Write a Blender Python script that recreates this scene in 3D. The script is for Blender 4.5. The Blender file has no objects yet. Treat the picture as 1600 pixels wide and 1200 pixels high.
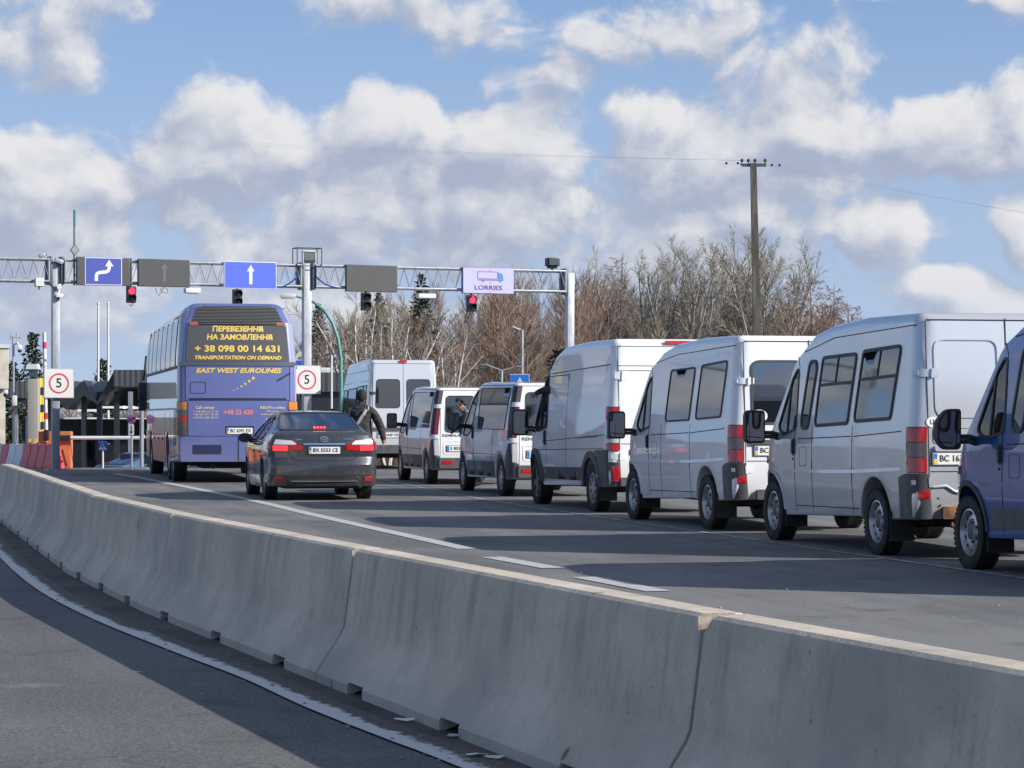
import bpy, bmesh, math, random
from mathutils import Vector, Matrix
from mathutils.geometry import delaunay_2d_cdt
R = math.radians
S = bpy.context.scene
COL = S.collection
rng = random.Random(7)

# ---------------------------------------------------------------- camera
F, HC, CX, CY = 4000.0, 1.4, 800.0, 650.0        # focal length in photo pixels, eye height, vanishing height
cam = bpy.data.cameras.new('camera')
cam.sensor_width = 36; cam.lens = 36*F/1600
cam.shift_x = 0; cam.shift_y = (CY-600)/1600
cam.clip_start = .1; cam.clip_end = 20000
co = bpy.data.objects.new('camera', cam); COL.objects.link(co)
co.location = (0, 0, HC); co.rotation_euler = (R(90), 0, 0)
S.camera = co
S.view_settings.view_transform = 'Standard'; S.view_settings.look = 'None'
S.view_settings.exposure = 0.2; S.view_settings.gamma = 1
try:
    S.cycles.max_bounces = 8; S.cycles.transparent_max_bounces = 12; S.cycles.use_denoising = True
    S.cycles.caustics_reflective = False; S.cycles.caustics_refractive = False
except Exception: pass

# ---------------------------------------------------------------- node helper
class NT:
    def __init__(s, nt): s.nt = nt; s.n = nt.nodes; s.l = nt.links
    def node(s, typ, **kw):
        n = s.n.new(typ)
        for k, v in kw.items(): setattr(n, k, v)
        return n
    def put(s, sock, v):
        if isinstance(v, bpy.types.NodeSocket): s.l.new(v, sock)
        elif v is not None: sock.default_value = v
    def m(s, op, a, b=None, c=None, clamp=False):
        n = s.node('ShaderNodeMath', operation=op, use_clamp=clamp)
        for i, v in enumerate((a, b, c)):
            if v is not None: s.put(n.inputs[i], v)
        return n.outputs[0]
    def vm(s, op, a, b=None, out=0):
        n = s.node('ShaderNodeVectorMath', operation=op)
        s.put(n.inputs[0], a)
        if b is not None: s.put(n.inputs[1], b)
        return n.outputs[out]
    def mix(s, f, a, b, mode='MIX'):
        n = s.node('ShaderNodeMix', data_type='RGBA', blend_type=mode)
        s.put(n.inputs[0], f)
        for k, v in ((6, a), (7, b)):
            s.put(n.inputs[k], v if isinstance(v, bpy.types.NodeSocket) else (*v[:3], 1))
        return n.outputs[2]
    def noise(s, vec, scale, detail=4, rough=.55, out=0, dim='3D'):
        n = s.node('ShaderNodeTexNoise', noise_dimensions=dim); s.put(n.inputs['Vector'], vec)
        n.inputs['Scale'].default_value = scale; n.inputs['Detail'].default_value = detail
        n.inputs['Roughness'].default_value = rough
        return n.outputs[out]
    def ss(s, v, lo, hi):
        n = s.node('ShaderNodeMapRange', interpolation_type='SMOOTHSTEP')
        s.put(n.inputs[0], v); n.inputs[1].default_value = lo; n.inputs[2].default_value = hi
        return n.outputs[0]
    def xyz(s, x=0, y=0, z=0):
        n = s.node('ShaderNodeCombineXYZ')
        for i, v in enumerate((x, y, z)): s.put(n.inputs[i], v)
        return n.outputs[0]
    def sep(s, v):
        n = s.node('ShaderNodeSeparateXYZ'); s.put(n.inputs[0], v); return n.outputs

# ---------------------------------------------------------------- world: sky with cumulus banks
SUN_DIR = Vector((4.35, -1.75, 2.42)).normalized()      # towards the sun: from the right and a little behind
sun_el = math.asin(SUN_DIR.z); sun_az = math.atan2(SUN_DIR.x, SUN_DIR.y)

# cloud density group: banks of cumulus broken by noise, as a function of (azimuth, elevation)
grp = bpy.data.node_groups.new('cloud_density', 'ShaderNodeTree')
grp.interface.new_socket('V', in_out='INPUT', socket_type='NodeSocketVector')
grp.interface.new_socket('D', in_out='OUTPUT', socket_type='NodeSocketFloat')
g = NT(grp); gi = g.node('NodeGroupInput'); go = g.node('NodeGroupOutput')
V = gi.outputs[0]
warp = g.noise(V, 18, 3, .5, 1, '2D')
Vw = g.vm('ADD', V, g.vm('MULTIPLY', g.vm('SUBTRACT', warp, (.5, .5, .5)), (.034, .026, 0)))
BANKS = [  # photo-x, photo-y, rx, ry, amount
 (60, 330, 150, 100, 1.0), (30, 50, 140, 95, .58), (170, -10, 90, 40, .5), (300, 245, 95, 75, .8), (410, 240, 110, 75, .85), (590, 245, 170, 78, .9),
 (800, 225, 110, 60, 1.0), (640, 330, 420, 70, .85), (650, 30, 180, 42, .62), (1000, 55, 155, 50, .66), (1120, 35, 70, 42, .58),
 (1190, 135, 130, 55, .58), (1040, 195, 120, 45, .9), (1290, 205, 100, 50, .95), (1120, 275, 230, 65, .95), (1480, 225, 130, 70, 1.0), (1590, 185, 70, 70, .8),
 (1395, 365, 75, 55, 1.0), (1180, 350, 200, 50, .8), (1600, 370, 50, 55, .7), (1500, 480, 110, 35, .8), (830, 135, 80, 25, .45), (600, 400, 330, 40, .75),
 (1000, 410, 260, 50, .8), (100, 460, 300, 60, .7), (560, 510, 500, 50, .6), (1480, 0, 140, 20, .55)]
tot = None
for px, py, rx, ry, a in BANKS:
    rx *= 1.4; ry *= 1.6
    d = g.node('ShaderNodeVectorMath', operation='MULTIPLY_ADD'); g.put(d.inputs[0], Vw)
    d.inputs[1].default_value = (F/rx, F/ry, 0); d.inputs[2].default_value = (-(px-CX)/rx, -(CY-py)/ry, 0)
    q = g.vm('DOT_PRODUCT', d.outputs[0], d.outputs[0], 1)
    e = g.m('MULTIPLY_ADD', q, -a, a)
    tot = e if tot is None else g.m('SMOOTH_MAX', tot, e, .15)
tot = g.m('MAXIMUM', tot, 0)
vx, vy, _ = g.sep(V)
# outside the photographed patch of sky the cover is unseen noise cloud, weighted by elevation for ambient light and reflections
patch = g.m('MULTIPLY', g.ss(g.m('ABSOLUTE', vx), .30, .21), g.ss(vy, .24, .17))
rest = g.m('MULTIPLY', g.noise(g.vm('MULTIPLY', V, (1, 1.7, 1)), 7, 2, .5, 0, '2D'), 1.0)
rest = g.m('MULTIPLY', rest, g.m('ADD', .12, g.m('ADD', g.m('MULTIPLY', g.ss(vy, .20, .13), .66), g.m('MULTIPLY', g.ss(vy, .40, .75), .45))))
base = g.m('ADD', g.m('MULTIPLY', tot, patch), g.m('MULTIPLY', rest, g.m('SUBTRACT', 1, patch)))
def puff(v, sc):
    n = g.node('ShaderNodeTexVoronoi', voronoi_dimensions='2D', feature='F1'); g.put(n.inputs['Vector'], v); n.inputs['Scale'].default_value = sc
    return g.m('SUBTRACT', .42, n.outputs['Distance'])
jit = g.vm('MULTIPLY', g.vm('SUBTRACT', g.noise(V, 70, 4, .6, 1, '2D'), (.5, .5, .5)), (.020, .016, 0))
Vp = g.vm('ADD', Vw, jit)
lump = g.noise(g.vm('MULTIPLY', Vw, (1, 1.25, 1)), 34, 7, .60, 0, '2D')
big = g.noise(g.vm('MULTIPLY', V, (1, 1.5, 1)), 20, 3, .5, 0, '2D')
dd = g.m('ADD', base, g.m('ADD', g.m('MULTIPLY', g.m('SUBTRACT', lump, .5), .95), g.m('MULTIPLY', g.m('SUBTRACT', big, .5), .85)))
dd = g.m('ADD', dd, g.m('ADD', g.m('MULTIPLY', puff(Vp, 30), .36), g.m('MULTIPLY', puff(Vp, 75), .20)))
g.l.new(dd, go.inputs[0])

W = bpy.data.worlds.new('World'); S.world = W; W.use_nodes = True
W.cycles.sampling_method = 'MANUAL'; W.cycles.sample_map_resolution = 512
w = NT(W.node_tree); w.n.clear()
tc = w.node('ShaderNodeTexCoord'); d = w.vm('NORMALIZE', tc.outputs['Generated'])
dx, dy, dz = w.sep(d)
az = w.m('ARCTAN2', dx, dy); el = w.m('ARCSINE', dz)
P = w.xyz(az, el, 0)
def cloud(v):
    n = w.node('ShaderNodeGroup'); n.node_tree = grp; w.put(n.inputs[0], v); return n.outputs[0]
c0 = cloud(P)
c1 = cloud(w.vm('ADD', P, (.0060, .0100, 0)))
dens = w.ss(c0, .15, .56)
lit = w.m('ADD', .42, w.m('MULTIPLY', w.m('SUBTRACT', c0, c1), .98), clamp=True)
lit = w.m('SUBTRACT', lit, w.m('MULTIPLY', w.ss(c0, .6, 1.5), .20), clamp=True)
sky = w.node('ShaderNodeTexSky', sky_type='NISHITA', sun_disc=False)
sky.sun_elevation = sun_el; sky.sun_rotation = sun_az; sky.air_density = 1.0; sky.dust_density = .6; sky.ozone_density = 2.0
w.put(sky.inputs[0], w.vm('NORMALIZE', w.vm('ADD', d, (0, 0, .16))))      # looks a little above the milky horizon band
skyc = w.mix(1.0, sky.outputs[0], w.mix(w.ss(el, .5, .9), (1.12, 1.32, 1.50), (1.05, 1.15, 1.28)), 'MULTIPLY')
K = .90/.10
hazec = (.47*K, .555*K, .72*K)
side = w.ss(w.m('ABSOLUTE', az), .22, .34)
hz = w.m('MULTIPLY', w.m('MULTIPLY', w.ss(el, .25, .0), .82), w.m('SUBTRACT', 1, w.m('MULTIPLY', side, .55)))
skyc = w.mix(hz, skyc, hazec)
cl_dark = tuple(k*K for k in (.385, .435, .56)); cl_lit = tuple(k*K for k in (.83, .815, .81))
clc = w.mix(w.ss(lit, .05, 1.0), cl_dark, cl_lit)
clc = w.mix(w.m('MULTIPLY', w.m('MULTIPLY', w.ss(el, .075, .0), .55), w.m('SUBTRACT', 1, w.m('MULTIPLY', side, .8))), clc, hazec)
fin = w.mix(w.m('MULTIPLY', dens, .90), skyc, clc)
bg = w.node('ShaderNodeBackground'); w.put(bg.inputs[0], fin); bg.inputs[1].default_value = .10
ow = w.node('ShaderNodeOutputWorld'); w.l.new(bg.outputs[0], ow.inputs[0])

sl = bpy.data.lights.new('sun', 'SUN'); sl.energy = 5.0; sl.angle = R(.5); sl.color = (1, .945, .86)
so = bpy.data.objects.new('sun', sl); COL.objects.link(so)
so.rotation_euler = (-SUN_DIR).to_track_quat('-Z', 'Y').to_euler(); so.location = SUN_DIR*60

# ---------------------------------------------------------------- materials
MATS = {}
def mat(name, col, rough=.6, metal=0, coat=0, emit=None, estr=0, alpha=None, spec=None, fn=None):
    if name in MATS: return MATS[name]
    m = bpy.data.materials.new(name); m.use_nodes = True
    t = NT(m.node_tree); b = m.node_tree.nodes['Principled BSDF']
    b.inputs['Base Color'].default_value = (*col, 1); b.inputs['Roughness'].default_value = rough
    b.inputs['Metallic'].default_value = metal; b.inputs['Coat Weight'].default_value = coat
    b.inputs['Coat Roughness'].default_value = .03
    if spec is not None: b.inputs['Specular IOR Level'].default_value = spec
    if emit: b.inputs['Emission Color'].default_value = (*emit, 1); b.inputs['Emission Strength'].default_value = estr
    if fn: fn(t, b, m)
    MATS[name] = m; return m
def grime(col, dirt=(.16, .14, .115), amt=.5, top=.75, nscale=3.0, rvar=0):
    """road dirt thrown up on the lower part (object z), plus blotches"""
    def f(t, b, m):
        oc = t.node('ShaderNodeTexCoord').outputs['Object']; x, y, z = t.sep(oc)
        n = t.noise(oc, nscale, 5, .6); st = t.noise(t.vm('MULTIPLY', oc, (9, 9, 1.1)), 1.6, 3, .5)
        k = t.m('ADD', t.ss(z, top, .15), t.m('MULTIPLY', t.m('SUBTRACT', n, .5), 1.1))
        k = t.m('ADD', t.m('MULTIPLY', t.ss(k, .15, 1.2), amt), t.m('MULTIPLY', t.ss(st, .55, .85), amt*.22))
        t.put(b.inputs['Base Color'], t.mix(k, col, dirt))
        r = b.inputs['Roughness'].default_value; cw = b.inputs['Coat Weight'].default_value
        t.put(b.inputs['Roughness'], t.m('ADD', r, t.m('MULTIPLY', k, .5), clamp=True))
        t.put(b.inputs['Coat Weight'], t.m('MULTIPLY', cw, t.m('SUBTRACT', 1, k), clamp=True))
        if rvar:
            bp = t.node('ShaderNodeBump'); bp.inputs['Strength'].default_value = rvar; bp.inputs['Distance'].default_value = .02
            t.put(bp.inputs['Height'], t.noise(oc, 1.3, 2, .4)); t.l.new(bp.outputs[0], b.inputs['Normal']); t.l.new(bp.outputs[0], b.inputs['Coat Normal'])
    return f
def mottled(col, col2, scale=4, rough2=None, bump=0, stretch=(1, 1, 1), lo=.35, hi=.7, detail=6):
    def f(t, b, m):
        oc = t.vm('MULTIPLY', t.node('ShaderNodeTexCoord').outputs['Object'], stretch)
        n = t.noise(oc, scale, detail, .6); k = t.ss(n, lo, hi)
        t.put(b.inputs['Base Color'], t.mix(k, col, col2))
        if bump:
            bp = t.node('ShaderNodeBump'); bp.inputs['Strength'].default_value = bump; bp.inputs['Distance'].default_value = .01
            t.put(bp.inputs['Height'], t.noise(oc, scale*8, 4, .6)); t.l.new(bp.outputs[0], b.inputs['Normal'])
    return f
def paint(name, col, rough=.32, metal=0, amt=.35, coat=.9, dirt=(.17, .15, .125), rvar=.12, top=.75):
    return mat(name, col, rough, metal, coat, fn=grime(col, dirt, amt, top, rvar=rvar))
M = dict
white = paint('white_paint', (.78, .79, .80), amt=.52)
white_van = paint('van_white_paint', (.80, .80, .80), amt=.22)
silver = paint('silver_paint', (.60, .615, .63), .28, .42, amt=.30, rvar=.04)
blue_van = paint('blue_van_paint', (.005, .072, .29), .28, 0, amt=.12, dirt=(.08, .08, .12))
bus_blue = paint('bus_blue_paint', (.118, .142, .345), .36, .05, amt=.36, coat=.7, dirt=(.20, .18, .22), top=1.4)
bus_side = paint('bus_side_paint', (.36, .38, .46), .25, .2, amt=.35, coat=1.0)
bus_red = paint('bus_red_panel', (.60, .12, .12), .4, 0, amt=.2, coat=.4)
carpaint = paint('grey_car_paint', (.060, .064, .075), .22, .45, amt=.30, coat=1.0, rvar=.05)
trim = mat('black_plastic', (.028, .029, .032), .55, fn=mottled((.024, .025, .028), (.05, .05, .05), 5))
trim_grey = mat('grey_plastic', (.075, .08, .09), .5, fn=mottled((.06, .064, .072), (.10, .10, .105), 4))
seam = mat('panel_gap', (.012, .012, .013), .8)
rubber = mat('rubber', (.016, .016, .017), .75, fn=mottled((.014, .014, .015), (.05, .045, .04), 9, lo=.45, hi=.8))
rimm = mat('steel_rim', (.55, .56, .57), .38, .8, fn=mottled((.58, .59, .60), (.24, .21, .18), 6, lo=.5, hi=.8))
alloy = mat('alloy_rim', (.30, .31, .33), .3, .9)
under = mat('underbody', (.014, .013, .013), .9, fn=mottled((.012, .011, .011), (.04, .032, .025), 3))
rust = mat('rust', (.30, .12, .04), .85, fn=mottled((.38, .17, .06), (.10, .045, .03), 7))
chrome = mat('chrome', (.75, .76, .78), .12, 1)
glass_dark = mat('tinted_glass', (.012, .014, .018), .03, 0, 0)
glass_grey = mat('tinted_grey_glass', (.05, .055, .06), .04, 0, 0)
for m_ in (glass_dark, glass_grey): m_.node_tree.nodes['Principled BSDF'].inputs['IOR'].default_value = 2.7 if m_ is glass_dark else 1.8
red_lens = mat('red_lens', (.50, .012, .018), .18, 0, 1)
dim_lens = mat('smoked_lens', (.12, .085, .08), .2, 0, 1)
amber_lens = mat('amber_lens', (.58, .22, .03), .2, 0, 1)
clear_lens = mat('clear_lens', (.62, .60, .60), .15, 0, 1)
red_lit = mat('lit_red_lens', (.6, .02, .03), .3, emit=(1, .05, .07), estr=.9)
plate_white = mat('plate_white', (.78, .78, .74), .45)
ink = mat('black_ink', (.015, .015, .017), .6)
pl_blue = mat('plate_blue', (.03, .16, .55), .5)
pl_yel = mat('plate_yellow', (.75, .52, .04), .5)
gold = mat('gold_lettering', (.78, .55, .11), .5)
cream_ink = mat('cream_lettering', (.66, .56, .36), .5)
red_ink = mat('faded_red_lettering', (.62, .20, .23), .6)
galv = mat('galvanised_steel', (.40, .42, .45), .45, .5, fn=mottled((.44, .46, .49), (.31, .33, .36), 5, stretch=(1, 1, .4)))
galv_dark = mat('dark_steel', (.11, .12, .14), .5, .5)
black_box = mat('black_housing', (.02, .021, .024), .45)
sign_white = mat('sign_white', (.66, .66, .64), .5)
sign_red = mat('sign_red', (.62, .03, .06), .5)
sign_blue = mat('sign_blue', (.015, .16, .62), .5)
plastic_red = mat('red_plastic', (.66, .07, .08), .45, fn=mottled((.70, .08, .09), (.52, .09, .10), 3))
plastic_white = mat('white_plastic', (.75, .75, .76), .45, fn=mottled((.78, .78, .79), (.60, .60, .60), 3))
orange = mat('orange_paint', (.66, .20, .07), .5, fn=mottled((.70, .22, .08), (.55, .18, .09), 3))
yellow = mat('yellow_paint', (.78, .55, .03), .5)
skin = mat('skin', (.42, .22, .15), .55)
def folds(c1, c2):
    def f(t, b, m):
        oc = t.node('ShaderNodeTexCoord').outputs['Object']; n = t.noise(t.vm('MULTIPLY', oc, (1, 1, 1.8)), 9, 3, .5); t.put(b.inputs['Base Color'], t.mix(t.ss(n, .35, .65), c1, c2))
        bp = t.node('ShaderNodeBump'); bp.inputs['Strength'].default_value = .9; bp.inputs['Distance'].default_value = .05; t.put(bp.inputs['Height'], n); t.l.new(bp.outputs[0], b.inputs['Normal'])
    return f
cloth_dark = mat('dark_jacket_cloth', (.022, .022, .026), .8, fn=folds((.016, .016, .020), (.042, .040, .046)))
cloth_grey = mat('grey_jacket_cloth', (.17, .16, .145), .9, fn=folds((.21, .195, .17), (.12, .11, .10)))
denim = mat('dark_trouser_cloth', (.03, .032, .045), .9)
strap_m = mat('pale_strap', (.35, .34, .31), .8)
def _glass(name, tint, gloss):
    m = bpy.data.materials.new(name); m.use_nodes = True; t = NT(m.node_tree); t.n.clear()
    tr = t.node('ShaderNodeBsdfTransparent'); tr.inputs[0].default_value = (*tint, 1)
    gl = t.node('ShaderNodeBsdfGlossy'); gl.inputs['Roughness'].default_value = .02
    fr = t.node('ShaderNodeFresnel'); fr.inputs[0].default_value = 1.52
    mx = t.node('ShaderNodeMixShader'); t.put(mx.inputs[0], t.m('MULTIPLY', fr.outputs[0], gloss, clamp=True))
    t.l.new(tr.outputs[0], mx.inputs[1]); t.l.new(gl.outputs[0], mx.inputs[2])
    t.l.new(mx.outputs[0], t.node('ShaderNodeOutputMaterial').inputs[0]); return m
glass_clear = _glass('clear_glass', (.70, .76, .76), 1.3)

# ---------------------------------------------------------------- object helpers
def link(o): COL.objects.link(o); return o
def tag(o, label=None, cat=None, group=None, kind=None):
    if label: o['label'] = label
    if cat: o['category'] = cat
    if group: o['group'] = group
    if kind: o['kind'] = kind
    return o
def thing(name, label, cat, loc=(0, 0, 0), rz=0, group=None):
    o = link(bpy.data.objects.new(name, None)); o.location = loc; o.rotation_euler = (0, 0, rz); o.empty_display_size = .3
    return tag(o, label, cat, group)
def obj(name, bm, mats, parent=None, smooth=None, loc=None, rot=None):
    me = bpy.data.meshes.new(name); bm.to_mesh(me); bm.free()
    for mm in (mats if isinstance(mats, (list, tuple)) else [mats]): me.materials.append(mm)
    if smooth is not None:
        me.polygons.foreach_set('use_smooth', [True]*len(me.polygons)); me.set_sharp_from_angle(angle=R(smooth))
    o = link(bpy.data.objects.new(name, me))
    if parent: o.parent = parent
    if loc: o.location = loc
    if rot: o.rotation_euler = rot
    return o
def copy_tree(o, parent=None):
    c = o.copy(); COL.objects.link(c)
    if parent: c.parent = parent
    for ch in list(o.children): copy_tree(ch, c)
    return c
def at(px, py, Y): return Vector(((px-CX)*Y/F, Y, HC+(CY-py)*Y/F))
def gz(px, py): Y = HC*F/(py-CY); return Vector(((px-CX)*Y/F, Y, 0))
def nb(): return bmesh.new()
def box(bm, c, s, rot=None, bev=0, mi=0):
    v0 = len(bm.verts)
    r = bmesh.ops.create_cube(bm, size=1)
    vs = r['verts']
    for v in vs: v.co = Vector((v.co.x*s[0], v.co.y*s[1], v.co.z*s[2]))
    fs = list({f for v in vs for f in v.link_faces})
    if bev:
        es = list({e for v in vs for e in v.link_edges})
        b = bmesh.ops.bevel(bm, geom=es, offset=bev, segments=2, affect='EDGES', profile=.6)
        vs = list({v for f in b['faces'] for v in f.verts} | {v for v in vs if v.is_valid}); fs = list({f for v in vs for f in v.link_faces})
    Mx = Matrix.Translation(Vector(c)) @ (rot.to_4x4() if rot is not None else Matrix.Identity(4))
    for v in vs: v.co = Mx @ v.co
    for f in fs: f.material_index = mi
    return vs
def tube(bm, pts, rad, n=8, mi=0, cap=True):
    pts = [Vector(p) for p in pts]; rings = []
    rr = rad if isinstance(rad, (list, tuple)) else [rad]*len(pts)
    up = Vector((0, 0, 1)); prev = None
    for i, p in enumerate(pts):
        t = (pts[min(i+1, len(pts)-1)]-pts[max(i-1, 0)])
        if t.length < 1e-9: t = Vector((0, 0, 1))
        t.normalize()
        if prev is None:
            a = t.cross(up if abs(t.z) < .95 else Vector((1, 0, 0))).normalized()
        else:
            a = (prev - t*prev.dot(t)); a = a.normalized() if a.length > 1e-6 else t.orthogonal().normalized()
        prev = a; b = t.cross(a)
        rings.append([bm.verts.new(p + (a*math.cos(2*math.pi*k/n)+b*math.sin(2*math.pi*k/n))*rr[i]) for k in range(n)])
    for i in range(len(rings)-1):
        for k in range(n):
            f = bm.faces.new((rings[i][k], rings[i][(k+1) % n], rings[i+1][(k+1) % n], rings[i+1][k])); f.material_index = mi
    if cap and n > 2:
        bm.faces.new(rings[0][::-1]).material_index = mi; bm.faces.new(rings[-1]).material_index = mi
def lathe(bm, prof, n=32, mis=None, axis='Y', off=(0, 0, 0), cap=False):
    """profile of (radius, along-axis); axis Y for wheels, Z for posts"""
    rings = []
    for r, h in prof:
        ring = []
        for k in range(n):
            a = 2*math.pi*k/n
            p = Vector((r*math.cos(a), h, r*math.sin(a))) if axis == 'Y' else Vector((r*math.cos(a), r*math.sin(a), h))
            ring.append(bm.verts.new(p+Vector(off)))
        rings.append(ring)
    for i in range(len(rings)-1):
        for k in range(n):
            f = bm.faces.new((rings[i][k], rings[i][(k+1) % n], rings[i+1][(k+1) % n], rings[i+1][k]))
            if mis: f.material_index = mis[i]
    if cap:
        bm.faces.new(rings[0]); bm.faces.new(rings[-1])
def poly_prism(bm, pts, axis, a, b, mi=0):
    """closed polygon extruded along axis: 'X' -> pts are (y,z); 'Y' -> (x,z); 'Z' -> (x,y)"""
    def mk(p, h): return Vector((h, p[0], p[1])) if axis == 'X' else Vector((p[0], h, p[1])) if axis == 'Y' else Vector((p[0], p[1], h))
    A = [bm.verts.new(mk(p, a)) for p in pts]; B = [bm.verts.new(mk(p, b)) for p in pts]
    fs = [bm.faces.new(A), bm.faces.new(B[::-1])]
    for i in range(len(pts)):
        j = (i+1) % len(pts); fs.append(bm.faces.new((A[j], A[i], B[i], B[j])))
    for f in fs: f.material_index = mi
    bmesh.ops.recalc_face_normals(bm, faces=fs)
GLY = {'В': 'B', 'З': '3', 'А': 'A', 'Е': 'E', 'М': 'M', 'Н': 'H', 'О': 'O', 'Р': 'P', 'С': 'C', 'Я': 'R'}
def text(body, size, m, parent=None, mtx=None, name='lettering', bold=0.0, shear=0, width=None, extrude=.002, align='CENTER', sp=1):
    c = bpy.data.curves.new(name, 'FONT'); c.body = ''.join(GLY.get(ch, ch) for ch in body); c.size = size
    c.align_x = align; c.align_y = 'CENTER'; c.offset = bold*size; c.shear = shear; c.extrude = extrude; c.space_character = sp; c.resolution_u = 3
    o = bpy.data.objects.new(name, c); COL.objects.link(o)
    dg = bpy.context.evaluated_depsgraph_get(); me = bpy.data.meshes.new_from_object(o.evaluated_get(dg))
    bpy.data.objects.remove(o); bpy.data.curves.remove(c)
    me.name = name
    if body.endswith('Я'):                       # drawn as a mirrored R
        b2 = bmesh.new(); b2.from_mesh(me); vs = {max(b2.verts, key=lambda v: v.co.x)}; st = list(vs)
        while st:
            for e in st.pop().link_edges:
                for v in e.verts:
                    if v not in vs: vs.add(v); st.append(v)
        xs = [v.co.x for v in vs]; mx = min(xs)+max(xs)
        for v in vs: v.co.x = mx-v.co.x
        bmesh.ops.reverse_faces(b2, faces=list({f for v in vs for f in v.link_faces})); b2.to_mesh(me); b2.free()
    if width and len(me.vertices):
        xs = [v.co.x for v in me.vertices]; k = width/(max(xs)-min(xs))
        for v in me.vertices: v.co.x *= k
    me.materials.clear(); me.materials.append(m)
    o = link(bpy.data.objects.new(name, me))
    if parent: o.parent = parent
    if mtx is not None: o.matrix_local = mtx
    return o
# ================================================================ vehicle bodies
def rpoly(pts, n=4):
    """round the corners of a closed polygon; each point is (u, v, corner radius, *extras)"""
    out = []; N = len(pts)
    for i in range(N):
        p = Vector(pts[i][:2]); r = pts[i][2] if len(pts[i]) > 2 else 0; ex = tuple(pts[i][3:])
        if r <= 0: out.append((p.x, p.y)+ex); continue
        a = Vector(pts[i-1][:2])-p; b = Vector(pts[(i+1) % N][:2])-p
        la, lb = a.length, b.length; a.normalize(); b.normalize()
        ang = a.angle(b)
        t = min(r/math.tan(ang/2), la*.49, lb*.49)
        for k in range(n+1):
            s = k/n; q = (p+a*t)*(1-s)**2 + p*2*s*(1-s) + (p+b*t)*s*s
            out.append((q.x, q.y)+ex)
    return out
def rr(pts, r, n=4): return [q[:2] for q in rpoly([(p[0], p[1], r) for p in pts], n)]
def inside(p, poly):
    x, y = p; c = False; j = len(poly)-1
    for i in range(len(poly)):
        xi, yi = poly[i][:2]; xj, yj = poly[j][:2]
        if (yi > y) != (yj > y) and x < (xj-xi)*(y-yi)/(yj-yi)+xi: c = not c
        j = i
    return c
def pdist(p, poly):
    best = 9; px, py = p
    for i in range(len(poly)):
        ax, ay = poly[i-1][:2]; bx, by = poly[i][:2]; dx, dy = bx-ax, by-ay; L = dx*dx+dy*dy
        t = 0 if L == 0 else max(0, min(1, ((px-ax)*dx+(py-ay)*dy)/L))
        best = min(best, math.hypot(px-ax-t*dx, py-ay-t*dy))
    return best
def offs(poly, d):
    """offset a closed polygon outward by d (either winding)"""
    A = sum(poly[i-1][0]*poly[i][1]-poly[i][0]*poly[i-1][1] for i in range(len(poly))); sg = 1 if A > 0 else -1
    out = []
    for i in range(len(poly)):
        a = Vector(poly[i][:2])-Vector(poly[i-1][:2]); b = Vector(poly[(i+1) % len(poly)][:2])-Vector(poly[i][:2])
        if a.length < 1e-9: a = b
        if b.length < 1e-9: b = a
        a.normalize(); b.normalize(); n1 = Vector((a.y, -a.x)); n2 = Vector((b.y, -b.x)); m = n1+n2
        m = n1 if m.length < 1e-6 else m.normalized(); k = max(.45, m.dot(n1))
        out.append((poly[i][0]+m.x*d*sg/k, poly[i][1]+m.y*d*sg/k))
    return out
def tri_fill(loops, grid):
    """2-D triangulation of outer loop minus holes with interior grid points -> verts, tris"""
    vs = []; es = []
    for lp in loops:
        b = len(vs); vs += [Vector(p[:2]) for p in lp]; es += [(b+i, b+(i+1) % len(lp)) for i in range(len(lp))]
    xs = [v.x for v in vs]; ys = [v.y for v in vs]
    i = 0; x0, y0 = min(xs), min(ys)
    nx = int((max(xs)-x0)/grid)+1; ny = int((max(ys)-y0)/grid)+1
    for i in range(nx+1):
        for j in range(ny+1):
            p = (x0+(i+.37)*grid, y0+(j+.41)*grid)
            if inside(p, loops[0]) and not any(inside(p, h) for h in loops[1:]) and all(pdist(p, l) > grid*.33 for l in loops):
                vs.append(Vector(p))
    V, E, T = delaunay_2d_cdt(vs, es, [], 0, 1e-6)[:3]
    out = []
    for t in T:
        c = ((V[t[0]].x+V[t[1]].x+V[t[2]].x)/3, (V[t[0]].y+V[t[1]].y+V[t[2]].y)/3)
        if inside(c, loops[0]) and not any(inside(c, h) for h in loops[1:]): out.append(t)
    return V, out
def dens(poly, st):
    out = []
    for i in range(len(poly)):
        a, b = poly[i][:2], poly[(i+1) % len(poly)][:2]; n = max(1, int(math.hypot(b[0]-a[0], b[1]-a[1])/st+.5))
        out += [(a[0]+(b[0]-a[0])*k/n, a[1]+(b[1]-a[1])*k/n) for k in range(n)]
    return out
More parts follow.
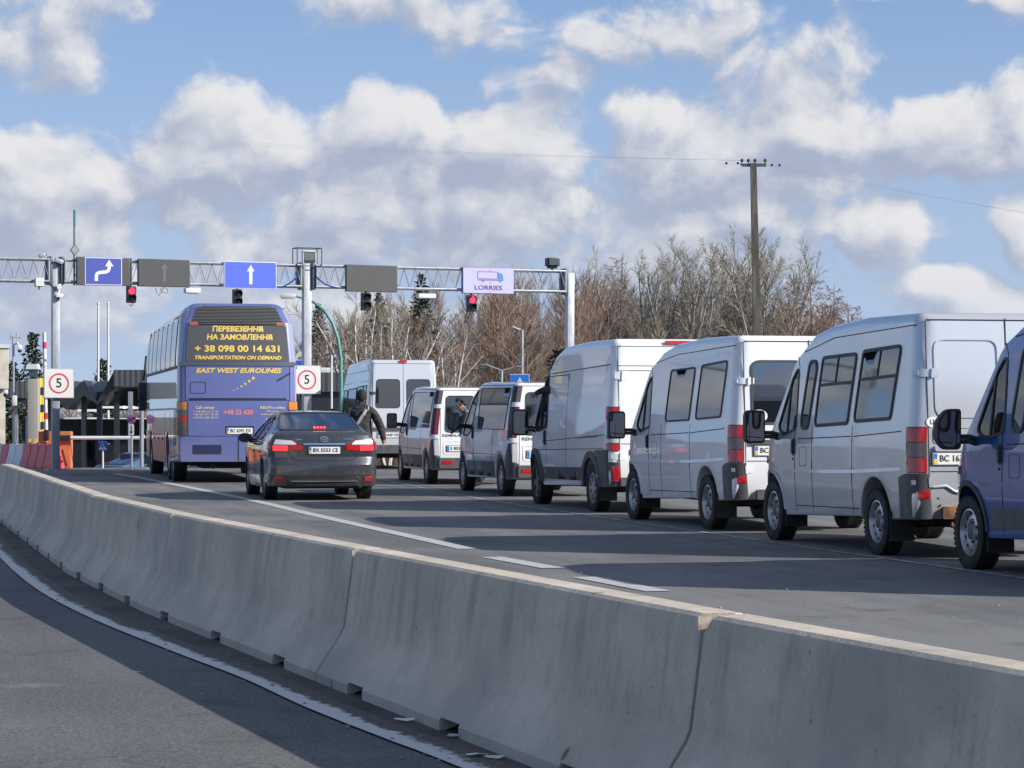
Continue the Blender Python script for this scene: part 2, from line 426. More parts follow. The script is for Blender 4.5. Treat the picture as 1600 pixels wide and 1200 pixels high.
def panel(bm, poly, fmap, off=.004, depth=.015, holes=(), grid=.14, mi=0, skirt=True):
    """a plate following a curved surface: fmap(u, v, offset) -> 3-D point"""
    st = min(grid, .12); poly = dens(poly, st); holes = [dens(h, st) for h in holes]
    V, T = tri_fill([poly]+list(holes), grid)
    fs = []
    vv = [bm.verts.new(fmap(p.x, p.y, off)) for p in V]
    cx = sum(p[0] for p in poly)/len(poly); cy = sum(p[1] for p in poly)/len(poly); C0 = fmap(cx, cy, off)
    for t in T:
        f = bm.faces.new([vv[k] for k in t]); f.normal_update(); fs.append(f)
        q = V[t[0]]; n0 = fmap(q.x, q.y, off+.05)-fmap(q.x, q.y, off)
        if f.normal.dot(n0) < 0: f.normal_flip()
    if skirt:
        for lp, sg in [(poly, 1)]+[(h, -1) for h in holes]:
            A = [bm.verts.new(fmap(p[0], p[1], off)) for p in lp]; B = [bm.verts.new(fmap(p[0], p[1], off-depth)) for p in lp]
            area = sum(lp[i-1][0]*lp[i][1]-lp[i][0]*lp[i-1][1] for i in range(len(lp)))*sg
            for i in range(len(lp)):
                j = (i+1) % len(lp)
                f = bm.faces.new((A[i], A[j], B[j], B[i])); f.normal_update(); fs.append(f)
                d2 = Vector((lp[j][1]-lp[i][1], lp[i][0]-lp[j][0]))*(1 if area > 0 else -1); d2 = d2.normalized()*.02 if d2.length > 1e-9 else Vector((0, 0))
                if f.normal.dot(fmap(lp[i][0]+d2.x, lp[i][1]+d2.y, off)-fmap(lp[i][0], lp[i][1], off)) < 0: f.normal_flip()
    for f in fs: f.material_index = mi
    bmesh.ops.remove_doubles(bm, verts=list({v for f in fs for v in f.verts}), dist=1e-6)
def strip_poly(pts, w):
    """closed polygon around an open polyline of width w"""
    L, Rr = [], []
    for i in range(len(pts)):
        a = Vector(pts[max(0, i-1)]); b = Vector(pts[min(len(pts)-1, i+1)]); t = (b-a).normalized(); n = Vector((-t.y, t.x))*w/2
        p = Vector(pts[i]); L.append(tuple(p+n)); Rr.append(tuple(p-n))
    return L+Rr[::-1]
class Body:
    def __init__(s, pts, W, D=None, rear=None, fr=.14, arcn=4):
        s.W = W; s.D = D or (lambda v: v); s.loop = rpoly(pts, arcn)
        s.rear = rear; s.fr = fr
    def side(s, sd=1):
        return lambda x, z, o: s.D(Vector((x, sd*(s.W(x, z)+o), z)))
    def rx(s, z):
        r = s.rear
        if z <= r[0][1]: return r[0][0]
        for (x0, z0), (x1, z1) in zip(r, r[1:]):
            if z <= z1: return x0+(x1-x0)*(z-z0)/(z1-z0)
        return r[-1][0]
    def back(s):
        def f(y, z, o):
            e = .03; x = s.rx(z); dx = (s.rx(z+e)-s.rx(z-e))/(2*e); n = Vector((-1, 0, dx)).normalized()
            return s.D(Vector((x, y, z))+n*o)
        return f
    def corner(s, sd=1):
        """wraps rear face -> corner -> side; u = arc length measured from the rear-face tangent"""
        def f(u, z, o):
            r = s.fr; x = s.rx(z); w = s.W(x+r, z); L = r*math.pi/2
            if u < 0: return s.D(Vector((x-o, sd*(w-r+u), z)))
            if u > L: return s.D(Vector((x+r+u-L, sd*(w+o), z)))
            a = u/r
            return s.D(Vector((x+r-(r+o)*math.cos(a), sd*(w-r+(r+o)*math.sin(a)), z)))
        return f
    def shell(s, holes=(), K=5, ny=10, grid=.17, cut=.92):
        """holes: window openings cut through both sides; loop points flagged 1 leave the rim open (windscreen)"""
        bm = nb(); lp = s.loop; N = len(lp)
        nrm = []
        for i in range(N):
            a = Vector(lp[i][:2])-Vector(lp[i-1][:2]); b = Vector(lp[(i+1) % N][:2])-Vector(lp[i][:2])
            if a.length < 1e-9: a = b
            if b.length < 1e-9: b = a
            a.normalize(); b.normalize(); n = Vector((a.y, -a.x))+Vector((b.y, -b.x)); n.normalize()
            nrm.append(n/max(.5, n.dot(Vector((a.y, -a.x)))))
        rings2 = []
        for k in range(K+1):
            ph = k/K*math.pi/2
            rings2.append([(lp[i][0]-nrm[i].x*lp[i][2]*(1-math.cos(ph)), lp[i][1]-nrm[i].y*lp[i][2]*(1-math.cos(ph)), lp[i][2]*(math.sin(ph)-1)) for i in range(N)])
        inner = [(p[0], p[1]) for p in rings2[K]]
        V, T = tri_fill([inner]+list(holes), grid)
        outer = {}
        for sd in (1, -1):
            vs = [[bm.verts.new((x, sd*(s.W(x, z)+dy), z)) for x, z, dy in ring] for ring in rings2[:K]]
            fv = [bm.verts.new((p.x, sd*s.W(p.x, p.y), p.y)) for p in V]
            vs.append(fv[:N])
            for k in range(K):
                for i in range(N):
                    j = (i+1) % N
                    q = [vs[k][i], vs[k][j], vs[k+1][j], vs[k+1][i]]
                    if len(set(q)) == 4: bm.faces.new(q if sd > 0 else q[::-1])
            for t in T: bm.faces.new([fv[k] for k in (t if sd < 0 else t[::-1])])
            outer[sd] = vs[0]
        cols = []
        fr = [-1+2*k/ny for k in range(ny+1)]; fr = sorted(set([f for f in fr if abs(f) < cut-.02 or abs(f) > cut+.02]+[cut, -cut]))
        for i in range(N):
            x, z = lp[i][:2]; w = abs(outer[1][i].co.y)
            col = [outer[-1][i]]+[bm.verts.new((x, w*f, z)) for f in fr[1:-1]]+[outer[1][i]]
            cols.append(col)
        for i in range(N):
            j = (i+1) % N
            gl = len(lp[i]) > 3 and len(lp[j]) > 3 and lp[i][3] == 1 and lp[j][3] == 1
            for k in range(len(fr)-1):
                if gl and abs(fr[k]+fr[k+1])/2 < cut: continue
                bm.faces.new((cols[i][k], cols[i][k+1], cols[j][k+1], cols[j][k]))
        bmesh.ops.remove_doubles(bm, verts=bm.verts[:], dist=1e-5)
        bmesh.ops.recalc_face_normals(bm, faces=bm.faces[:])
        if sum(f.normal.y*f.calc_area() for f in bm.faces if f.calc_center_median().y > .3) < 0: bmesh.ops.reverse_faces(bm, faces=bm.faces[:])
        for v in bm.verts: v.co = s.D(v.co.copy())
        return bm
    def screen(s, o=-.012, cut=.94):
        bm = nb(); fl = [p for p in s.loop if len(p) > 3 and p[3] == 1]; prev = None
        for p in fl:
            x, z = p[:2]; w = s.W(x, z)-p[2]
            row = [bm.verts.new(s.D(Vector((x+o, w*cut*(-1+k/4), z+o*.5)))) for k in range(9)]
            if prev:
                for k in range(8): bm.faces.new((prev[k], prev[k+1], row[k+1], row[k]))
            prev = row
        return bm
def arch(xc, zc, r, zb, n=14, fr=.012):
    a0 = math.asin(min(1, (zc-zb)/r)) if zb < zc else 0
    out = []
    for k in range(n+1):
        a = math.pi+a0-(math.pi+2*a0)*k/n
        out.append((xc+r*math.cos(a), zc+r*math.sin(a), 0, fr))
    return out
def add(name, m, par, fn, smooth=35):
    bm = nb(); fn(bm); return obj(name, bm, m, par, smooth)
def seams(par, B, lines, side=(1,), w=.010, name='panel_seams', rear=()):
    bm = nb()
    for pts in lines:
        for sd in side: panel(bm, strip_poly(pts, w), B.side(sd), .0018, .004, grid=.3)
    for pts in rear: panel(bm, strip_poly(pts, w), B.back(), .0018, .004, grid=.3)
    return obj(name, bm, seam, par)
def window(par, B, poly, gl, sd=1, rub=.028, name='window', fmap=None, off=.004, grid=.16):
    fm = fmap or B.side(sd)
    bm = nb(); panel(bm, poly, fm, off, .02, grid=grid); o = obj(name, bm, gl, par, 30)
    bm = nb(); panel(bm, offs(poly, rub), fm, off+.008, .026, holes=[offs(poly, -.004)], grid=.3); obj('window_seal', bm, trim, o, 30)
    return o
def wheel(par, x, y, r=.335, w=.205, kind='steel', sd=1, name='wheel'):
    bm = nb(); h = w/2; ri = r*.64
    lathe(bm, [(ri, -h*.80), (ri+.02, -h*.98), (r*.90, -h), (r*.975, -h*.86), (r, -h*.6), (r, -h*.2), (r-.006, -h*.18), (r-.006, -h*.1), (r, -h*.08), (r, h*.08), (r-.006, h*.1), (r-.006, h*.18), (r, h*.2), (r, h*.6), (r*.975, h*.86), (r*.90, h), (ri+.02, h*.98), (ri, h*.80)], 44)
    for k in range(44):       # tread blocks
        a = 2*math.pi*(k+.5)/44
        for yy in (-h*.78, h*.78):
            box(bm, (math.cos(a)*(r*.985), yy, math.sin(a)*(r*.985)), (.028, h*.34, .018), Matrix.Rotation(math.pi/2-a, 3, 'Y'))
    t = obj(name, bm, rubber, par, 40, (x, y, r), (0, 0, 0 if sd > 0 else math.pi))
    bm = nb(); q = ri+.004; n = 40
    if kind == 'steel':
        prof = [(q, h*.72), (q, h*.82), (q-.014, h*.84), (q-.024, h*.55), (q-.030, h*.28), (q*.80, h*.42), (q*.58, h*.50), (q*.50, h*.30), (q*.34, h*.34), (q*.30, h*.72), (q*.18, h*.78), (.0005, h*.79)]
        mis = [0, 0, 0, 0, 0, 0, 0, 0, 0, 2, 2]
        lathe(bm, prof, n, mis)
        for k in range(12):
            a = 2*math.pi*(k+.5)/12
            c = Vector((math.cos(a)*q*.80, h*.42, math.sin(a)*q*.80))
            vs = bmesh.ops.create_circle(bm, segments=10, radius=q*.075, cap_ends=True)['verts']
            mx = Matrix.Translation(c+Vector((0, .006, 0))) @ Matrix.Rotation(R(-90), 4, 'X')
            for v in vs: v.co = mx @ v.co
            for f in {f for v in vs for f in v.link_faces}: f.material_index = 1
        for k in range(5):
            a = 2*math.pi*k/5; box(bm, (math.cos(a)*q*.42, h*.36, math.sin(a)*q*.42), (.022, .03, .022), Matrix.Rotation(-a, 3, 'Y'), .003, 2)
    else:
        lathe(bm, [(q, h*.72), (q, h*.86), (q-.02, h*.86), (q-.028, h*.1), (.0005, h*.1)], n, [0, 0, 0, 1])
        ns = 5 if kind == 'five' else 10 if kind == 'alloy' else 8
        for k in range(ns):
            a = 2*math.pi*k/ns; wd = .07 if ns == 5 else .035
            pts = [(.03, -wd*.5), (q-.015, -wd*.62), (q-.015, wd*.62), (.03, wd*.5)]
            A = []
            for hh in (h*.35, h*.80):
                A.append([bm.verts.new(Matrix.Rotation(-a, 3, 'Y') @ Vector((u, hh-(0 if u > .1 else .0), v))) for u, v in pts])
            bm.faces.new(A[1]); 
            for i in range(4): bm.faces.new((A[0][i], A[0][(i+1) % 4], A[1][(i+1) % 4], A[1][i]))
        lathe(bm, [(.085, h*.4), (.08, h*.86), (.0005, h*.88)], 20)
    bmesh.ops.recalc_face_normals(bm, faces=bm.faces[:])
    obj('rim', bm, [alloy if kind in ('alloy', 'five') else rimm, seam, trim_grey if kind == 'steel' else rimm], t, 35)
    return t
def plate(par, txt, c, w=.52, h=.114, fmap=None, flag='ua', size=.086, tw=None, bm_=None):
    """number plate centred at rear-face point c=(y,z)"""
    y, z = c
    fm = fmap
    bm = nb(); panel(bm, rr([(y-w/2, z-h/2), (y+w/2, z-h/2), (y+w/2, z+h/2), (y-w/2, z+h/2)], .012), fm, .018, .02, grid=.3); p = obj('number_plate', bm, plate_white, par)
    # blue/yellow strip sits at the plate's left end as seen from behind
    bm = nb(); panel(bm, [(y+w/2-.045, z-h/2+.006), (y+w/2-.005, z-h/2+.006), (y+w/2-.005, z+h/2-.006), (y+w/2-.045, z+h/2-.006)], fm, .020, .004, grid=.3); obj('blue_band', bm, pl_blue, p)
    if flag == 'ua':
        bm = nb(); panel(bm, [(y+w/2-.043, z-h/2+.008), (y+w/2-.007, z-h/2+.008), (y+w/2-.007, z-h*.02), (y+w/2-.043, z-h*.02)], fm, .0215, .004, grid=.3); obj('yellow_band', bm, pl_yel, p)
    bm = nb(); panel(bm, offs([(y-w/2, z-h/2), (y+w/2, z-h/2), (y+w/2, z+h/2), (y-w/2, z+h/2)], .008), fm, .0165, .02, grid=.3, holes=[offs([(y-w/2, z-h/2), (y+w/2, z-h/2), (y+w/2, z+h/2), (y-w/2, z+h/2)], -.003)]); obj('plate_frame', bm, trim, p)
    rear_text(p, txt, (y-.02, z), size, ink, fm, off=.021, bold=.012, width=tw or w*.80)
    return p
def rear_text(par, txt, c, size, m, fm, off=.004, bold=0, width=None, shear=0, name='lettering'):
    """lettering on a rear face: flat text set on the tangent plane at c=(y,z)"""
    y, z = c
    o = text(txt, size, m, par, None, name, bold, shear, width, extrude=.001)
    for v in o.data.vertices: v.co = fm(y-v.co.x, z+v.co.y, off+v.co.z)      # letters follow the curve of the panel
    o.data.update(); return o
def side_text(par, txt, c, size, m, B, off=.004, **k):
    x, z = c; p = B.side(1)(x, z, off); mx = Matrix.Translation(p) @ Matrix.Rotation(math.pi, 4, 'Z') @ Matrix.Rotation(R(90), 4, 'X')
    return text(txt, size, m, par, mx, 'lettering', **k)
def mirror(par, B, x, z, w=.22, h=.36, arm=.16, shape='box', sd=1, gl=None):
    y0 = B.W(x, z)
    yc = y0+arm+w/2
    if shape == 'dee': pr = [(-w/2, -h/2, .05), (w*.2, -h/2, .09), (w/2, -h*.28, .10), (w/2, h*.18, .12), (w*.1, h/2, .12), (-w/2, h/2, .03)]
    else: pr = [(-w/2, -h/2, .05), (w/2, -h/2, .06), (w/2, h/2, .06), (-w/2, h/2, .05)]
    pr = [(sd*(yc+u), z+v) for u, v in [q[:2] for q in rpoly(pr, 5)]]
    bm = nb(); d = .13
    rings = []
    for xx, k in ((x-.03, .97), (x-.02, 1.0), (x+.05, 1.0), (x+d*.8, .88), (x+d, .66)):
        rings.append([bm.verts.new((xx, sd*yc+(u-sd*yc)*k, z+(v-z)*k)) for u, v in pr])
    for a, b in zip(rings, rings[1:]):
        for i in range(len(pr)): bm.faces.new((a[i], a[(i+1) % len(pr)], b[(i+1) % len(pr)], b[i]))
    bm.faces.new(rings[0]); bm.faces.new(rings[-1])
    for zz in ((z-h*.18, z-h*.30) if shape != 'low' else (z-.02,)):
        tube(bm, [(x+.03, sd*(y0-.03), zz-.03), (x+.03, sd*(y0+arm*.4), zz), (x+.03, sd*(yc-w*.3), zz)], .022, 8)
    bmesh.ops.recalc_face_normals(bm, faces=bm.faces[:])
    o = obj('wing_mirror', bm, trim, par, 40)
    bm = nb(); bm.faces.new([bm.verts.new((x-.0325, sd*yc+(u-sd*yc)*.84, z+(v-z)*.86)) for u, v in pr])
    bmesh.ops.recalc_face_normals(bm, faces=bm.faces[:]); obj('mirror_glass', bm, gl or glass_dark, o)
    return o
def handle(par, B, x, z, w=.045, h=.15, m=None, sd=1):
    bm = nb(); panel(bm, rr([(x-w/2-.02, z-h/2-.02), (x+w/2+.02, z-h/2-.02), (x+w/2+.02, z+h/2+.02), (x-w/2-.02, z+h/2+.02)], .025), B.side(sd), .004, .01, grid=.3)
    panel(bm, rr([(x-w/2, z-h/2), (x+w/2, z-h/2), (x+w/2, z+h/2), (x-w/2, z+h/2)], .018), B.side(sd), .026, .022, grid=.3)
    return obj('door_handle', bm, m or trim, par, 40)
def hinge(par, B, z, m, sd=1, u0=-.10, u1=.16, h=.075):
    bm = nb(); c = B.corner(sd)
    panel(bm, rr([(u0, z-h/2), (u1, z-h/2), (u1, z+h/2), (u0, z+h/2)], .012), c, .012, .016, grid=.06)
    panel(bm, rr([(u0+.05, z-h*.62), (u0+.085, z-h*.62), (u0+.085, z+h*.62), (u0+.05, z+h*.62)], .008), c, .03, .03, grid=.06)
    panel(bm, [(u1-.06, z-h*.3), (u1-.02, z-h*.3), (u1-.02, z+h*.3), (u1-.06, z+h*.3)], c, .024, .02, grid=.06)
    return obj('door_hinge', bm, m, par, 35)
def corner_lamp(par, B, z0, z1, bands, sd=1, u0=.0, u1=None, off=.010, name='tail_light'):
    L = B.fr*math.pi/2; u1 = u1 if u1 is not None else L
    base = None
    bm = nb(); panel(bm, rr([(u0-.006, z0-.006), (u1+.006, z0-.006), (u1+.006, z1+.006), (u0-.006, z1+.006)], .012), B.corner(sd), off-.004, .02, grid=.05); base = obj(name, bm, trim, par, 40)
    for a, b, m in bands:
        za = z0+(z1-z0)*a+.003; zb = z0+(z1-z0)*b-.003
        bm = nb(); panel(bm, rr([(u0+.004, za), (u1-.004, za), (u1-.004, zb), (u0+.004, zb)], .012), B.corner(sd), off+.008, .02, grid=.04); obj('lens', bm, m, base, 40)
    return base
def flap(bm, x, y, z0, z1, w=.26): box(bm, (x, y, (z0+z1)/2), (.015, w, z1-z0), bev=.003)
def underbody(par, L, W, axles, zt=.62, x0=.25):
    bm = nb()
    box(bm, (L/2+x0/2-.1, 0, .50), (L-x0-.5, 2*W-.62, .36))
    for x in axles:
        tube(bm, [(x, -W+.2, .33), (x, W-.2, .33)], .055, 10)
    tube(bm, [(x0+.15, .35, .34), (L*.45, .35, .32), (L*.7, .2, .33)], .05, 8)
    box(bm, (.62, -.3, .40), (.5, .35, .2), bev=.05)
    for x in axles:
        for sd in (1, -1):
            box(bm, (x, sd*(W-.42), .62), (.82, .02, .62))
            box(bm, (x, sd*(W-.33), .93), (.82, .32, .02))
    tube(bm, [(axles[0]+.25, W-.33, .42), (axles[0]-.5, W-.33, .40)], .03, 6)
    return obj('underbody', bm, under, par)
def cab(par, L, W, xs, zf=.62, seat_h=.62, back=True):
    """front seats, dash and wheel seen through the side glass"""
    bm = nb()
    box(bm, (xs+.55, 0, zf+.02), (2.1, 2*W-.3, .04))
    o = obj('cab_floor', bm, under, par)
    for y in (.45, -.3):
        bm = nb(); box(bm, (xs, y, zf+.30), (.50, .48, .18), bev=.05); box(bm, (xs-.27, y, zf+.68), (.14, .46, .66), Matrix.Rotation(R(-10), 3, 'Y'), .05); box(bm, (xs-.33, y, zf+1.10), (.09, .26, .18), bev=.04)
        obj('seat', bm, trim, par, 40)
    bm = nb(); box(bm, (xs+1.05, 0, zf+.42), (.4, 2*W-.34, .32), bev=.06); obj('dashboard', bm, trim, par, 40)
    bm = nb(); pts = [(xs+.62+math.cos(a)*.19*.5, .45+math.sin(a)*.19, zf+.70+math.cos(a)*.19*.85) for a in [2*math.pi*k/20 for k in range(21)]]
    tube(bm, pts, .016, 8, cap=False); tube(bm, [(xs+.62, .27, zf+.70), (xs+.62, .63, zf+.70)], .014, 6); tube(bm, [(xs+.62, .45, zf+.70), (xs+.95, .45, zf+.5)], .02, 6)
    obj('steering_wheel', bm, trim, par, 40)
    if back:
        bm = nb(); box(bm, (xs-.52, 0, 1.35), (.03, 2*W-.32, 1.5)); obj('bulkhead', bm, trim_grey, par)
def place(o, contact, th, xf, yo=1.0):
    """put the front-left tyre contact (local xf, yo) on a ground point; th = heading left of straight ahead"""
    rz = math.pi/2+R(th); o.rotation_euler = (0, 0, rz)
    o.location = Vector((contact[0], contact[1], 0)) - Matrix.Rotation(rz, 3, 'Z') @ Vector((xf, yo, 0))
    return o

# ---------------------------------------------------------------- three older high-roof vans of one make
def ducato(loc, th, mp, label, group, hi=0.0, windows='two', rear='glass', txt='BC 1', stripe=None, lower=None, mir='box', sill=0):
    T = thing('van', label, 'van', group=group)
    L, ra, fa = 5.10, 1.03, 4.23; zr = 2.36+hi
    Wf = lambda x, z: 1.0 - .11*max(0, (z-1.15)/1.3)**1.2 - .03*max(0, (.7-z)/.4) - .30*max(0, (x-4.1)/1.0)**1.8 + .006*math.exp(-((z-.80)/.05)**2)
    pts = [(.02, .40, .03, .03), (ra-.47, .38, 0, .012)]+arch(ra, .36, .425, .37)+[(ra+.47, .37, 0, .012), (fa-.46, .30, 0, .012)]+arch(fa, .36, .42, .32)+[
        (fa+.46, .32, 0, .02), (4.98, .30, .05, .05), (5.09, .42, .06, .10), (5.10, .72, .1, .12), (4.92, .96, .12, .12), (4.36, 1.20, .03, .05, 0), (4.30, 1.24, 0, .045, 1), (3.62, 1.98, 0, .045, 1), (3.52, 2.06, .06, .05, 0), (3.10, zr-.10, .3, .09), (2.60, zr-.02, .2, .09),
        (1.6, zr+.03, .2, .09), (.16, zr+.02, .06, .09), (.09, zr-.05, .04, .14), (.0, 1.25, .1, .14), (-.02, .85, 0, .13), (-.02, .55, 0, .06)]
    rear_c = [(-.02, .40), (-.02, .85), (0, 1.25), (.085, zr-.06)]
    B = Body(pts, Wf, rear=rear_c, fr=.14)
    cabw = rr([(3.40, 1.27), (3.80, 1.20), (3.99, 1.27), (3.62, 1.80), (3.50, 1.90), (3.44, 1.90)], .05)
    bm = B.shell(holes=[cabw]); obj('body', bm, mp, T, 38)
    sc_ = B.screen(); obj('windscreen', sc_, glass_clear, T, 40)
    for sd in (1, -1):
        f = B.side(sd)
        bm = nb(); panel(bm, cabw, f, -.006, .006, grid=.3); g_ = obj('cab_window', bm, glass_clear, T)
        bm = nb(); panel(bm, offs(cabw, .022), f, .006, .03, holes=[offs(cabw, -.004)], grid=.3); panel(bm, strip_poly([(3.70, 1.22), (3.665, 1.74)], .03), f, .004, .02); obj('window_seal', bm, trim, g_)
    cab(T, L, 1.0, 3.15)
    underbody(T, L, 1.0, (ra, fa))
    if windows == 'two':
        ws = [[(2.70, 1.34), (1.72, 1.36), (1.62, 2.00), (2.60, 1.98)], [(1.44, 1.37), (.48, 1.40), (.38, 2.06), (1.34, 2.02)]]
        for q in ws:
            for sd in (1, -1): window(T, B, rr(q, .05), glass_dark, sd, rub=.020)
    else:
        ws = [[(3.24, 1.28), (3.02, 1.28), (2.86, 1.98), (3.09, 1.98)], [(2.78, 1.31), (1.82, 1.34), (1.70, 2.03), (2.68, 2.01)], [(1.60, 1.36), (.62, 1.39), (.48, 2.08), (1.48, 2.05)]]
        for i, q in enumerate(ws):
            for sd in (1, -1):
                o = window(T, B, rr(q, .05 if i else .09), glass_grey if i == 0 else glass_dark, sd, rub=.032)
                if i:       # sliding upper vents
                    bm = nb(); f = B.side(sd); a, b, c_, d = [Vector(p) for p in q]
                    l = d.lerp(a, .40); r_ = c_.lerp(b, .40); panel(bm, strip_poly([tuple(l), tuple(r_)], .030), f, .013, .02); mt = d.lerp(c_, .48); mb = l.lerp(r_, .48); panel(bm, strip_poly([tuple(mt), tuple(mb)], .022), f, .012, .02)
                    obj('vent_bar', bm, trim, o)
    ln = [[(3.43, .36), (3.43, 1.22), (3.39, 1.30), (3.43, 1.95), (3.5, 2.05)], [(3.33, 1.15), (1.70, 1.19)], [(1.62, 1.19), (.30, 1.25)], [(1.66, .40), (1.66, 1.30)], [(2.88, .36), (2.88, 1.30)], [(3.3, 2.10), (2.4, zr-.16), (.15, zr-.10)], [(3.43, .42), (1.5, .45)]]
    seams(T, B, ln, (1, -1), rear=[[(0, .48), (0, zr-.03)], [(.835, .48), (.835, zr-.06)], [(-.835, .48), (-.835, zr-.06)], [(.83, zr-.05), (-.83, zr-.05)], [(.82, .86), (.05, .86)], [(-.82, .86), (-.05, .86)]])
    # raised crease along the flank
    for sd in (1, -1):
        bm = nb(); panel(bm, strip_poly([(4.40, .775), (3.0, .80), (1.6, .83), (.30, .88)], .035), B.side(sd), .005, .012, grid=.2); obj('flank_moulding', bm, lower or mp, T, 60)
        if stripe: bm = nb(); panel(bm, [(3.70, .40), (3.70, .58), (1.56, .62), (1.56, .43)], B.side(sd), .012, .016, grid=.2); obj('lower_cladding', bm, stripe, T, 40)
    for sd in (1, -1):
        corner_lamp(T, B, .85, 1.29, [(0, .34, red_lens), (.34, .67, dim_lens), (.67, 1, red_lens)], sd)
        bm = nb(); panel(bm, rr([(-.03, .40), (.42, .39), (.40, .80), (.24, .84), (-.03, .84)], .03), B.corner(sd), .022, .03, grid=.06); cb = obj('bumper_corner', bm, trim_grey, T, 45)
        hinge(T, B, 1.82, mp, sd); hinge(T, B, .755, mp, sd)
        bm = nb(); panel(bm, rr([(-.02, .60), (.075, .60), (.075, .68), (-.02, .68)], .01), B.corner(sd), .030, .02, grid=.06); obj('reflector', bm, red_lens, T)
    mirror(T, B, 3.98, 1.28, .235, .37, .17, mir, 1); mirror(T, B, 3.98, 1.28, .235, .37, .17, mir, -1)
    for sd in (1, -1):
        handle(T, B, 3.47, 1.06, sd=sd)
        bm = nb(); panel(bm, [(3.49+.014*math.cos(a), .93+.014*math.sin(a)) for a in [2*math.pi*k/10 for k in range(10)]], B.side(sd), .006, .01); obj('lock_barrel', bm, seam, T)
        for x in (ra, fa): wheel(T, x, sd*.885, .335, .205, 'steel', sd)
        bm = nb(); flap(bm, ra-.44, sd*.87, .16, .46); obj('mud_flap', bm, rubber, T); bm = nb(); flap(bm, fa-.43, sd*.85, .17, .40); obj('mud_flap', bm, rubber, T)
        bm = nb(); panel(bm, rr([(4.52, .86), (4.60, .86), (4.60, .94), (4.52, .94)], .015), B.side(sd), .015, .015); obj('indicator', bm, amber_lens, T)
        # arch lip
        bm = nb(); al = [(p[0], p[1]) for p in arch(fa, .36, .43, .40)]; panel(bm, strip_poly(al, .05), B.side(sd), .010, .02, grid=.2)
        obj('arch_lip', bm, trim if stripe else mp, T, 50)
    bk = B.back()
    if rear == 'glass':
        for sd in (1, -1):
            q = rr([(sd*.73, 1.32), (sd*.08, 1.32), (sd*.08, 2.05), (sd*.73, 2.05)], .10); window(T, B, q, glass_dark, fmap=bk, rub=.022, name='rear_window')
    else:
        for sd in (1, -1):
            bm = nb(); q = rr([(sd*.74, 1.40), (sd*.10, 1.40), (sd*.10, 2.14), (sd*.74, 2.14)], .10)
            panel(bm, offs(q, .02), bk, .010, .012, holes=[q], grid=.2); obj('pressed_frame', bm, mp, T, 60)
            bm = nb(); q = rr([(sd*.78, 1.14), (sd*.06, 1.14), (sd*.06, 1.28), (sd*.78, 1.28)], .03); panel(bm, offs(q, .008), bk, .008, .012, holes=[q], grid=.2); obj('pressed_frame', bm, mp, T, 60)
    bm = nb(); panel(bm, rr([(-.02, .98), (-.16, .98), (-.16, 1.04), (-.02, 1.04)], .015), bk, .03, .03); obj('rear_door_handle', bm, trim, T, 40)
    if rear == 'glass': bm = nb(); tube(bm, [bk(.40, 1.27, .03), bk(.16, 1.42, .035)], .010, 6); obj('rear_wiper', bm, trim, T)
    bm = nb(); q = rr([(3.28, .86), (3.06, .86), (3.06, 1.06), (3.28, 1.06)], .04); panel(bm, offs(q, .005), B.side(1), .002, .004, holes=[q], grid=.3); obj('fuel_flap', bm, seam, T)
    bm = nb(); panel(bm, strip_poly([(1.60, 1.21), (.34, 1.265)], .022), B.side(-1), .006, .01); obj('door_rail', bm, trim, T)
    # number plate recess, handle bar above it
    bm = nb(); panel(bm, rr([(.14, 1.055), (.78, 1.055), (.78, 1.115), (.14, 1.115)], .02), bk, .035, .04, grid=.2); obj('plate_lamp_bar', bm, mp if rear != 'glass' else trim_grey, T, 40)
    plate(T, txt, (.47 if rear == 'glass' else .54, .985), fmap=bk)
    bm = nb(); panel(bm, rr([(-.70, .40), (.70, .40), (.70, .52), (-.70, .52)], .02), bk, .03, .05, grid=.2); obj('rear_bumper', bm, rust if rear != 'glass' else trim_grey, T, 40)
    if rear != 'glass':
        bm = nb(); tube(bm, [bk(-.6, .34, -.02), bk(.6, .34, -.02)], .03, 8); box(bm, (.12, 0, .30), (.2, .08, .10)); obj('tow_bar', bm, rust, T)
        for y_, z_ in ((.74, .70), (.66, .66), (.60, .60)):
            pass
        bm = nb(); tube(bm, [bk(.80, .71, .004), bk(.66, .72, .006), bk(.58, .67, .006), bk(.53, .655, .004)], .016, 8); obj('dented_crease', bm, mp, T, 60)
        bm = nb()
        for y_, z_ in ((.74, .60), (.46, .64), (.72, .53), (.48, .53)): panel(bm, [(y_+.011*math.cos(a), z_+.011*math.sin(a)) for a in [2*math.pi*k/8 for k in range(8)]], bk, .003, .006)
        obj('bolt_holes', bm, seam, T)
    place(T, loc, th, fa, .985)
    return T, B
def oval_sticker(T, B, c, txt='UA', w=.16, h=.11, fm=None, off=.006):
    fm = fm or B.back(); y, z = c
    bm = nb(); panel(bm, [(y+w/2*math.cos(a), z+h/2*math.sin(a)) for a in [2*math.pi*k/28 for k in range(28)]], fm, off, .004, grid=.3); o = obj('country_sticker', bm, plate_white, T)
    bm = nb(); e = [(y+w/2*math.cos(a), z+h/2*math.sin(a)) for a in [2*math.pi*k/28 for k in range(28)]]; panel(bm, offs(e, .003), fm, off-.001, .003, holes=[offs(e, -.001)], grid=.3); obj('sticker_rim', bm, trim_grey, o)
    rear_text(o, txt, (y, z), h*.62, ink, fm, off=off+.001, bold=.02, width=w*.56)
GQ = 'vans queuing for the border gates'
vW, bW = ducato((1.63, 34.7), 13.9, white, 'white minibus with two plain side windows and an oval UA sticker on its rear window', GQ, hi=-.01, txt='BC 1274 EP')
oval_sticker(vW, bW, (.66, 1.40), w=.21, h=.15, off=.014)
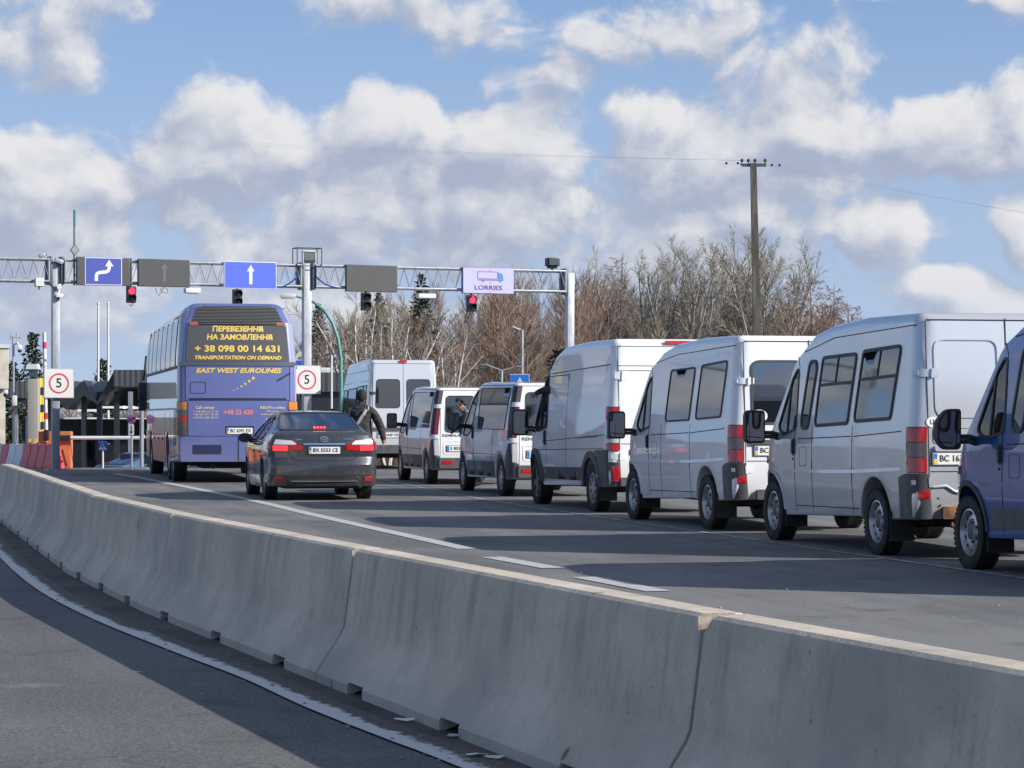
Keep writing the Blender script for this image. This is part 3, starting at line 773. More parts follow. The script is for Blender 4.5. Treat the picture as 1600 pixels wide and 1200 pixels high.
bm = nb(); panel(bm, [(.735, 1.295), (.615, 1.295), (.615, 1.325), (.735, 1.325)], bW.back(), .016, .004); obj('sticker', bm, sign_blue, vW)
bm = nb(); panel(bm, [(.55, .815), (.10, .815), (.10, .87), (.52, .87)], bW.back(), .004, .006); obj('blue_stripe', bm, mat('pale_blue_decal', (.10, .27, .42), .5), vW)
vS, bS = ducato((2.944, 28.94), 13.0, silver, 'dented silver van with sliding vent windows and a rusty rear sill', GQ, hi=.03, windows='three', rear='panel', txt='BC 1630 AH')
oval_sticker(vS, bS, (.775, 1.34))
vB, bB = ducato((4.17, 23.43), 13.0, blue_van, 'blue van nearest the camera, cut off by the right edge', GQ, hi=0, windows='three', rear='panel', txt='AC 2745 BK', stripe=trim_grey, mir='dee')
# ---------------------------------------------------------------- tall white panel van with black lower cladding
def boxer(loc, th):
    T = thing('van', 'white windowless panel van with black lower cladding', 'van', group=GQ)
    L, ra, fa = 5.45, .98, 4.43; zr = 2.49
    Wf = lambda x, z: 1.02 - .10*max(0, (z-1.2)/1.3)**1.3 - .03*max(0, (.7-z)/.4) - .24*max(0, (x-4.35)/1.1)**2 - .014*max(0, 1-abs(z-2.09)/.03)
    pts = [(.02, .40, .03, .03), (ra-.50, .37, 0, .012)]+arch(ra, .38, .44, .37)+[(ra+.50, .37, 0, .012), (fa-.50, .31, 0, .012)]+arch(fa, .37, .43, .32)+[
        (fa+.47, .30, 0, .02), (5.32, .30, .05, .05), (5.44, .45, .08, .1), (5.42, .85, .1, .12), (5.22, 1.05, .12, .12), (4.74, 1.20, .03, .05, 0), (4.66, 1.25, 0, .045, 1), (3.86, 2.02, 0, .045, 1), (3.76, 2.10, .06, .05, 0), (3.45, zr-.14, .3, .10), (2.95, zr-.02, .25, .10),
        (1.8, zr+.02, .2, .10), (.20, zr+.02, .06, .10), (.10, zr-.05, .05, .13), (.03, 1.5, .1, .13), (-.02, .9, 0, .12), (-.02, .55, 0, .06)]
    B = Body(pts, Wf, rear=[(-.02, .40), (-.02, .9), (.03, 1.5), (.10, zr-.06)], fr=.13)
    cw = rr([(3.66, 1.24), (4.28, 1.17), (4.44, 1.24), (3.90, 1.92), (3.74, 2.02), (3.70, 2.02)], .05)
    obj('body', B.shell(holes=[cw]), white_van, T, 38); obj('windscreen', B.screen(), glass_clear, T, 40)
    for sd in (1, -1):
        f = B.side(sd)
        if sd < 0: bm = nb(); panel(bm, cw, f, -.006, .006, grid=.3); g_ = obj('cab_window', bm, glass_clear, T)
        else:      # driver's window wound half down
            bm = nb(); panel(bm, [(3.66, 1.24), (4.28, 1.17), (4.44, 1.24), (4.25, 1.46), (3.67, 1.46)], f, -.02, .006, grid=.3); g_ = obj('cab_window', bm, glass_clear, T)
        bm = nb(); panel(bm, offs(cw, .03), f, .006, .03, holes=[offs(cw, -.004)], grid=.3); panel(bm, strip_poly([(4.10, 1.20), (4.06, 1.72)], .035), f, .004, .02); obj('window_seal', bm, trim, g_)
        corner_lamp(T, B, .90, 1.53, [(0, .18, red_lens), (.18, .72, clear_lens), (.72, 1, red_lens)], sd, u0=-.02, u1=.20)
        bm = nb(); panel(bm, [(.26+.035*math.cos(a)-.13, 1.10+.035*math.sin(a)) for a in [2*math.pi*k/14 for k in range(14)]], B.corner(sd), .024, .01, grid=.05); obj('lens', bm, dim_lens, T)
        bm = nb()
        panel(bm, rr([(.10, .39), (ra-.40, .37), (ra-.46, .60), (ra-.36, .82), (ra-.22, .90), (.06, .92), (.06, .5)], .02), f, .022, .03, grid=.15); obj('rear_quarter_cladding', bm, trim_grey, T, 40)
        bm = nb(); panel(bm, rr([(-.03, .39), (.24, .39), (.24, .74), (-.03, .74)], .02), B.corner(sd), .022, .03, grid=.06); obj('bumper_corner', bm, trim_grey, T, 40)
        bm = nb(); panel(bm, rr([(-.02, .46), (.10, .46), (.10, .68), (-.02, .68)], .015), B.corner(sd), .034, .02, grid=.06); obj('reflector', bm, red_lens, T)
        for x in (ra, fa):
            bm = nb(); al = [(p[0], p[1]) for p in arch(x, .37, .47, .40)]; panel(bm, strip_poly(al, .10), f, .03, .05, grid=.2); obj('arch_cladding', bm, trim_grey, T, 50)
        bm = nb(); panel(bm, rr([(3.94, .42), (3.92, .60), (1.50, .64), (1.50, .44)], .02), f, .02, .025, grid=.2); obj('lower_cladding', bm, trim_grey, T, 40)
        for x in (.62, 1.75, 3.70):
            bm = nb(); panel(bm, rr([(x-.035, .505), (x+.035, .505), (x+.035, .565), (x-.035, .565)], .012), f, .030, .015); obj('side_marker', bm, amber_lens, T)
        hinge(T, B, 1.98, white_van, sd, -.11, .12, .11); hinge(T, B, .82, white_van, sd, -.11, .14, .09)
        handle(T, B, 3.78, 1.06, .05, .20, sd=sd); mirror(T, B, 4.42, 1.30, .27, .42, .12, 'box', sd)
        for x in (ra, fa): wheel(T, x, sd*.90, .345, .215, 'five' if x > 2 else 'eight', sd)
        bm = nb(); flap(bm, ra-.46, sd*.88, .17, .48); obj('mud_flap', bm, rubber, T)
    ln = [[(3.72, .40), (3.72, .65), (3.66, 1.2), (3.62, 1.30), (3.70, 2.05), (3.80, 2.14)], [(2.46, .44), (2.46, 2.06)], [(3.74, 2.06), (.16, 2.14)], [(3.66, 2.02), (2.5, 2.03), (2.45, 1.9)], [(4.55, .86), (.30, .93)], [(4.0, 1.0), (.25, 1.13)], [(2.40, 1.06), (.6, 1.10)]]
    seams(T, B, ln, (1, -1), rear=[[(0, .48), (0, zr-.08)], [(.86, .48), (.86, zr-.10)], [(-.86, .48), (-.86, zr-.10)], [(.86, zr-.09), (-.86, zr-.09)], [(.85, 2.05), (-.85, 2.05)], [(.85, 2.12), (-.85, 2.12)], [(.84, 1.0), (-.84, 1.0)]])
    bk = B.back()
    bm = nb(); panel(bm, rr([(-.30, zr-.055), (.16, zr-.055), (.16, zr-.005), (-.30, zr-.005)], .02), bk, .03, .03); obj('brake_light', bm, red_lens, T, 40)
    bm = nb(); panel(bm, rr([(-.86, .40), (.86, .40), (.86, .52), (-.86, .52)], .02), bk, .05, .06, grid=.2); obj('rear_bumper', bm, trim_grey, T, 40)
    plate(T, 'BC 2716 EK', (-.33, .80), fmap=bk)
    cab(T, L, 1.02, 3.40); underbody(T, L, 1.02, (ra, fa))
    place(T, loc, th, fa, 1.0); return T, B
# ---------------------------------------------------------------- low vans with a rounded cab roof
def trafic(loc, th, label, txt='E 447 HK 3'):
    T = thing('van', label, 'van', group=GQ)
    L, ra, fa = 4.95, .84, 4.12; zr = 1.97
    Wf = lambda x, z: .95 - .135*max(0, (z-1.0)/.95)**1.35 - .03*max(0, (.6-z)/.35) - .15*max(0, (x-3.9)/1.05)**2
    pts = [(.02, .36, .03, .03), (ra-.44, .32, 0, .012)]+arch(ra, .34, .40, .30)+[(ra+.45, .30, 0, .012), (fa-.46, .27, 0, .012)]+arch(fa, .34, .41, .28)+[
        (fa+.44, .28, 0, .02), (4.86, .28, .05, .05), (4.95, .45, .06, .1), (4.93, .68, .1, .12), (4.80, .82, .1, .12), (4.34, 1.05, .05, .05, 0), (4.26, 1.10, 0, .04, 1), (3.62, 1.70, 0, .04, 1), (3.50, 1.80, .08, .05, 0), (3.05, 2.00, .3, .08), (2.45, 2.02, .25, .07),
        (1.5, 1.99, .1, .07), (.18, zr, .05, .07), (.11, zr-.05, .04, .09), (.03, 1.2, .1, .09), (-.02, .8, 0, .09), (-.02, .5, 0, .06)]
    B = Body(pts, Wf, rear=[(-.02, .36), (-.02, .8), (.03, 1.2), (.11, zr-.06)], fr=.09)
    cw = rr([(3.20, 1.17), (3.55, 1.05), (3.98, 1.05), (3.84, 1.30), (3.50, 1.66), (3.14, 1.86), (3.10, 1.86)], .06)
    obj('body', B.shell(holes=[cw]), white_van, T, 38); obj('windscreen', B.screen(), glass_clear, T, 40)
    for sd in (1, -1):
        f = B.side(sd)
        bm = nb(); panel(bm, cw, f, -.006, .006, grid=.3); g_ = obj('cab_window', bm, glass_clear, T)
        bm = nb(); panel(bm, offs(cw, .022), f, .006, .03, holes=[offs(cw, -.004)], grid=.3); obj('window_seal', bm, trim, g_)
        window(T, B, rr([(2.72, 1.17), (.52, 1.17), (.44, 1.89), (2.86, 1.90)], .05), glass_dark, sd, rub=.008)
        bm = nb(); L_ = .09*math.pi/2
        panel(bm, rr([(.06, .98), (.24, .98), (.24, 1.92), (.06, 1.92)], .02), B.corner(sd), .012, .015, grid=.06); obj('pillar_panel', bm, trim, T, 40)
        base = corner_lamp(T, B, .60, 1.92, [(0, .26, clear_lens), (.30, .74, mat('deep_red_lens', (.20, .012, .016), .2, 0, 1)), (.79, 1, dim_lens)], sd, u0=-.02, u1=.055)
        for zz in (.98, 1.60):
            bm = nb(); panel(bm, rr([(-.05, zz-.04), (.10, zz-.04), (.10, zz+.04), (-.05, zz+.04)], .01), B.corner(sd), .035, .03, grid=.05); obj('door_hinge', bm, white_van, T, 40)
        bm = nb(); panel(bm, rr([(-.06, .34), (.46, .31), (.42, .62), (.30, .80), (.10, .95), (.06, .60), (-.06, .58)], .03), B.corner(sd), .02, .03, grid=.07); obj('bumper_corner', bm, trim_grey, T, 40)
        bm = nb(); panel(bm, rr([(3.62, .32), (3.62, .58), (1.32, .60), (1.32, .33)], .02), f, .016, .02, grid=.2); obj('lower_cladding', bm, trim_grey, T, 40)
        handle(T, B, 3.12, 1.10, .045, .20, sd=sd); mirror(T, B, 3.86, 1.30, .22, .33, .12, 'box', sd, glass_grey)
        for x in (ra, fa): wheel(T, x, sd*.835, .325, .205, 'eight', sd)
    ln = [[(3.04, .30), (3.04, 1.10), (2.98, 1.4), (3.02, 1.90)], [(1.50, .32), (1.50, .75), (1.40, 1.15)], [(4.3, .74), (3.04, .72), (1.3, .72)], [(2.9, 1.96), (.2, 1.935)]]
    seams(T, B, ln, (1, -1), rear=[[(0, .52), (0, zr-.05)], [(.80, .55), (.77, zr-.08)], [(-.80, .55), (-.77, zr-.08)], [(.76, zr-.05), (-.76, zr-.05)]])
    bk = B.back()
    for sd in (1, -1): window(T, B, rr([(sd*.68, 1.08), (sd*.07, 1.08), (sd*.07, 1.80), (sd*.64, 1.80)], .07), glass_grey, fmap=bk, rub=.015, name='rear_window')
    bm = nb(); panel(bm, rr([(-.82, .34), (.82, .34), (.82, .55), (-.82, .55)], .03), bk, .05, .07, grid=.2); obj('rear_bumper', bm, trim_grey, T, 40)
    for sd in (1, -1): bm = nb(); panel(bm, rr([(sd*.55, .42), (sd*.76, .42), (sd*.76, .49), (sd*.55, .49)], .012), bk, .06, .02, grid=.1); obj('reflector', bm, red_lens, T)
    plate(T, txt, (.40, .74), fmap=bk, flag='eu')
    bm = nb(); q = rr([(.08, .64), (.72, .64), (.72, .88), (.08, .88)], .03); panel(bm, offs(q, .012), bk, .008, .01, holes=[q], grid=.2); obj('pressed_frame', bm, white_van, T)
    rear_text(T, 'RENAULT', (.52, 1.0), .075, galv_dark, bk, off=.004, bold=.02, width=.46)
    cab(T, L, .95, 2.95, .5, back=False); underbody(T, L, .95, (ra, fa))
    place(T, loc, th, fa, .94); return T, B
# ---------------------------------------------------------------- long high-roof minibus ahead of the queue
def sprinter():
    T = thing('van', 'tall silver minibus at the head of the queue, seen square from behind', 'van', group=GQ)
    L, ra, fa = 6.6, 1.25, 5.3; zr = 2.88
    Wf = lambda x, z: .965 - .10*max(0, (z-1.2)/1.6)**1.3 - .03*max(0, (.7-z)/.4) - .22*max(0, (x-5.4)/1.2)**2 - .012*max(0, 1-abs(z-2.30)/.04)
    pts = [(.02, .42, .03, .03), (ra-.46, .40, 0, .012)]+arch(ra, .36, .42, .38)+[(ra+.46, .38, 0, .012), (fa-.46, .34, 0, .012)]+arch(fa, .36, .42, .34)+[
        (fa+.46, .33, 0, .02), (6.5, .33, .05, .05), (6.6, .6, .06, .1), (6.5, .95, .1, .12), (5.9, 1.2, .05, .05), (5.0, 2.2, .15, .05), (4.5, zr-.05, .4, .10), (2, zr+.02, .2, .10), (.16, zr, .06, .10), (.10, zr-.06, .05, .12), (0, 1.4, .1, .12), (-.02, .9, 0, .1), (-.02, .6, 0, .06)]
    B = Body(pts, Wf, rear=[(-.02, .42), (-.02, .9), (0, 1.4), (.10, zr-.06)], fr=.12)
    obj('body', B.shell(), paint('pale_silver_paint', (.66, .67, .69), .3, .25, amt=.35), T, 38)
    for sd in (1, -1):
        for q in ([(4.9, 1.36), (4.15, 1.36), (4.1, 2.1), (4.75, 2.1)], [(3.95, 1.36), (2.4, 1.36), (2.35, 2.15), (3.9, 2.12)], [(2.25, 1.36), (.5, 1.38), (.45, 2.2), (2.2, 2.17)]):
            window(T, B, rr(q, .06), glass_dark, sd, rub=.02)
        corner_lamp(T, B, .72, 1.25, [(0, .3, clear_lens), (.3, .7, red_lens), (.7, 1, amber_lens)], sd)
        bm = nb(); panel(bm, rr([(-.04, .42), (.4, .40), (.4, .66), (-.04, .68)], .03), B.corner(sd), .03, .04, grid=.06); obj('bumper_corner', bm, trim_grey, T, 40)
        hinge(T, B, 2.0, trim_grey, sd, -.06, .10); hinge(T, B, 1.40, trim_grey, sd, -.06, .10)
        mirror(T, B, 5.65, 1.42, .24, .38, .14, 'box', sd)
        for x in (ra, fa): wheel(T, x, sd*.84, .345, .21, 'steel', sd)
    bk = B.back()
    for sd in (1, -1): window(T, B, rr([(sd*.74, 1.62), (sd*.10, 1.62), (sd*.10, 2.36), (sd*.70, 2.36)], .08), glass_grey, fmap=bk, rub=.012, name='rear_window')
    seams(T, B, [[(5.0, .4), (5.0, 1.3)], [(4.9, 2.28), (.2, 2.32)], [(4.7, 2.55), (.2, 2.6)]], (1, -1), rear=[[(0, .66), (0, zr-.08)], [(.84, .68), (.80, zr-.12)], [(-.84, .68), (-.80, zr-.12)], [(.80, zr-.10), (-.80, zr-.10)], [(.84, 1.13), (-.84, 1.13)]])
    bm = nb(); panel(bm, rr([(.04, 1.00), (.82, 1.00), (.82, 1.10), (.04, 1.10)], .02), bk, .02, .03); obj('rubbing_strip', bm, trim_grey, T, 40)
    bm = nb(); panel(bm, rr([(-.10, zr-.07), (.10, zr-.07), (.10, zr+.00), (-.10, zr+.00)], .015), bk, .03, .03); obj('brake_light', bm, red_lens, T, 40)
    bm = nb(); panel(bm, rr([(-.86, .42), (.86, .42), (.86, .64), (-.86, .64)], .03), bk, .06, .08, grid=.2); obj('rear_bumper', bm, trim_grey, T, 40)
    plate(T, 'BA 3440 HX', (.40, .90), w=.60, h=.13, size=.10, fmap=bk)
    underbody(T, L, .96, (ra, fa))
    T.rotation_euler = (0, 0, math.pi/2+R(11.5)); rzm = Matrix.Rotation(T.rotation_euler.z, 3, 'Z')
    c = at(576, 650, 67.2); T.location = Vector((c.x, c.y, 0)) - rzm @ Vector((0, .93, 0))
    return T, B
vX, bX = boxer((.39, 40.9), 13.2)
vT2, bT2 = trafic((-.94, 48.07), 12.9, 'low white van directly ahead of the panel van')
vT1, bT1 = trafic((-2.46, 56.0), 12.0, 'low white van that a man in a cap is leaning against', 'E 803 KR 7')
vM, bM = sprinter()

# ---------------------------------------------------------------- coach
def coach():
    T = thing('coach', 'blue touring coach with gold Cyrillic and English lettering across its back', 'coach')
    L = 12.0; ra, fa = 3.3, 9.25
    def Wf(x, z): return 1.25 - .09*max(0, (z-2.4)/1.2)**1.6 - .03*max(0, (.8-z)/.5) - .25*max(0, (x-11)/1.0)**2
    pts = [(.03, .44, .05, .05), (ra-.62, .40, 0, .015)]+arch(ra, .50, .56, .38)+[(ra+.62, .36, 0, .015), (fa-.62, .34, 0, .015)]+arch(fa, .50, .56, .34)+[
        (fa+.62, .34, 0, .02), (11.7, .36, .1, .1), (11.95, .6, .1, .15), (12.0, 1.3, .2, .2), (11.85, 2.3, .3, .25), (11.2, 3.35, .6, .35), (9.9, 3.68, .6, .36), (6, 3.74, .3, .36), (.75, 3.78, .2, .36), (.38, 3.70, .15, .36), (.17, 3.36, .1, .20), (.03, 2.5, .1, .18), (0, 1.6, .1, .16), (.0, .95, 0, .16), (.0, .6, 0, .10)]
    rear_c = [(0, .44), (0, 1.6), (.03, 2.5), (.17, 3.36), (.38, 3.70), (.5, 3.74)]
    B = Body(pts, Wf, D=lambda v: v+Vector((.10*(v.y/1.25)**2*max(0, 1-v.x/1.5), 0, 0)), rear=rear_c, fr=.17)
    bm = B.shell(K=6, ny=16, grid=.3)
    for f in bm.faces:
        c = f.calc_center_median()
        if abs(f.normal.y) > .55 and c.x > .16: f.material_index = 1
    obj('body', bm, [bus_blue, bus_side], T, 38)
    bk = B.back()
    # side: glazing with curved tops, belt moulding, luggage doors, louvres
    for sd in (1, -1):
        f = B.side(sd); xs = [.75, 2.35, 3.95, 5.55, 7.15, 8.75, 10.2, 11.35]
        for a, b in zip(xs, xs[1:]):
            top = 3.40 if b < 11 else 3.10
            bm = nb(); panel(bm, rr([(b-.02, 2.46), (a+.02, 2.46), (a+.02, 3.42), (b-.02, top)], .05), f, .006, .02, grid=.25); w_ = obj('side_window', bm, glass_dark, T, 30)
            bm = nb(); panel(bm, strip_poly([(a, 2.44), (a, 3.44)], .05), f, .010, .02, grid=.2); obj('window_pillar', bm, seam, w_)
        bm = nb(); panel(bm, strip_poly([(11.7, 2.40), (.20, 2.42)], .06), f, .014, .02, grid=.3); obj('belt_moulding', bm, trim, T)
        bm = nb(); panel(bm, strip_poly([(11.7, 1.55), (.25, 1.55)], .045), f, .012, .02, grid=.3); obj('flank_moulding', bm, galv, T)
        for a, b in ((4.1, 5.4), (5.45, 6.8), (6.85, 8.35)):
            bm = nb(); panel(bm, rr([(b, .38), (a, .38), (a, 1.02), (b, 1.02)], .03), f, .008, .01, grid=.25); ld = obj('luggage_door', bm, bus_red, T, 40)
            bm = nb(); panel(bm, rr([((a+b)/2+.06, .86), ((a+b)/2-.06, .86), ((a+b)/2-.06, .92), ((a+b)/2+.06, .92)], .01), f, .02, .02); obj('door_handle', bm, seam, ld)
        bm = nb(); panel(bm, rr([(11.8, .40), (9.95, .40), (9.95, 1.05), (11.8, 1.05)], .05), f, .008, .01, grid=.25); obj('front_skirt', bm, bus_red, T, 40)
        bm = nb()
        for k in range(22): panel(bm, [(1.05, .78+k*.036), (.45, .78+k*.036), (.45, .800+k*.036), (1.05, .800+k*.036)], f, .006, .01, grid=.3)
        obj('louvre_grille', bm, seam, T)
        seams(T, B, [[(1.3, .45), (1.3, 1.5)], [(2.3, .5), (2.3, 1.5)], [(4.05, .4), (4.05, 1.5)], [(8.4, .4), (8.4, 1.5)]], (sd,), .02)
        wheel(T, ra, sd*1.08, .50, .29, 'steel', sd); wheel(T, fa, sd*1.10, .50, .29, 'steel', sd); wheel(T, ra-1.3, sd*1.08, .50, .29, 'steel', sd)
        corner_lamp(T, B, .99, 1.70, [(0, .24, dim_lens), (.24, .42, mat('amber_smoked_lens', (.12, .10, .05), .2, 0, 1)), (.42, .58, red_lens), (.58, .76, dim_lens), (.76, 1, amber_lens)], sd, u0=-.02, u1=.24)
        # folding mirror arm with two black mirror heads
        bm = nb(); tube(bm, [(11.3, sd*1.02, 3.0), (12.0, sd*1.20, 2.9), (12.05, sd*1.26, 2.3)], .03, 8); box(bm, (12.05, sd*1.26, 2.02), (.16, .28, .46), bev=.05); box(bm, (12.05, sd*1.26, 1.64), (.16, .26, .22), bev=.04); obj('wing_mirror', bm, trim, T, 40)
    # rear: grille, dark glass, band, lid, bumper
    bm = nb(); panel(bm, rr([(-.98, 3.30), (.98, 3.30), (.84, 3.62), (.72, 3.70), (-.72, 3.70), (-.84, 3.62)], .06), bk, .008, .012, grid=.1); gr_ = obj('roof_grille', bm, seam, T, 40)
    bm = nb()
    for k in range(12):
        z = 3.325+k*.031; hw = .96-.14*max(0, (z-3.3)/.4)**1.2
        panel(bm, [(-hw, z), (hw, z), (hw, z+.011), (-hw, z+.011)], bk, .022, .016, grid=.2)
    obj('grille_slats', bm, mat('dull_slats', (.16, .16, .15), .5, .3), gr_)
    bm = nb(); panel(bm, rr([(-1.08, 2.54), (1.08, 2.54), (1.03, 3.29), (-1.03, 3.29)], .03), bk, .008, .012, grid=.15); rw = obj('rear_window', bm, mat('vinyl_wrapped_glass', (.085, .082, .082), .35, 0, .3), T, 40)
    for sd in (1, -1):
        bm = nb(); panel(bm, rr([(sd*.82, 3.29), (sd*1.00, 3.29), (sd*.99, 3.36), (sd*.82, 3.36)], .012), bk, .022, .02, grid=.1); obj('brake_light', bm, mat('dull_red_lens', (.42, .09, .05), .3, 0, .6), T)
    bm = nb(); panel(bm, rr([(-1.22, 2.45), (1.22, 2.45), (1.22, 2.53), (-1.22, 2.53)], .02), bk, .02, .03, grid=.15); obj('rear_band', bm, galv_dark, T, 40)
    bm = nb(); panel(bm, [(-1.02, 1.72), (1.02, 1.72), (1.02, 1.775), (-1.02, 1.775)], bk, .004, .01, grid=.2); obj('dark_ledge', bm, mat('navy_gap', (.012, .014, .04), .6), T)  # dark navy ledge strip above the engine lid
    bm = nb(); q = rr([(-1.03, .985), (1.03, .985), (1.03, 1.71), (-1.03, 1.71)], .03); panel(bm, q, bk, .014, .02, grid=.15); lid = obj('engine_lid', bm, bus_blue, T, 40)
    bm = nb(); panel(bm, rr([(-1.20, .45), (1.20, .45), (1.20, .955), (-1.20, .955)], .06), bk, .035, .06, grid=.15); bp = obj('rear_bumper', bm, bus_blue, T, 45)
    bm = nb(); panel(bm, rr([(.95, .60), (.35, .60), (.35, .80), (.95, .80)], .03), bk, .038, .01); obj('tow_hatch', bm, mat('navy_plastic', (.02, .025, .08), .5), bp)
    bm = nb(); panel(bm, [(.012, .46), (-.012, .46), (-.012, .95), (.012, .95)], bk, .0375, .004); obj('bumper_seam', bm, seam, bp)
    bm = nb(); q = rr([(.68, 1.88), (.98, 1.88), (.98, 2.10), (.68, 2.10)], .02); panel(bm, offs(q, .012), bk, .006, .008, holes=[q], grid=.2); obj('filler_flap', bm, mat('navy_plastic', (0, 0, 0)), T)
    bm = nb(); tube(bm, [bk(-1.10, 2.30, .03), bk(-.88, 2.17, .05)], .018, 8); obj('rear_wiper', bm, trim, T)
    seams(T, B, [], (), .014, rear=[[(1.09, .97), (1.09, 2.44)], [(-1.09, .97), (-1.09, 2.44)], [(1.03, 1.73), (1.09, 1.73)], [(-1.03, 1.73), (-1.09, 1.73)]])
    rear_text(T, 'ПЕРЕВЕЗЕННЯ', (0, 3.215), .155, gold, bk, .011, .035, 1.07, .12)
    rear_text(T, 'НА ЗАМОВЛЕННЯ', (-.04, 3.045), .155, gold, bk, .011, .035, 1.38, .12)
    rear_text(T, '+ 38 098 00 14 631', (-.01, 2.80), .185, gold, bk, .011, .03, 1.77)
    rear_text(T, 'TRANSPORTATION ON DEMAND', (0, 2.615), .105, gold, bk, .011, .035, 1.81, .25)
    rear_text(T, 'EAST WEST EUROLINES', (-.01, 2.345), .135, gold, bk, .004, .035, 1.79, .25)
    for k in range(6):
        y, z, r = .10-k*.083, 1.93+k*.052*(.8+.04*k), .018+k*.0062
        bm = nb(); panel(bm, [(y+(r if i % 2 == 0 else r*.42)*math.sin(math.pi*i/5), z+(r if i % 2 == 0 else r*.42)*math.cos(math.pi*i/5)) for i in range(10)], bk, .004, .003, grid=.3); obj('star', bm, gold, T)
    rear_text(lid, 'Call center', (.69, 1.575), .085, cream_ink, bk, .017, .02, .40)
    for k, t in enumerate(('тел +38 098 612 51 20', '+38 067 371 50 45', '+38 032 242 00 21')): rear_text(lid, t.replace('тел', 'T'), (.68, 1.49-k*.062), .055, cream_ink, bk, .017, .01, .52)
    rear_text(lid, '+48 22 620', (.00, 1.475), .13, red_ink, bk, .017, .045, .62)
    rear_text(lid, 'Квитки online'.replace('К', 'K').replace('в', 'B').replace('и', 'u').replace('т', 'T').replace('к', 'K'), (-.72, 1.575), .075, cream_ink, bk, .017, .02, .52)
    rear_text(lid, 'EWL.com.ua', (-.72, 1.50), .055, cream_ink, bk, .017, .01, .25); rear_text(lid, 'www.ewl.com.ua', (-.72, 1.44), .05, cream_ink, bk, .017, .01, .50)
    rear_text(lid, 'Lviv', (-.68, 1.33), .06, cream_ink, bk, .017, .02, .2); rear_text(lid, 'www.lviv.ua', (-.70, 1.27), .05, cream_ink, bk, .017, .01, .36)
    bm = nb(); panel(bm, rr([(.27, 1.015), (-.33, 1.015), (-.33, 1.19), (.27, 1.19)], .02), bk, .016, .01); obj('plate_recess', bm, mat('navy_gap', (0, 0, 0)), lid)
    plate(lid, 'BC 6391 EX', (-.03, 1.09), w=.54, h=.125, size=.10, fmap=bk, flag='ua')
    bm = nb(); box(bm, (6, 0, .55), (10.5, 1.9, .4)); tube(bm, [(ra, -1, .5), (ra, 1, .5)], .12, 10); tube(bm, [(.25, .5, .35), (1.2, .5, .38)], .06, 8); tube(bm, [(.3, -.5, .33), (1.0, -.5, .4)], .05, 8); box(bm, (1.0, 0, .42), (1.2, 1.5, .24), bev=.05); obj('underbody', bm, under, T)
    rz = math.pi/2+R(11.5); T.rotation_euler = (0, 0, rz)
    c = at(279, 650, 53.3); T.location = Vector((c.x, c.y, 0)) - Matrix.Rotation(rz, 3, 'Z') @ Vector((.1, 1.23, 0))
    return T
vC = coach()

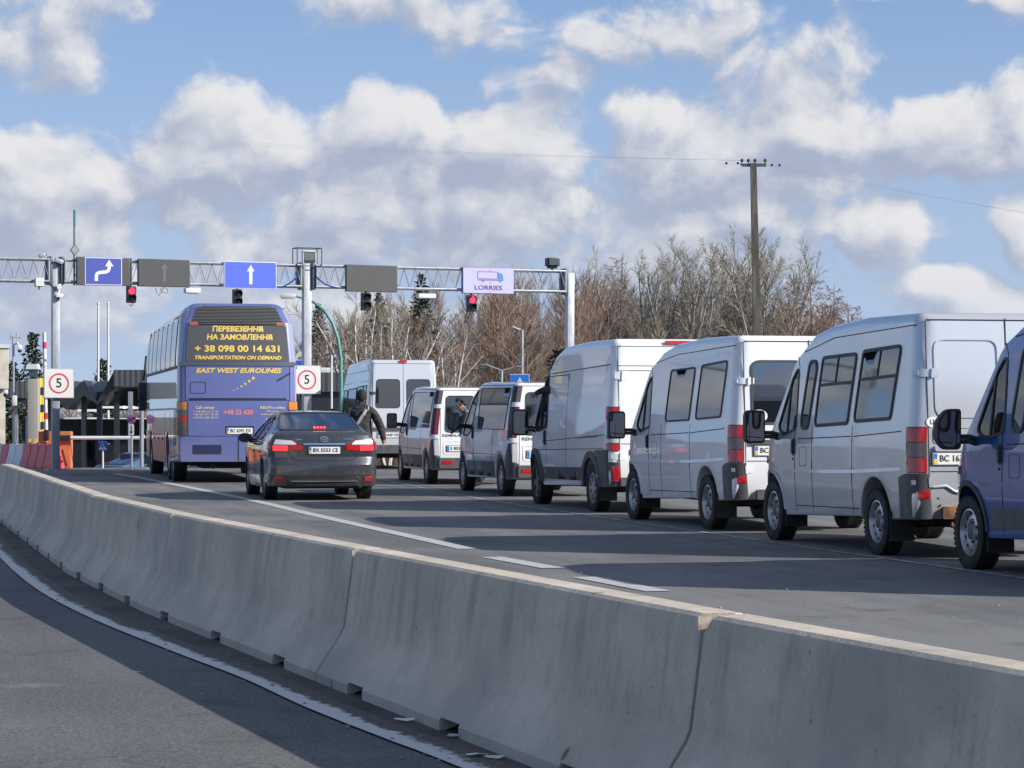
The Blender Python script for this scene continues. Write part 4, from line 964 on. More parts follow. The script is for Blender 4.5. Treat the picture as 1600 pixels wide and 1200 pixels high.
# ---------------------------------------------------------------- saloon car
def saloon(name, label, mp, full=True, group=None, txt='BX 5553 CE'):
    T = thing(name, label, 'car', group=group)
    L, ra, fa = 4.85, 1.06, 3.84
    def Wf(x, z):
        g = max(0, (z-.93)/.55)
        return .93 - .39*g**1.1 - .05*max(0, (.45-z)/.3) - .03*max(0, (1.0-x)/1.0)**2 - .09*max(0, (x-3.9)/.95)**2 - .012*max(0, 1-abs(z-.55)/.18)
    pts = [(.10, .24, .03, .02), (ra-.36, .22, 0, .01)]+arch(ra, .335, .365, .22)+[(ra+.37, .19, 0, .01), (fa-.37, .19, 0, .01)]+arch(fa, .335, .365, .20)+[
        (fa+.40, .22, 0, .02), (4.75, .22, .05, .05), (4.85, .45, .06, .10), (4.80, .68, .1, .10), (4.55, .82, .15, .10), (3.75, .98, .05, .06), (2.85, 1.38, .25, .07), (2.15, 1.475, .5, .08), (1.55, 1.455, .4, .08), (.62, 1.155, .06, .06), (.20, 1.135, .03, .05), (.12, 1.09, .03, .06),
        (.05, .93, .02, .09), (.06, .72, .02, .10), (.0, .60, .03, .12), (.0, .42, .03, .10), (.06, .32, .02, .04)]
    rear_c = [(.10, .24), (.06, .32), (.0, .42), (.0, .60), (.06, .72), (.05, .93), (.12, 1.09), (.20, 1.135), (.62, 1.155), (1.55, 1.455), (1.7, 1.46)]
    B = Body(pts, Wf, D=lambda v: v+Vector((.19*abs(v.y/.91)**2.6*max(0, 1-max(0, v.x)/1.6)-.35*abs(v.y/.91)**2.6*max(0, (v.x-3.6)/1.25), 0, .018*(1-(v.y/.7)**2)*max(0, min(1, (v.z-1.1)/.3)))), rear=rear_c, fr=.12)
    obj('body', B.shell(K=5, ny=18, grid=.13), mp, T, 32)
    bk = B.back(); dk = glass_dark
    for sd in (1, -1):
        f = B.side(sd)
        window(T, B, rr([(3.22, .97), (2.32, .98), (2.30, 1.36), (2.72, 1.33)], .03), dk, sd, rub=.014)
        window(T, B, rr([(2.24, .98), (1.40, 1.00), (1.44, 1.33), (1.62, 1.375), (2.22, 1.365)], .03), dk, sd, rub=.014)
        if full:
            bm = nb(); panel(bm, strip_poly([(3.30, .945), (2.3, .955), (1.05, 1.00), (1.35, 1.36), (1.7, 1.41), (2.3, 1.415), (2.8, 1.375)], .018), f, .014, .016, grid=.2); obj('chrome_trim', bm, chrome, T)
            seams(T, B, [[(3.3, .25), (3.32, .96)], [(2.28, .22), (2.28, .97)], [(1.38, .62), (1.22, .98)], [(3.3, .24), (1.5, .24)], [(1.0, .74), (.30, .745)]], (sd,), .009)
            for x in (2.42, 1.52): handle(T, B, x, .80, .16, .025, mp, sd)
        for x in (ra, fa): wheel(T, x, sd*.795, .325, .215, 'alloy', sd)
        bm = nb(); y0 = .79; yc = sd*1.02
        rings = []
        for xx, k in ((3.02, .9), (3.06, 1.0), (3.16, .95), (3.24, .6)):
            rings.append([bm.verts.new((xx, yc+sd*(math.cos(a)*.125*k), 1.02+math.sin(a)*.085*k)) for a in [2*math.pi*j/14 for j in range(14)]])
        for a, b in zip(rings, rings[1:]):
            for i in range(14): bm.faces.new((a[i], a[(i+1) % 14], b[(i+1) % 14], b[i]))
        bm.faces.new(rings[0]); bm.faces.new(rings[-1]); tube(bm, [(3.12, sd*.80, .96), (3.12, sd*.95, .98)], .03, 8); bmesh.ops.recalc_face_normals(bm, faces=bm.faces[:])
        obj('wing_mirror', bm, trim, T, 45)
        # rear lamp: clear upper, lit red lower outside, red lower inside
        bm = nb(); panel(bm, rr([(sd*.84, .81), (sd*.36, .83), (sd*.34, .91), (sd*.50, 1.0), (sd*.80, 1.02), (sd*.86, .92)], .02), bk, .006, .02, grid=.08); lp = obj('tail_light', bm, mat('dark_red_lens', (.22, .01, .014), .2, 0, 1), T, 35)
        bm = nb(); panel(bm, rr([(sd*.83, .93), (sd*.44, .925), (sd*.53, .99), (sd*.79, 1.01)], .015), bk, .012, .012, grid=.08); obj('lens', bm, clear_lens, lp, 35)
        bm = nb(); panel(bm, rr([(sd*.84, .83), (sd*.60, .825), (sd*.60, .915), (sd*.84, .915)], .012), bk, .013, .012, grid=.08); obj('lens', bm, red_lit if full else red_lens, lp, 35)
        bm = nb(); panel(bm, rr([(sd*.585, .835), (sd*.38, .845), (sd*.36, .905), (sd*.585, .915)], .012), bk, .012, .012, grid=.08); obj('lens', bm, red_lens, lp, 35)
        bm = nb(); panel(bm, rr([(.08, .83), (.30, .86), (.22, .97), (.08, 1.0)], .02), B.corner(sd), .010, .02, grid=.05); obj('lens', bm, red_lens, lp, 35)
        bm = nb(); panel(bm, rr([(sd*.82, .335), (sd*.66, .33), (sd*.68, .39), (sd*.82, .40)], .012), bk, .02, .02, grid=.08); obj('reflector', bm, mat('matt_red_lens', (.42, .02, .03), .3, 0, .6), T)
    window(T, B, rr([(-.69, 1.165), (.69, 1.165), (.57, 1.43), (-.57, 1.43)], .05), mat('blue_tinted_glass', (.008, .018, .05), .04, 0, .8, spec=.9), fmap=bk, rub=.012, name='rear_window', grid=.1)
    if full:
        bm = nb(); panel(bm, rr([(-.34, .92), (.34, .92), (.36, .945), (-.36, .945)], .008), bk, .02, .03, grid=.1); obj('chrome_bar', bm, chrome, T, 40)
        for k in range(4): bm = nb(); panel(bm, rr([(.095-k*.055, 1.186), (.060-k*.055, 1.186), (.060-k*.055, 1.205), (.095-k*.055, 1.205)], .005), bk, .012, .01, grid=.1); obj('brake_light', bm, mat('lit_brake_led', (.8, .02, .03), .3, emit=(1, .06, .07), estr=2.2), T)
        bm = nb()
        for a, b, cz in ((.062, .044, 0), (.046, .018, .012), (.020, .040, 0)):
            el_ = [(a*math.cos(t), 1.01+cz+b*math.sin(t)) for t in [2*math.pi*k/28 for k in range(28)]]; panel(bm, offs(el_, .005), bk, .016, .014, holes=[offs(el_, -.004)], grid=.3)
        obj('round_emblem', bm, chrome, T)
        rear_text(T, 'CAMRY', (.42, 1.005), .04, chrome, bk, .01, .03, .13); rear_text(T, 'EXCLUSIVE', (-.40, 1.015), .035, chrome, bk, .01, .02, .15)
        seams(T, B, [], (), .009, rear=[[(.60, .82), (.52, .70), (.46, .665), (-.46, .665), (-.52, .70), (-.60, .82)]])
        bm = nb(); panel(bm, rr([(-.55, .245), (.62, .245), (.62, .315), (-.55, .315)], .02), bk, .004, .01, grid=.1); panel(bm, rr([(-.80, .24), (-.5, .24), (-.56, .32), (-.80, .30)], .02), bk, .003, .01, grid=.1); obj('lower_valance', bm, trim, T, 40)
        bm = nb(); panel(bm, rr([(-.56, .325), (.55, .325), (.55, .342), (-.56, .342)], .005), bk, .02, .02, grid=.1); obj('chrome_strip', bm, chrome, T, 40)
        bm = nb(); lathe(bm, [(.030, 0), (.045, -.03), (.050, .0), (.045, .02), (.036, .0)], 20, axis='Y'); 
        for v in bm.verts: v.co = Matrix.Rotation(R(90), 3, 'Z') @ v.co
        bmesh.ops.recalc_face_normals(bm, faces=bm.faces[:]); obj('exhaust_tip', bm, chrome, T, 40, (.03, -.60, .275))
    plate(T, txt, (0, .835), fmap=bk)
    bm = nb(); box(bm, (L/2, 0, .30), (L-1.0, 1.2, .22)); box(bm, (.45, 0, .28), (.5, 1.3, .16), bev=.03)
    for x in (ra, fa): tube(bm, [(x, -.75, .3), (x, .75, .3)], .05, 8)
    for x in (ra, fa):
        for sd in (1, -1): box(bm, (x, sd*.62, .45), (.74, .02, .5)); box(bm, (x, sd*.74, .68), (.74, .24, .02))
    obj('underbody', bm, under, T)
    return T, B
vA, bA = saloon('car', 'dark grey saloon car with its brake lights on, waiting behind the coach', carpaint)
c_ = at(507.5, 650, 42.2); vA.location = (c_.x, c_.y, 0); vA.rotation_euler = (0, 0, math.pi/2+R(11.5))
# ================================================================ ground, roads, barrier
def sst(a, b, v):
    t = max(0, min(1, (v-a)/(b-a))); return t*t*(3-2*t)
def gh(x, y):
    q = y-.406*(x+11.7)
    h = -1.85*sst(69, 100, q)
    h += 6.5*sst(140, 290, y)*sst(-16, 22, x)*sst(80, 30, x) if x < 80 else 0
    return h
def asphalt(name, c1, c2, grain=1.0):
    def f(t, b, m):
        g_ = t.node('ShaderNodeNewGeometry').outputs['Position']
        n1 = t.noise(g_, .35, 5, .6); ac = t.vm('DOT_PRODUCT', g_, (.973, .23, 0), 1); al = t.vm('DOT_PRODUCT', g_, (-.23, .973, 0), 1); n2 = t.noise(t.xyz(t.m('MULTIPLY', ac, 1.5), t.m('MULTIPLY', al, .09), 0), 1.0, 5, .6); n3 = t.noise(g_, 55, 2, .7); n4 = t.noise(g_, 9, 4, .7)
        n5 = t.noise(g_, 1.1, 3, .5)
        k = t.m('ADD', t.m('MULTIPLY', n1, .5), t.m('MULTIPLY', n2, .5)); c = t.mix(t.ss(k, .40, .60), c1, c2)
        c = t.mix(t.m('MULTIPLY', t.ss(n3, .52, .70), .55*grain), c, (.24, .235, .22))
        c = t.mix(t.m('MULTIPLY', t.ss(n3, .46, .30), .6*grain), c, (.035, .035, .037))
        c = t.mix(t.m('MULTIPLY', t.ss(n4, .60, .72), .28), c, (.055, .055, .058))
        c = t.mix(t.m('MULTIPLY', t.ss(n5, .60, .72), .5), c, (.05, .05, .053))      # oil stains
        c = t.mix(t.m('MULTIPLY', t.ss(n5, .38, .26), .45), c, (.24, .235, .225))
        # hair cracks and sealed joints
        v = t.node('ShaderNodeTexVoronoi', feature='DISTANCE_TO_EDGE'); v.inputs['Scale'].default_value = .16
        t.put(v.inputs['Vector'], t.vm('ADD', g_, t.vm('MULTIPLY', t.vm('SUBTRACT', t.noise(g_, .8, 4, .6, 1), (.5, .5, .5)), (2.2, 2.2, 0))))
        c = t.mix(t.m('MULTIPLY', t.ss(v.outputs['Distance'], .0030, .0008), .4), c, (.05, .05, .052))
        t.put(b.inputs['Base Color'], c)
        bp = t.node('ShaderNodeBump'); bp.inputs['Strength'].default_value = .5; bp.inputs['Distance'].default_value = .006
        t.put(bp.inputs['Height'], n3); t.l.new(bp.outputs[0], b.inputs['Normal'])
    return mat(name, c1, .82, spec=.35, fn=f)
asph = asphalt('asphalt', (.128, .127, .128), (.205, .201, .195))
asph2 = asphalt('fresh_asphalt', (.105, .105, .106), (.140, .138, .134), 1.3)
def paintline(name, wear):
    def f(t, b, m):
        g_ = t.node('ShaderNodeNewGeometry').outputs['Position']; n = t.noise(g_, 7, 5, .65); n2 = t.noise(t.vm('MULTIPLY', g_, (.8, 5, 1)), 3.0, 3, .6)
        k = t.ss(t.m('ADD', t.m('MULTIPLY', n, .6), t.m('MULTIPLY', n2, .4)), wear-.05, wear+.07)
        t.put(b.inputs['Base Color'], t.mix(k, (.13, .128, .125), (.50, .49, .46)))
    return mat(name, (.5, .5, .5), .7, fn=f)
line_m = paintline('worn_road_paint', .38); line_thin = paintline('faded_road_paint', .47)
dirt_m = mat('dirty_verge', (.10, .085, .07), .95, fn=mottled((.125, .108, .092), (.055, .046, .040), 1.1, bump=.6, lo=.3, hi=.72, detail=9))
def earth(t, b, m):
    g_ = t.node('ShaderNodeNewGeometry').outputs['Position']; n = t.noise(g_, .12, 6, .65); n2 = t.noise(g_, 1.3, 5, .7)
    t.put(b.inputs['Base Color'], t.mix(t.ss(n2, .35, .7), t.mix(t.ss(n, .4, .62), (.095, .072, .048), (.14, .115, .07)), (.06, .045, .034)))
earth_m = mat('leaf_litter', (.1, .08, .05), 1, fn=earth)
def grid_sheet(name, xs, ys, fn, m, kind='structure'):
    bm = nb(); rows = [[bm.verts.new((x, y, fn(x, y))) for x in xs] for y in ys]
    for a, b in zip(rows, rows[1:]):
        for i in range(len(xs)-1): bm.faces.new((a[i], a[i+1], b[i+1], b[i]))
    return tag(obj(name, bm, m, None, 60), kind=kind)
def stretch(lo, hi, n, p=2.2): return [(lo if t < 0 else hi)*abs(t)**p for t in [(-1+2*k/n) for k in range(n+1)]]
grid_sheet('ground', stretch(-2500, 2500, 90, 2.6), [-200, -60, -20]+[k*4 for k in range(0, 80)]+[330, 380, 460, 600, 900, 1500, 3000, 6000], lambda x, y: gh(x, y)-.06, earth_m)
def rowx(y): return 7.6+.0*y
grid_sheet('road', [-70, -55, -42, -32, -24, -18, -13, -9, -5, -1, 3, 7, 11, 16], [-30, -10, 0, 10, 20, 30, 40, 50, 58, 64, 68, 72, 76, 80, 84, 88, 92, 96, 100, 104, 110, 120, 140], lambda x, y: gh(x, y), asph)
TOPF = [(2.95, 2.6), (2.11, 5.0), (.677, 9.03), (-.834, 13.5), (-2.47, 18.4), (-3.9, 23.3), (-5.45, 29.5), (-7.46, 37.3), (-9.1, 43.8)]
def along(pts):
    L = [0]
    for a, b in zip(pts, pts[1:]): L.append(L[-1]+math.hypot(b[0]-a[0], b[1]-a[1]))
    return L
def smooth_path(pts, n=200):
    """Catmull-Rom through the points, sampled evenly"""
    P_ = [Vector((p[0], p[1])) for p in pts]; P_ = [P_[0]*2-P_[1]]+P_+[P_[-1]*2-P_[-2]]; out = []
    for i in range(1, len(P_)-2):
        for k in range(16):
            t = k/16; a, b, c, d = P_[i-1:i+3]
            out.append(.5*((2*b)+(-a+c)*t+(2*a-5*b+4*c-d)*t*t+(-a+3*b-3*c+d)*t**3))
    out.append(P_[-2]); L = along(out); res = []; j = 0
    for k in range(n+1):
        s = L[-1]*k/n
        while j < len(L)-2 and L[j+1] < s: j += 1
        t = (s-L[j])/max(1e-9, L[j+1]-L[j]); res.append(out[j].lerp(out[j+1], t))
    return res, L[-1]
BP, BL = smooth_path(TOPF, 400)
def bpt(s):
    k = max(0, min(399, int(s/BL*400))); t = s/BL*400-k; return BP[k].lerp(BP[k+1], t)
def bdir(s): return (bpt(min(BL-1e-6, s+.2))-bpt(max(0, s-.2))).normalized()
# left carriageway (darker, fresher surface), dirty verge strip, worn edge line
EDGE = [(2.05, 3.4), (1.55, 5.0), (.62, 7.8), (-.27, 10.3), (-.50, 10.9), (-.98, 12.2), (-1.44, 13.6), (-2.0, 15.1), (-2.93, 17.7), (-3.86, 20.7), (-5.02, 25.1), (-6.6, 31.5), (-8.4, 39)]
EP, EL = smooth_path(EDGE, 160)
bm = nb(); A = [bm.verts.new((p.x, p.y, .004)) for p in EP]; B_ = [bm.verts.new((p.x-26, p.y-7, .004)) for p in EP]
for i in range(160): bm.faces.new((A[i], A[i+1], B_[i+1], B_[i]))
tag(obj('left_carriageway', bm, asph2), kind='structure')
bm = nb(); rows = []
for k in range(161):
    s = BL*k/160; p = bpt(s); d = bdir(s); n = Vector((d.y, -d.x)); q = EP[min(160, int(k))]
    rows.append([bm.verts.new((q.x+.02, q.y+.005, .008)), bm.verts.new(((q.x+p.x)/2, (q.y+p.y)/2, .008)), bm.verts.new((*(p+n*.15), .008))])
for a, b in zip(rows, rows[1:]):
    for i in range(2): bm.faces.new((a[i], a[i+1], b[i+1], b[i]))
tag(obj('verge', bm, dirt_m), kind='structure')
def edge_paint(t, b, m):
    uv = t.node('ShaderNodeUVMap').outputs[0]; u, v, _ = t.sep(uv)
    n = t.m('ADD', t.m('MULTIPLY', t.noise(t.xyz(t.m('MULTIPLY', u, 7), t.m('MULTIPLY', v, .3), 0), 1.6, 6, .75), .55), t.m('MULTIPLY', t.noise(t.xyz(u, v, 0), .9, 4, .6), .5)); n2 = t.noise(uv, 14, 4, .7)
    k = t.m('ADD', t.m('SUBTRACT', t.m('ADD', n, t.m('MULTIPLY', n2, .35)), t.m('MULTIPLY', v, .62)), -.10)
    k = t.m('MULTIPLY', t.ss(k, .24, .34), t.ss(v, -.01, .04))
    t.put(b.inputs['Base Color'], t.mix(k, (.105, .092, .078), (.66, .65, .62)))
edge_m = mat('worn_edge_paint', (.5, .5, .5), .8, fn=edge_paint)
bm = nb(); uvl = bm.loops.layers.uv.new('UVMap'); prev = None
for k in range(161):
    p = EP[k]; d = (EP[min(160, k+1)]-EP[max(0, k-1)]).normalized(); n = Vector((d.y, -d.x)); s = EL*k/160
    cur = [(bm.verts.new((*p, .012)), (s, 0)), (bm.verts.new((*(p+n*.21), .012)), (s, 1))]
    if prev:
        f = bm.faces.new((prev[0][0], cur[0][0], cur[1][0], prev[1][0]))
        for lp, c in zip(f.loops, (prev[0], cur[0], cur[1], prev[1])): lp[uvl].uv = c[1]
    prev = cur
bmesh.ops.recalc_face_normals(bm, faces=bm.faces[:]); tag(obj('edge_line', bm, edge_m), kind='structure')
def ribbon(name, pts, w, m, z=.006, n=24):
    Q, L = smooth_path(pts, n); bm = nb(); prev = None
    for k, p in enumerate(Q):
        d = (Q[min(n, k+1)]-Q[max(0, k-1)]).normalized(); nn = Vector((d.y, -d.x))*w/2
        cur = (bm.verts.new((*(p-nn), z)), bm.verts.new((*(p+nn), z)))
        if prev: bm.faces.new((prev[0], prev[1], cur[1], cur[0]))
        prev = cur
    return tag(obj(name, bm, m), kind='structure')
ribbon('lane_line', [(-.47, 26.9), (-2.78, 36.1), (-4.48, 43.1), (-7.9, 56), (-9.6, 62)], .20, line_m, n=60)
ribbon('lane_dash', [(-.20, 25.35), (.38, 23.5)], .22, line_m); ribbon('lane_dash', [(.62, 22.2), (1.17, 20.4)], .22, line_m)
ribbon('bay_line', [(-4.2, 63), (-2.83, 56), (-.43, 42.7), (2.74, 28.9), (3.78, 24.6), (5.1, 19.2), (6.2, 15)], .07, line_thin, n=80)
# ---------------------------------------------------------------- concrete barrier units
def concrete(t, b, m):
    oc = t.node('ShaderNodeTexCoord').outputs['Object']; g_ = t.node('ShaderNodeNewGeometry').outputs['Position']; x, y, z = t.sep(g_)
    n = t.noise(g_, 1.4, 6, .62); n2 = t.noise(g_, 6, 6, .65); dr = t.noise(t.vm('MULTIPLY', g_, (5.5, 5.5, .35)), 1.5, 4, .6); fine = t.noise(g_, 60, 2, .6)
    c = t.mix(t.ss(n, .34, .68), (.66, .57, .45), (.50, .43, .34)); c = t.mix(t.m('MULTIPLY', t.ss(n2, .50, .74), .30), c, (.23, .22, .20))
    c = t.mix(t.m('MULTIPLY', t.m('MULTIPLY', t.ss(dr, .48, .72), t.ss(z, .12, .55)), .45), c, (.20, .185, .16))   # run-off streaks below the cap
    c = t.mix(t.m('MULTIPLY', t.ss(t.m('ADD', z, t.m('MULTIPLY', n, .25)), .30, .08), .45), c, (.38, .375, .36))  # greyer foot: cool skylight on the slope put into the colour
    c = t.mix(t.m('MULTIPLY', t.ss(fine, .55, .75), .25), c, (.10, .095, .09))
    v = t.node('ShaderNodeTexVoronoi'); v.inputs['Scale'].default_value = 6; t.put(v.inputs['Vector'], g_)
    c = t.mix(t.m('MULTIPLY', t.ss(v.outputs['Distance'], .060, .030), .6), c, (.06, .055, .05))
    v2 = t.node('ShaderNodeTexVoronoi'); v2.inputs['Scale'].default_value = 1.0; t.put(v2.inputs['Vector'], t.vm('MULTIPLY', g_, (2.4, 2.4, 1.5)))
    c = t.mix(t.m('MULTIPLY', t.ss(v2.outputs['Distance'], .075, .045), .75), c, (.07, .062, .055))
    bl = t.noise(g_, .7, 3, .5); c = t.mix(t.m('MULTIPLY', t.ss(bl, .5, .7), .35), c, (.33, .32, .30))
    t.put(b.inputs['Base Color'], c)
    bp = t.node('ShaderNodeBump'); bp.inputs['Strength'].default_value = .35; bp.inputs['Distance'].default_value = .012
    t.put(bp.inputs['Height'], t.m('ADD', n2, t.m('MULTIPLY', fine, .4))); t.l.new(bp.outputs[0], b.inputs['Normal'])
conc = mat('weathered_concrete', (.3, .29, .27), .9, fn=concrete)
conc_new = mat('broken_concrete', (.42, .36, .26), .95, fn=mottled((.48, .42, .31), (.26, .21, .15), 30, bump=.8))
HB = .70
PROF = [(-.30, 0), (-.30, .055), (-.285, .075), (-.165, .255), (-.145, .30), (-.098, .655), (-.088, .688), (-.066, .70), (.066, .70), (.088, .688), (.098, .655), (.145, .30), (.165, .255), (.285, .075), (.30, .055), (.30, 0)]
NOTCH = [(-.10, .066), (-.291, .066), (-.285, .075)]+PROF[3:13]+[(.285, .075), (.291, .066), (.10, .066)]
def unit(name, label, s0, s1, chip0=0, chip1=0):
    a, b = bpt(s0), bpt(s1); L = (b-a).length; d = (b-a).normalized(); n = Vector((d.y, -d.x))
    base = a+n*.09
    T = link(bpy.data.objects.new(name, None)); T.location = (base.x, base.y, 0); bpy.data.objects.remove(T)
    g = .014
    st = [(g, 'E0'), (g+.012, 'P'), (g+.03, 'P')]
    for k in range(3):
        c = L*(k+.5)/3; w = .14
        st += [(c-w-.0005, 'P'), (c-w, 'N'), (c+w, 'N'), (c+w+.0005, 'P')]
    st += [(L-g-.03, 'P'), (L-g-.012, 'P'), (L-g, 'E1')]
    bm = nb(); rings = []
    for s, ty in st:
        pr = NOTCH if ty == 'N' else PROF
        k = .975 if ty in ('E0', 'E1') else 1
        ring = []
        for i, (o, z) in enumerate(pr):
            zz = z*(.985 if k < 1 else 1)
            ring.append(bm.verts.new((o*k, s, zz)))
        rings.append(ring)
    for a_, b_ in zip(rings, rings[1:]):
        for i in range(len(PROF)-1):
            q = (a_[i], a_[i+1], b_[i+1], b_[i])
            bm.faces.new(q)
    bm.faces.new(rings[0]); bm.faces.new(rings[-1])
    bmesh.ops.remove_doubles(bm, verts=bm.verts[:], dist=1e-5)
    bmesh.ops.recalc_face_normals(bm, faces=bm.faces[:])
    for side, amt in ((0, chip0), (1, chip1)):     # broken top corner
        if amt:
            r = bmesh.ops.bisect_plane(bm, geom=bm.verts[:]+bm.edges[:]+bm.faces[:], plane_co=(-.06, (amt*.5 if side == 0 else L-amt*.5), HB-.045*amt/.08), plane_no=Vector((-.25, (-1 if side == 0 else 1)*.75, .62)), clear_outer=True)
            es = [e for e in r['geom_cut'] if isinstance(e, bmesh.types.BMEdge)]
            f = bmesh.ops.edgeloop_fill(bm, edges=es)['faces']
            for ff in f: ff.material_index = 1
    o = obj(name, bm, [conc, conc_new], None, 25)
    o.location = (base.x, base.y, 0); o.rotation_euler = (0, 0, math.atan2(d.y, d.x)-math.pi/2)
    return tag(o, label, 'barrier', 'concrete barrier units along the kerb')
L0 = along(TOPF)
js = [0]
def s_at(y):
    lo, hi = 0, BL
    for _ in range(40):
        m_ = (lo+hi)/2
        if bpt(m_).y < y: lo = m_
        else: hi = m_
    return lo
JY = [4.55, 9.03, 13.5, 18.3, 22.6, 27.3, 32.3, 37.3, 42.2]
NAMES = ['concrete barrier unit nearest the camera, running out of the bottom right corner', 'concrete barrier unit with a chipped corner, below the end of the long white lane line', 'third concrete barrier unit from the right, below the dark saloon car', 'fourth concrete barrier unit from the right, just below the left end of the lane line', 'fifth concrete barrier unit from the right, left of the coach', 'sixth concrete barrier unit from the right, below the red and white plastic blocks', 'farthest concrete barrier unit, cut off by the left edge']
ss_ = [s_at(y) for y in JY]
for k in range(7):
    unit('concrete_barrier', NAMES[k], ss_[k], ss_[k+1], chip0=.06 if k == 1 else .04 if k == 2 else 0, chip1=.07 if k == 0 else .05 if k == 1 else 0)
# litter caught below the barrier and chips on the carriageway
for i, (px, py, m_, lab) in enumerate([(632, 1131, plate_white, 'crushed white litter nearest the middle barrier unit'), (715, 1156, galv, 'grey scrap of litter in the dirt by the barrier foot'), (745, 1186, plate_white, 'pale litter scrap at the bottom edge of the picture'), (775, 1190, sign_white, 'flattened litter scrap beside another at the bottom edge')]):
    p = gz(px, py); bm = nb(); r0 = random.Random(i)
    pts = [((.028+.014*r0.random())*math.cos(a)*1.3, (.016+.012*r0.random())*math.sin(a)) for a in [2*math.pi*k/9 for k in range(9)]]
    c = bm.verts.new((0, 0, .016)); rg = [bm.verts.new((x, y, .004+.014*r0.random())) for x, y in pts]
    for k in range(9): bm.faces.new((c, rg[k], rg[(k+1) % 9]))
    o = obj('litter', bm, m_, None, None, (p.x, p.y, .010)); tag(o, lab, 'litter', 'scraps of litter')
bm = nb(); r0 = random.Random(3)
for k in range(260):
    s = r0.uniform(1, BL-2); p = bpt(s); d = bdir(s); n = Vector((-d.y, d.x)); off = r0.uniform(.32, 1.0)
    q = p+n*off; z = r0.uniform(.004, .013); box(bm, (q.x, q.y, .008+z*.4), (z*1.4, z*1.1, z), Matrix.Rotation(r0.random()*3, 3, 'Z'))
for k in range(130):
    x, y = r0.uniform(-1, 5), r0.uniform(11, 24); z = r0.uniform(.004, .012)
    if x < -2.0+.36*(26-y)-3.0: continue
    box(bm, (x, y, .006+z*.4), (z*1.4, z*1.2, z), Matrix.Rotation(r0.random()*3, 3, 'Z'))
tag(obj('grit', bm, mat('grit', (.30, .28, .25), .9)), 'loose grit and stone chips scattered along the barrier foot', 'gravel', kind='stuff')
# ================================================================ gantry and what hangs on it
G0 = Vector((-11.7, 65.6, 0)); GU = Vector((13.3, 5.4, 0)).normalized(); GRZ = math.atan2(GU.y, GU.x)
def gs(px, d=0):
    """distance along the gantry whose front offset d is seen at photo column px"""
    n = Vector((GU.y, -GU.x, 0)); o = G0+n*d; k = (px-CX)/F
    return (k*o.y-o.x)/(GU.x-k*GU.y)
def gpt(px, py, d=0):
    n = Vector((GU.y, -GU.x, 0)); p = G0+GU*gs(px, d)+n*d; p.z = HC+(CY-py)*p.y/F; return p
def gthing(name, label, cat, p, group=None): return thing(name, label, cat, p, GRZ, group)
GT = gthing('sign_gantry', 'grey steel lattice gantry spanning the lanes on square posts', 'gantry', G0)
sm, sr = gs(479), gs(890)
zt0, zb0 = 5.40, 4.84
for s_, h_, w_ in ((-9.2, 5.35, .19), (0, 5.35, .19), (sm, 5.62, .21), (sr, 5.36, .20)):
    bm = nb(); box(bm, (s_, 0, h_/2), (w_, w_, h_), bev=.01); box(bm, (s_, 0, .02), (.5, .5, .04)); po = obj('post', bm, galv, GT, 40)
    bm = nb(); 
    for sx in (-1, 1):
        if s_ == 0 or s_ == sm or sx < 0: box(bm, (s_+sx*(w_/2+.055), 0, (zt0+zb0)/2), (.09, .34, .72), bev=.008)
    obj('clamp_plate', bm, galv_dark, po, 40)
for a, b in ((-9.0, -.19), (.19, sm-.20), (sm+.20, sr-.19)):
    bm = nb(); dz = 0
    for z in (zt0, zb0):
        for y in (-.2, .2): tube(bm, [(a, y, z), (b, y, z)], .032, 8)
    n = max(4, round((b-a)/.33)); st = (b-a)/n
    for y in (-.2, .2):
        for k in range(n):
            x = a+k*st; tube(bm, [(x, y, zb0), (x+st/2, y, zt0), (x+st, y, zb0)], .011, 5) if y < 0 else tube(bm, [(x, y, zt0), (x+st/2, y, zb0), (x+st, y, zt0)], .011, 5)
    for k in range(0, n+1, 3):
        x = a+k*st; tube(bm, [(x, -.2, zt0), (x, .2, zt0)], .012, 5); tube(bm, [(x, -.2, zb0), (x, .2, zb0)], .012, 5)
    x = b
    for x in (a+.02, b-.02):
        for y in (-.2, .2): tube(bm, [(x, y, zb0), (x, y, zt0)], .028, 6)
    obj('lattice_beam', bm, galv, GT, 40)
led_grey = mat('unlit_led_panel', (.075, .075, .075), .55)
led_blue = mat('lit_blue_panel', (.06, .10, .55), .5, emit=(.055, .11, .62), estr=0.46)
led_blue2 = mat('dull_blue_panel', (.05, .072, .30), .5, emit=(.04, .065, .30), estr=0.28)
led_white = mat('lit_white_led', (.6, .58, .75), .5, emit=(.62, .62, .90), estr=0.34)
led_faint = mat('faint_led', (.12, .11, .125), .5, emit=(.13, .12, .16), estr=0.15)
led_lilac = mat('lit_lilac_panel', (.40, .38, .66), .5, emit=(.36, .35, .74), estr=0.31)
led_pink = mat('pink_led', (.7, .2, .6), .5, emit=(.75, .22, .70), estr=0.25)
def gpanel(x0, x1, y0, y1, label, m, frame=galv_dark):
    c = gpt((x0+x1)/2, (y0+y1)/2, .34); s = F/c.y; w = (gs(x1, .34)-gs(x0, .34)); h = (y1-y0)/s
    T = gthing('display_sign', label, 'sign', c, 'display signs on the gantry')
    bm = nb(); box(bm, (0, .05, 0), (w, .12, h), bev=.006); cs = obj('sign_case', bm, frame, T, 40)
    bm = nb(); box(bm, (0, -.012, 0), (w-.03, .012, h-.03)); obj('sign_face', bm, m, T)
    bm = nb()
    for z in (-h*.3, h*.3): box(bm, (0, .125, z), (w*.8, .05, .05))
    obj('fixing_rail', bm, galv_dark, T)
    return T, w, h
def flat(T, pts, m, name, y=-.022, th=.004):
    bm = nb(); poly_prism(bm, pts, 'Y', y, y+th); return obj(name, bm, m, T)
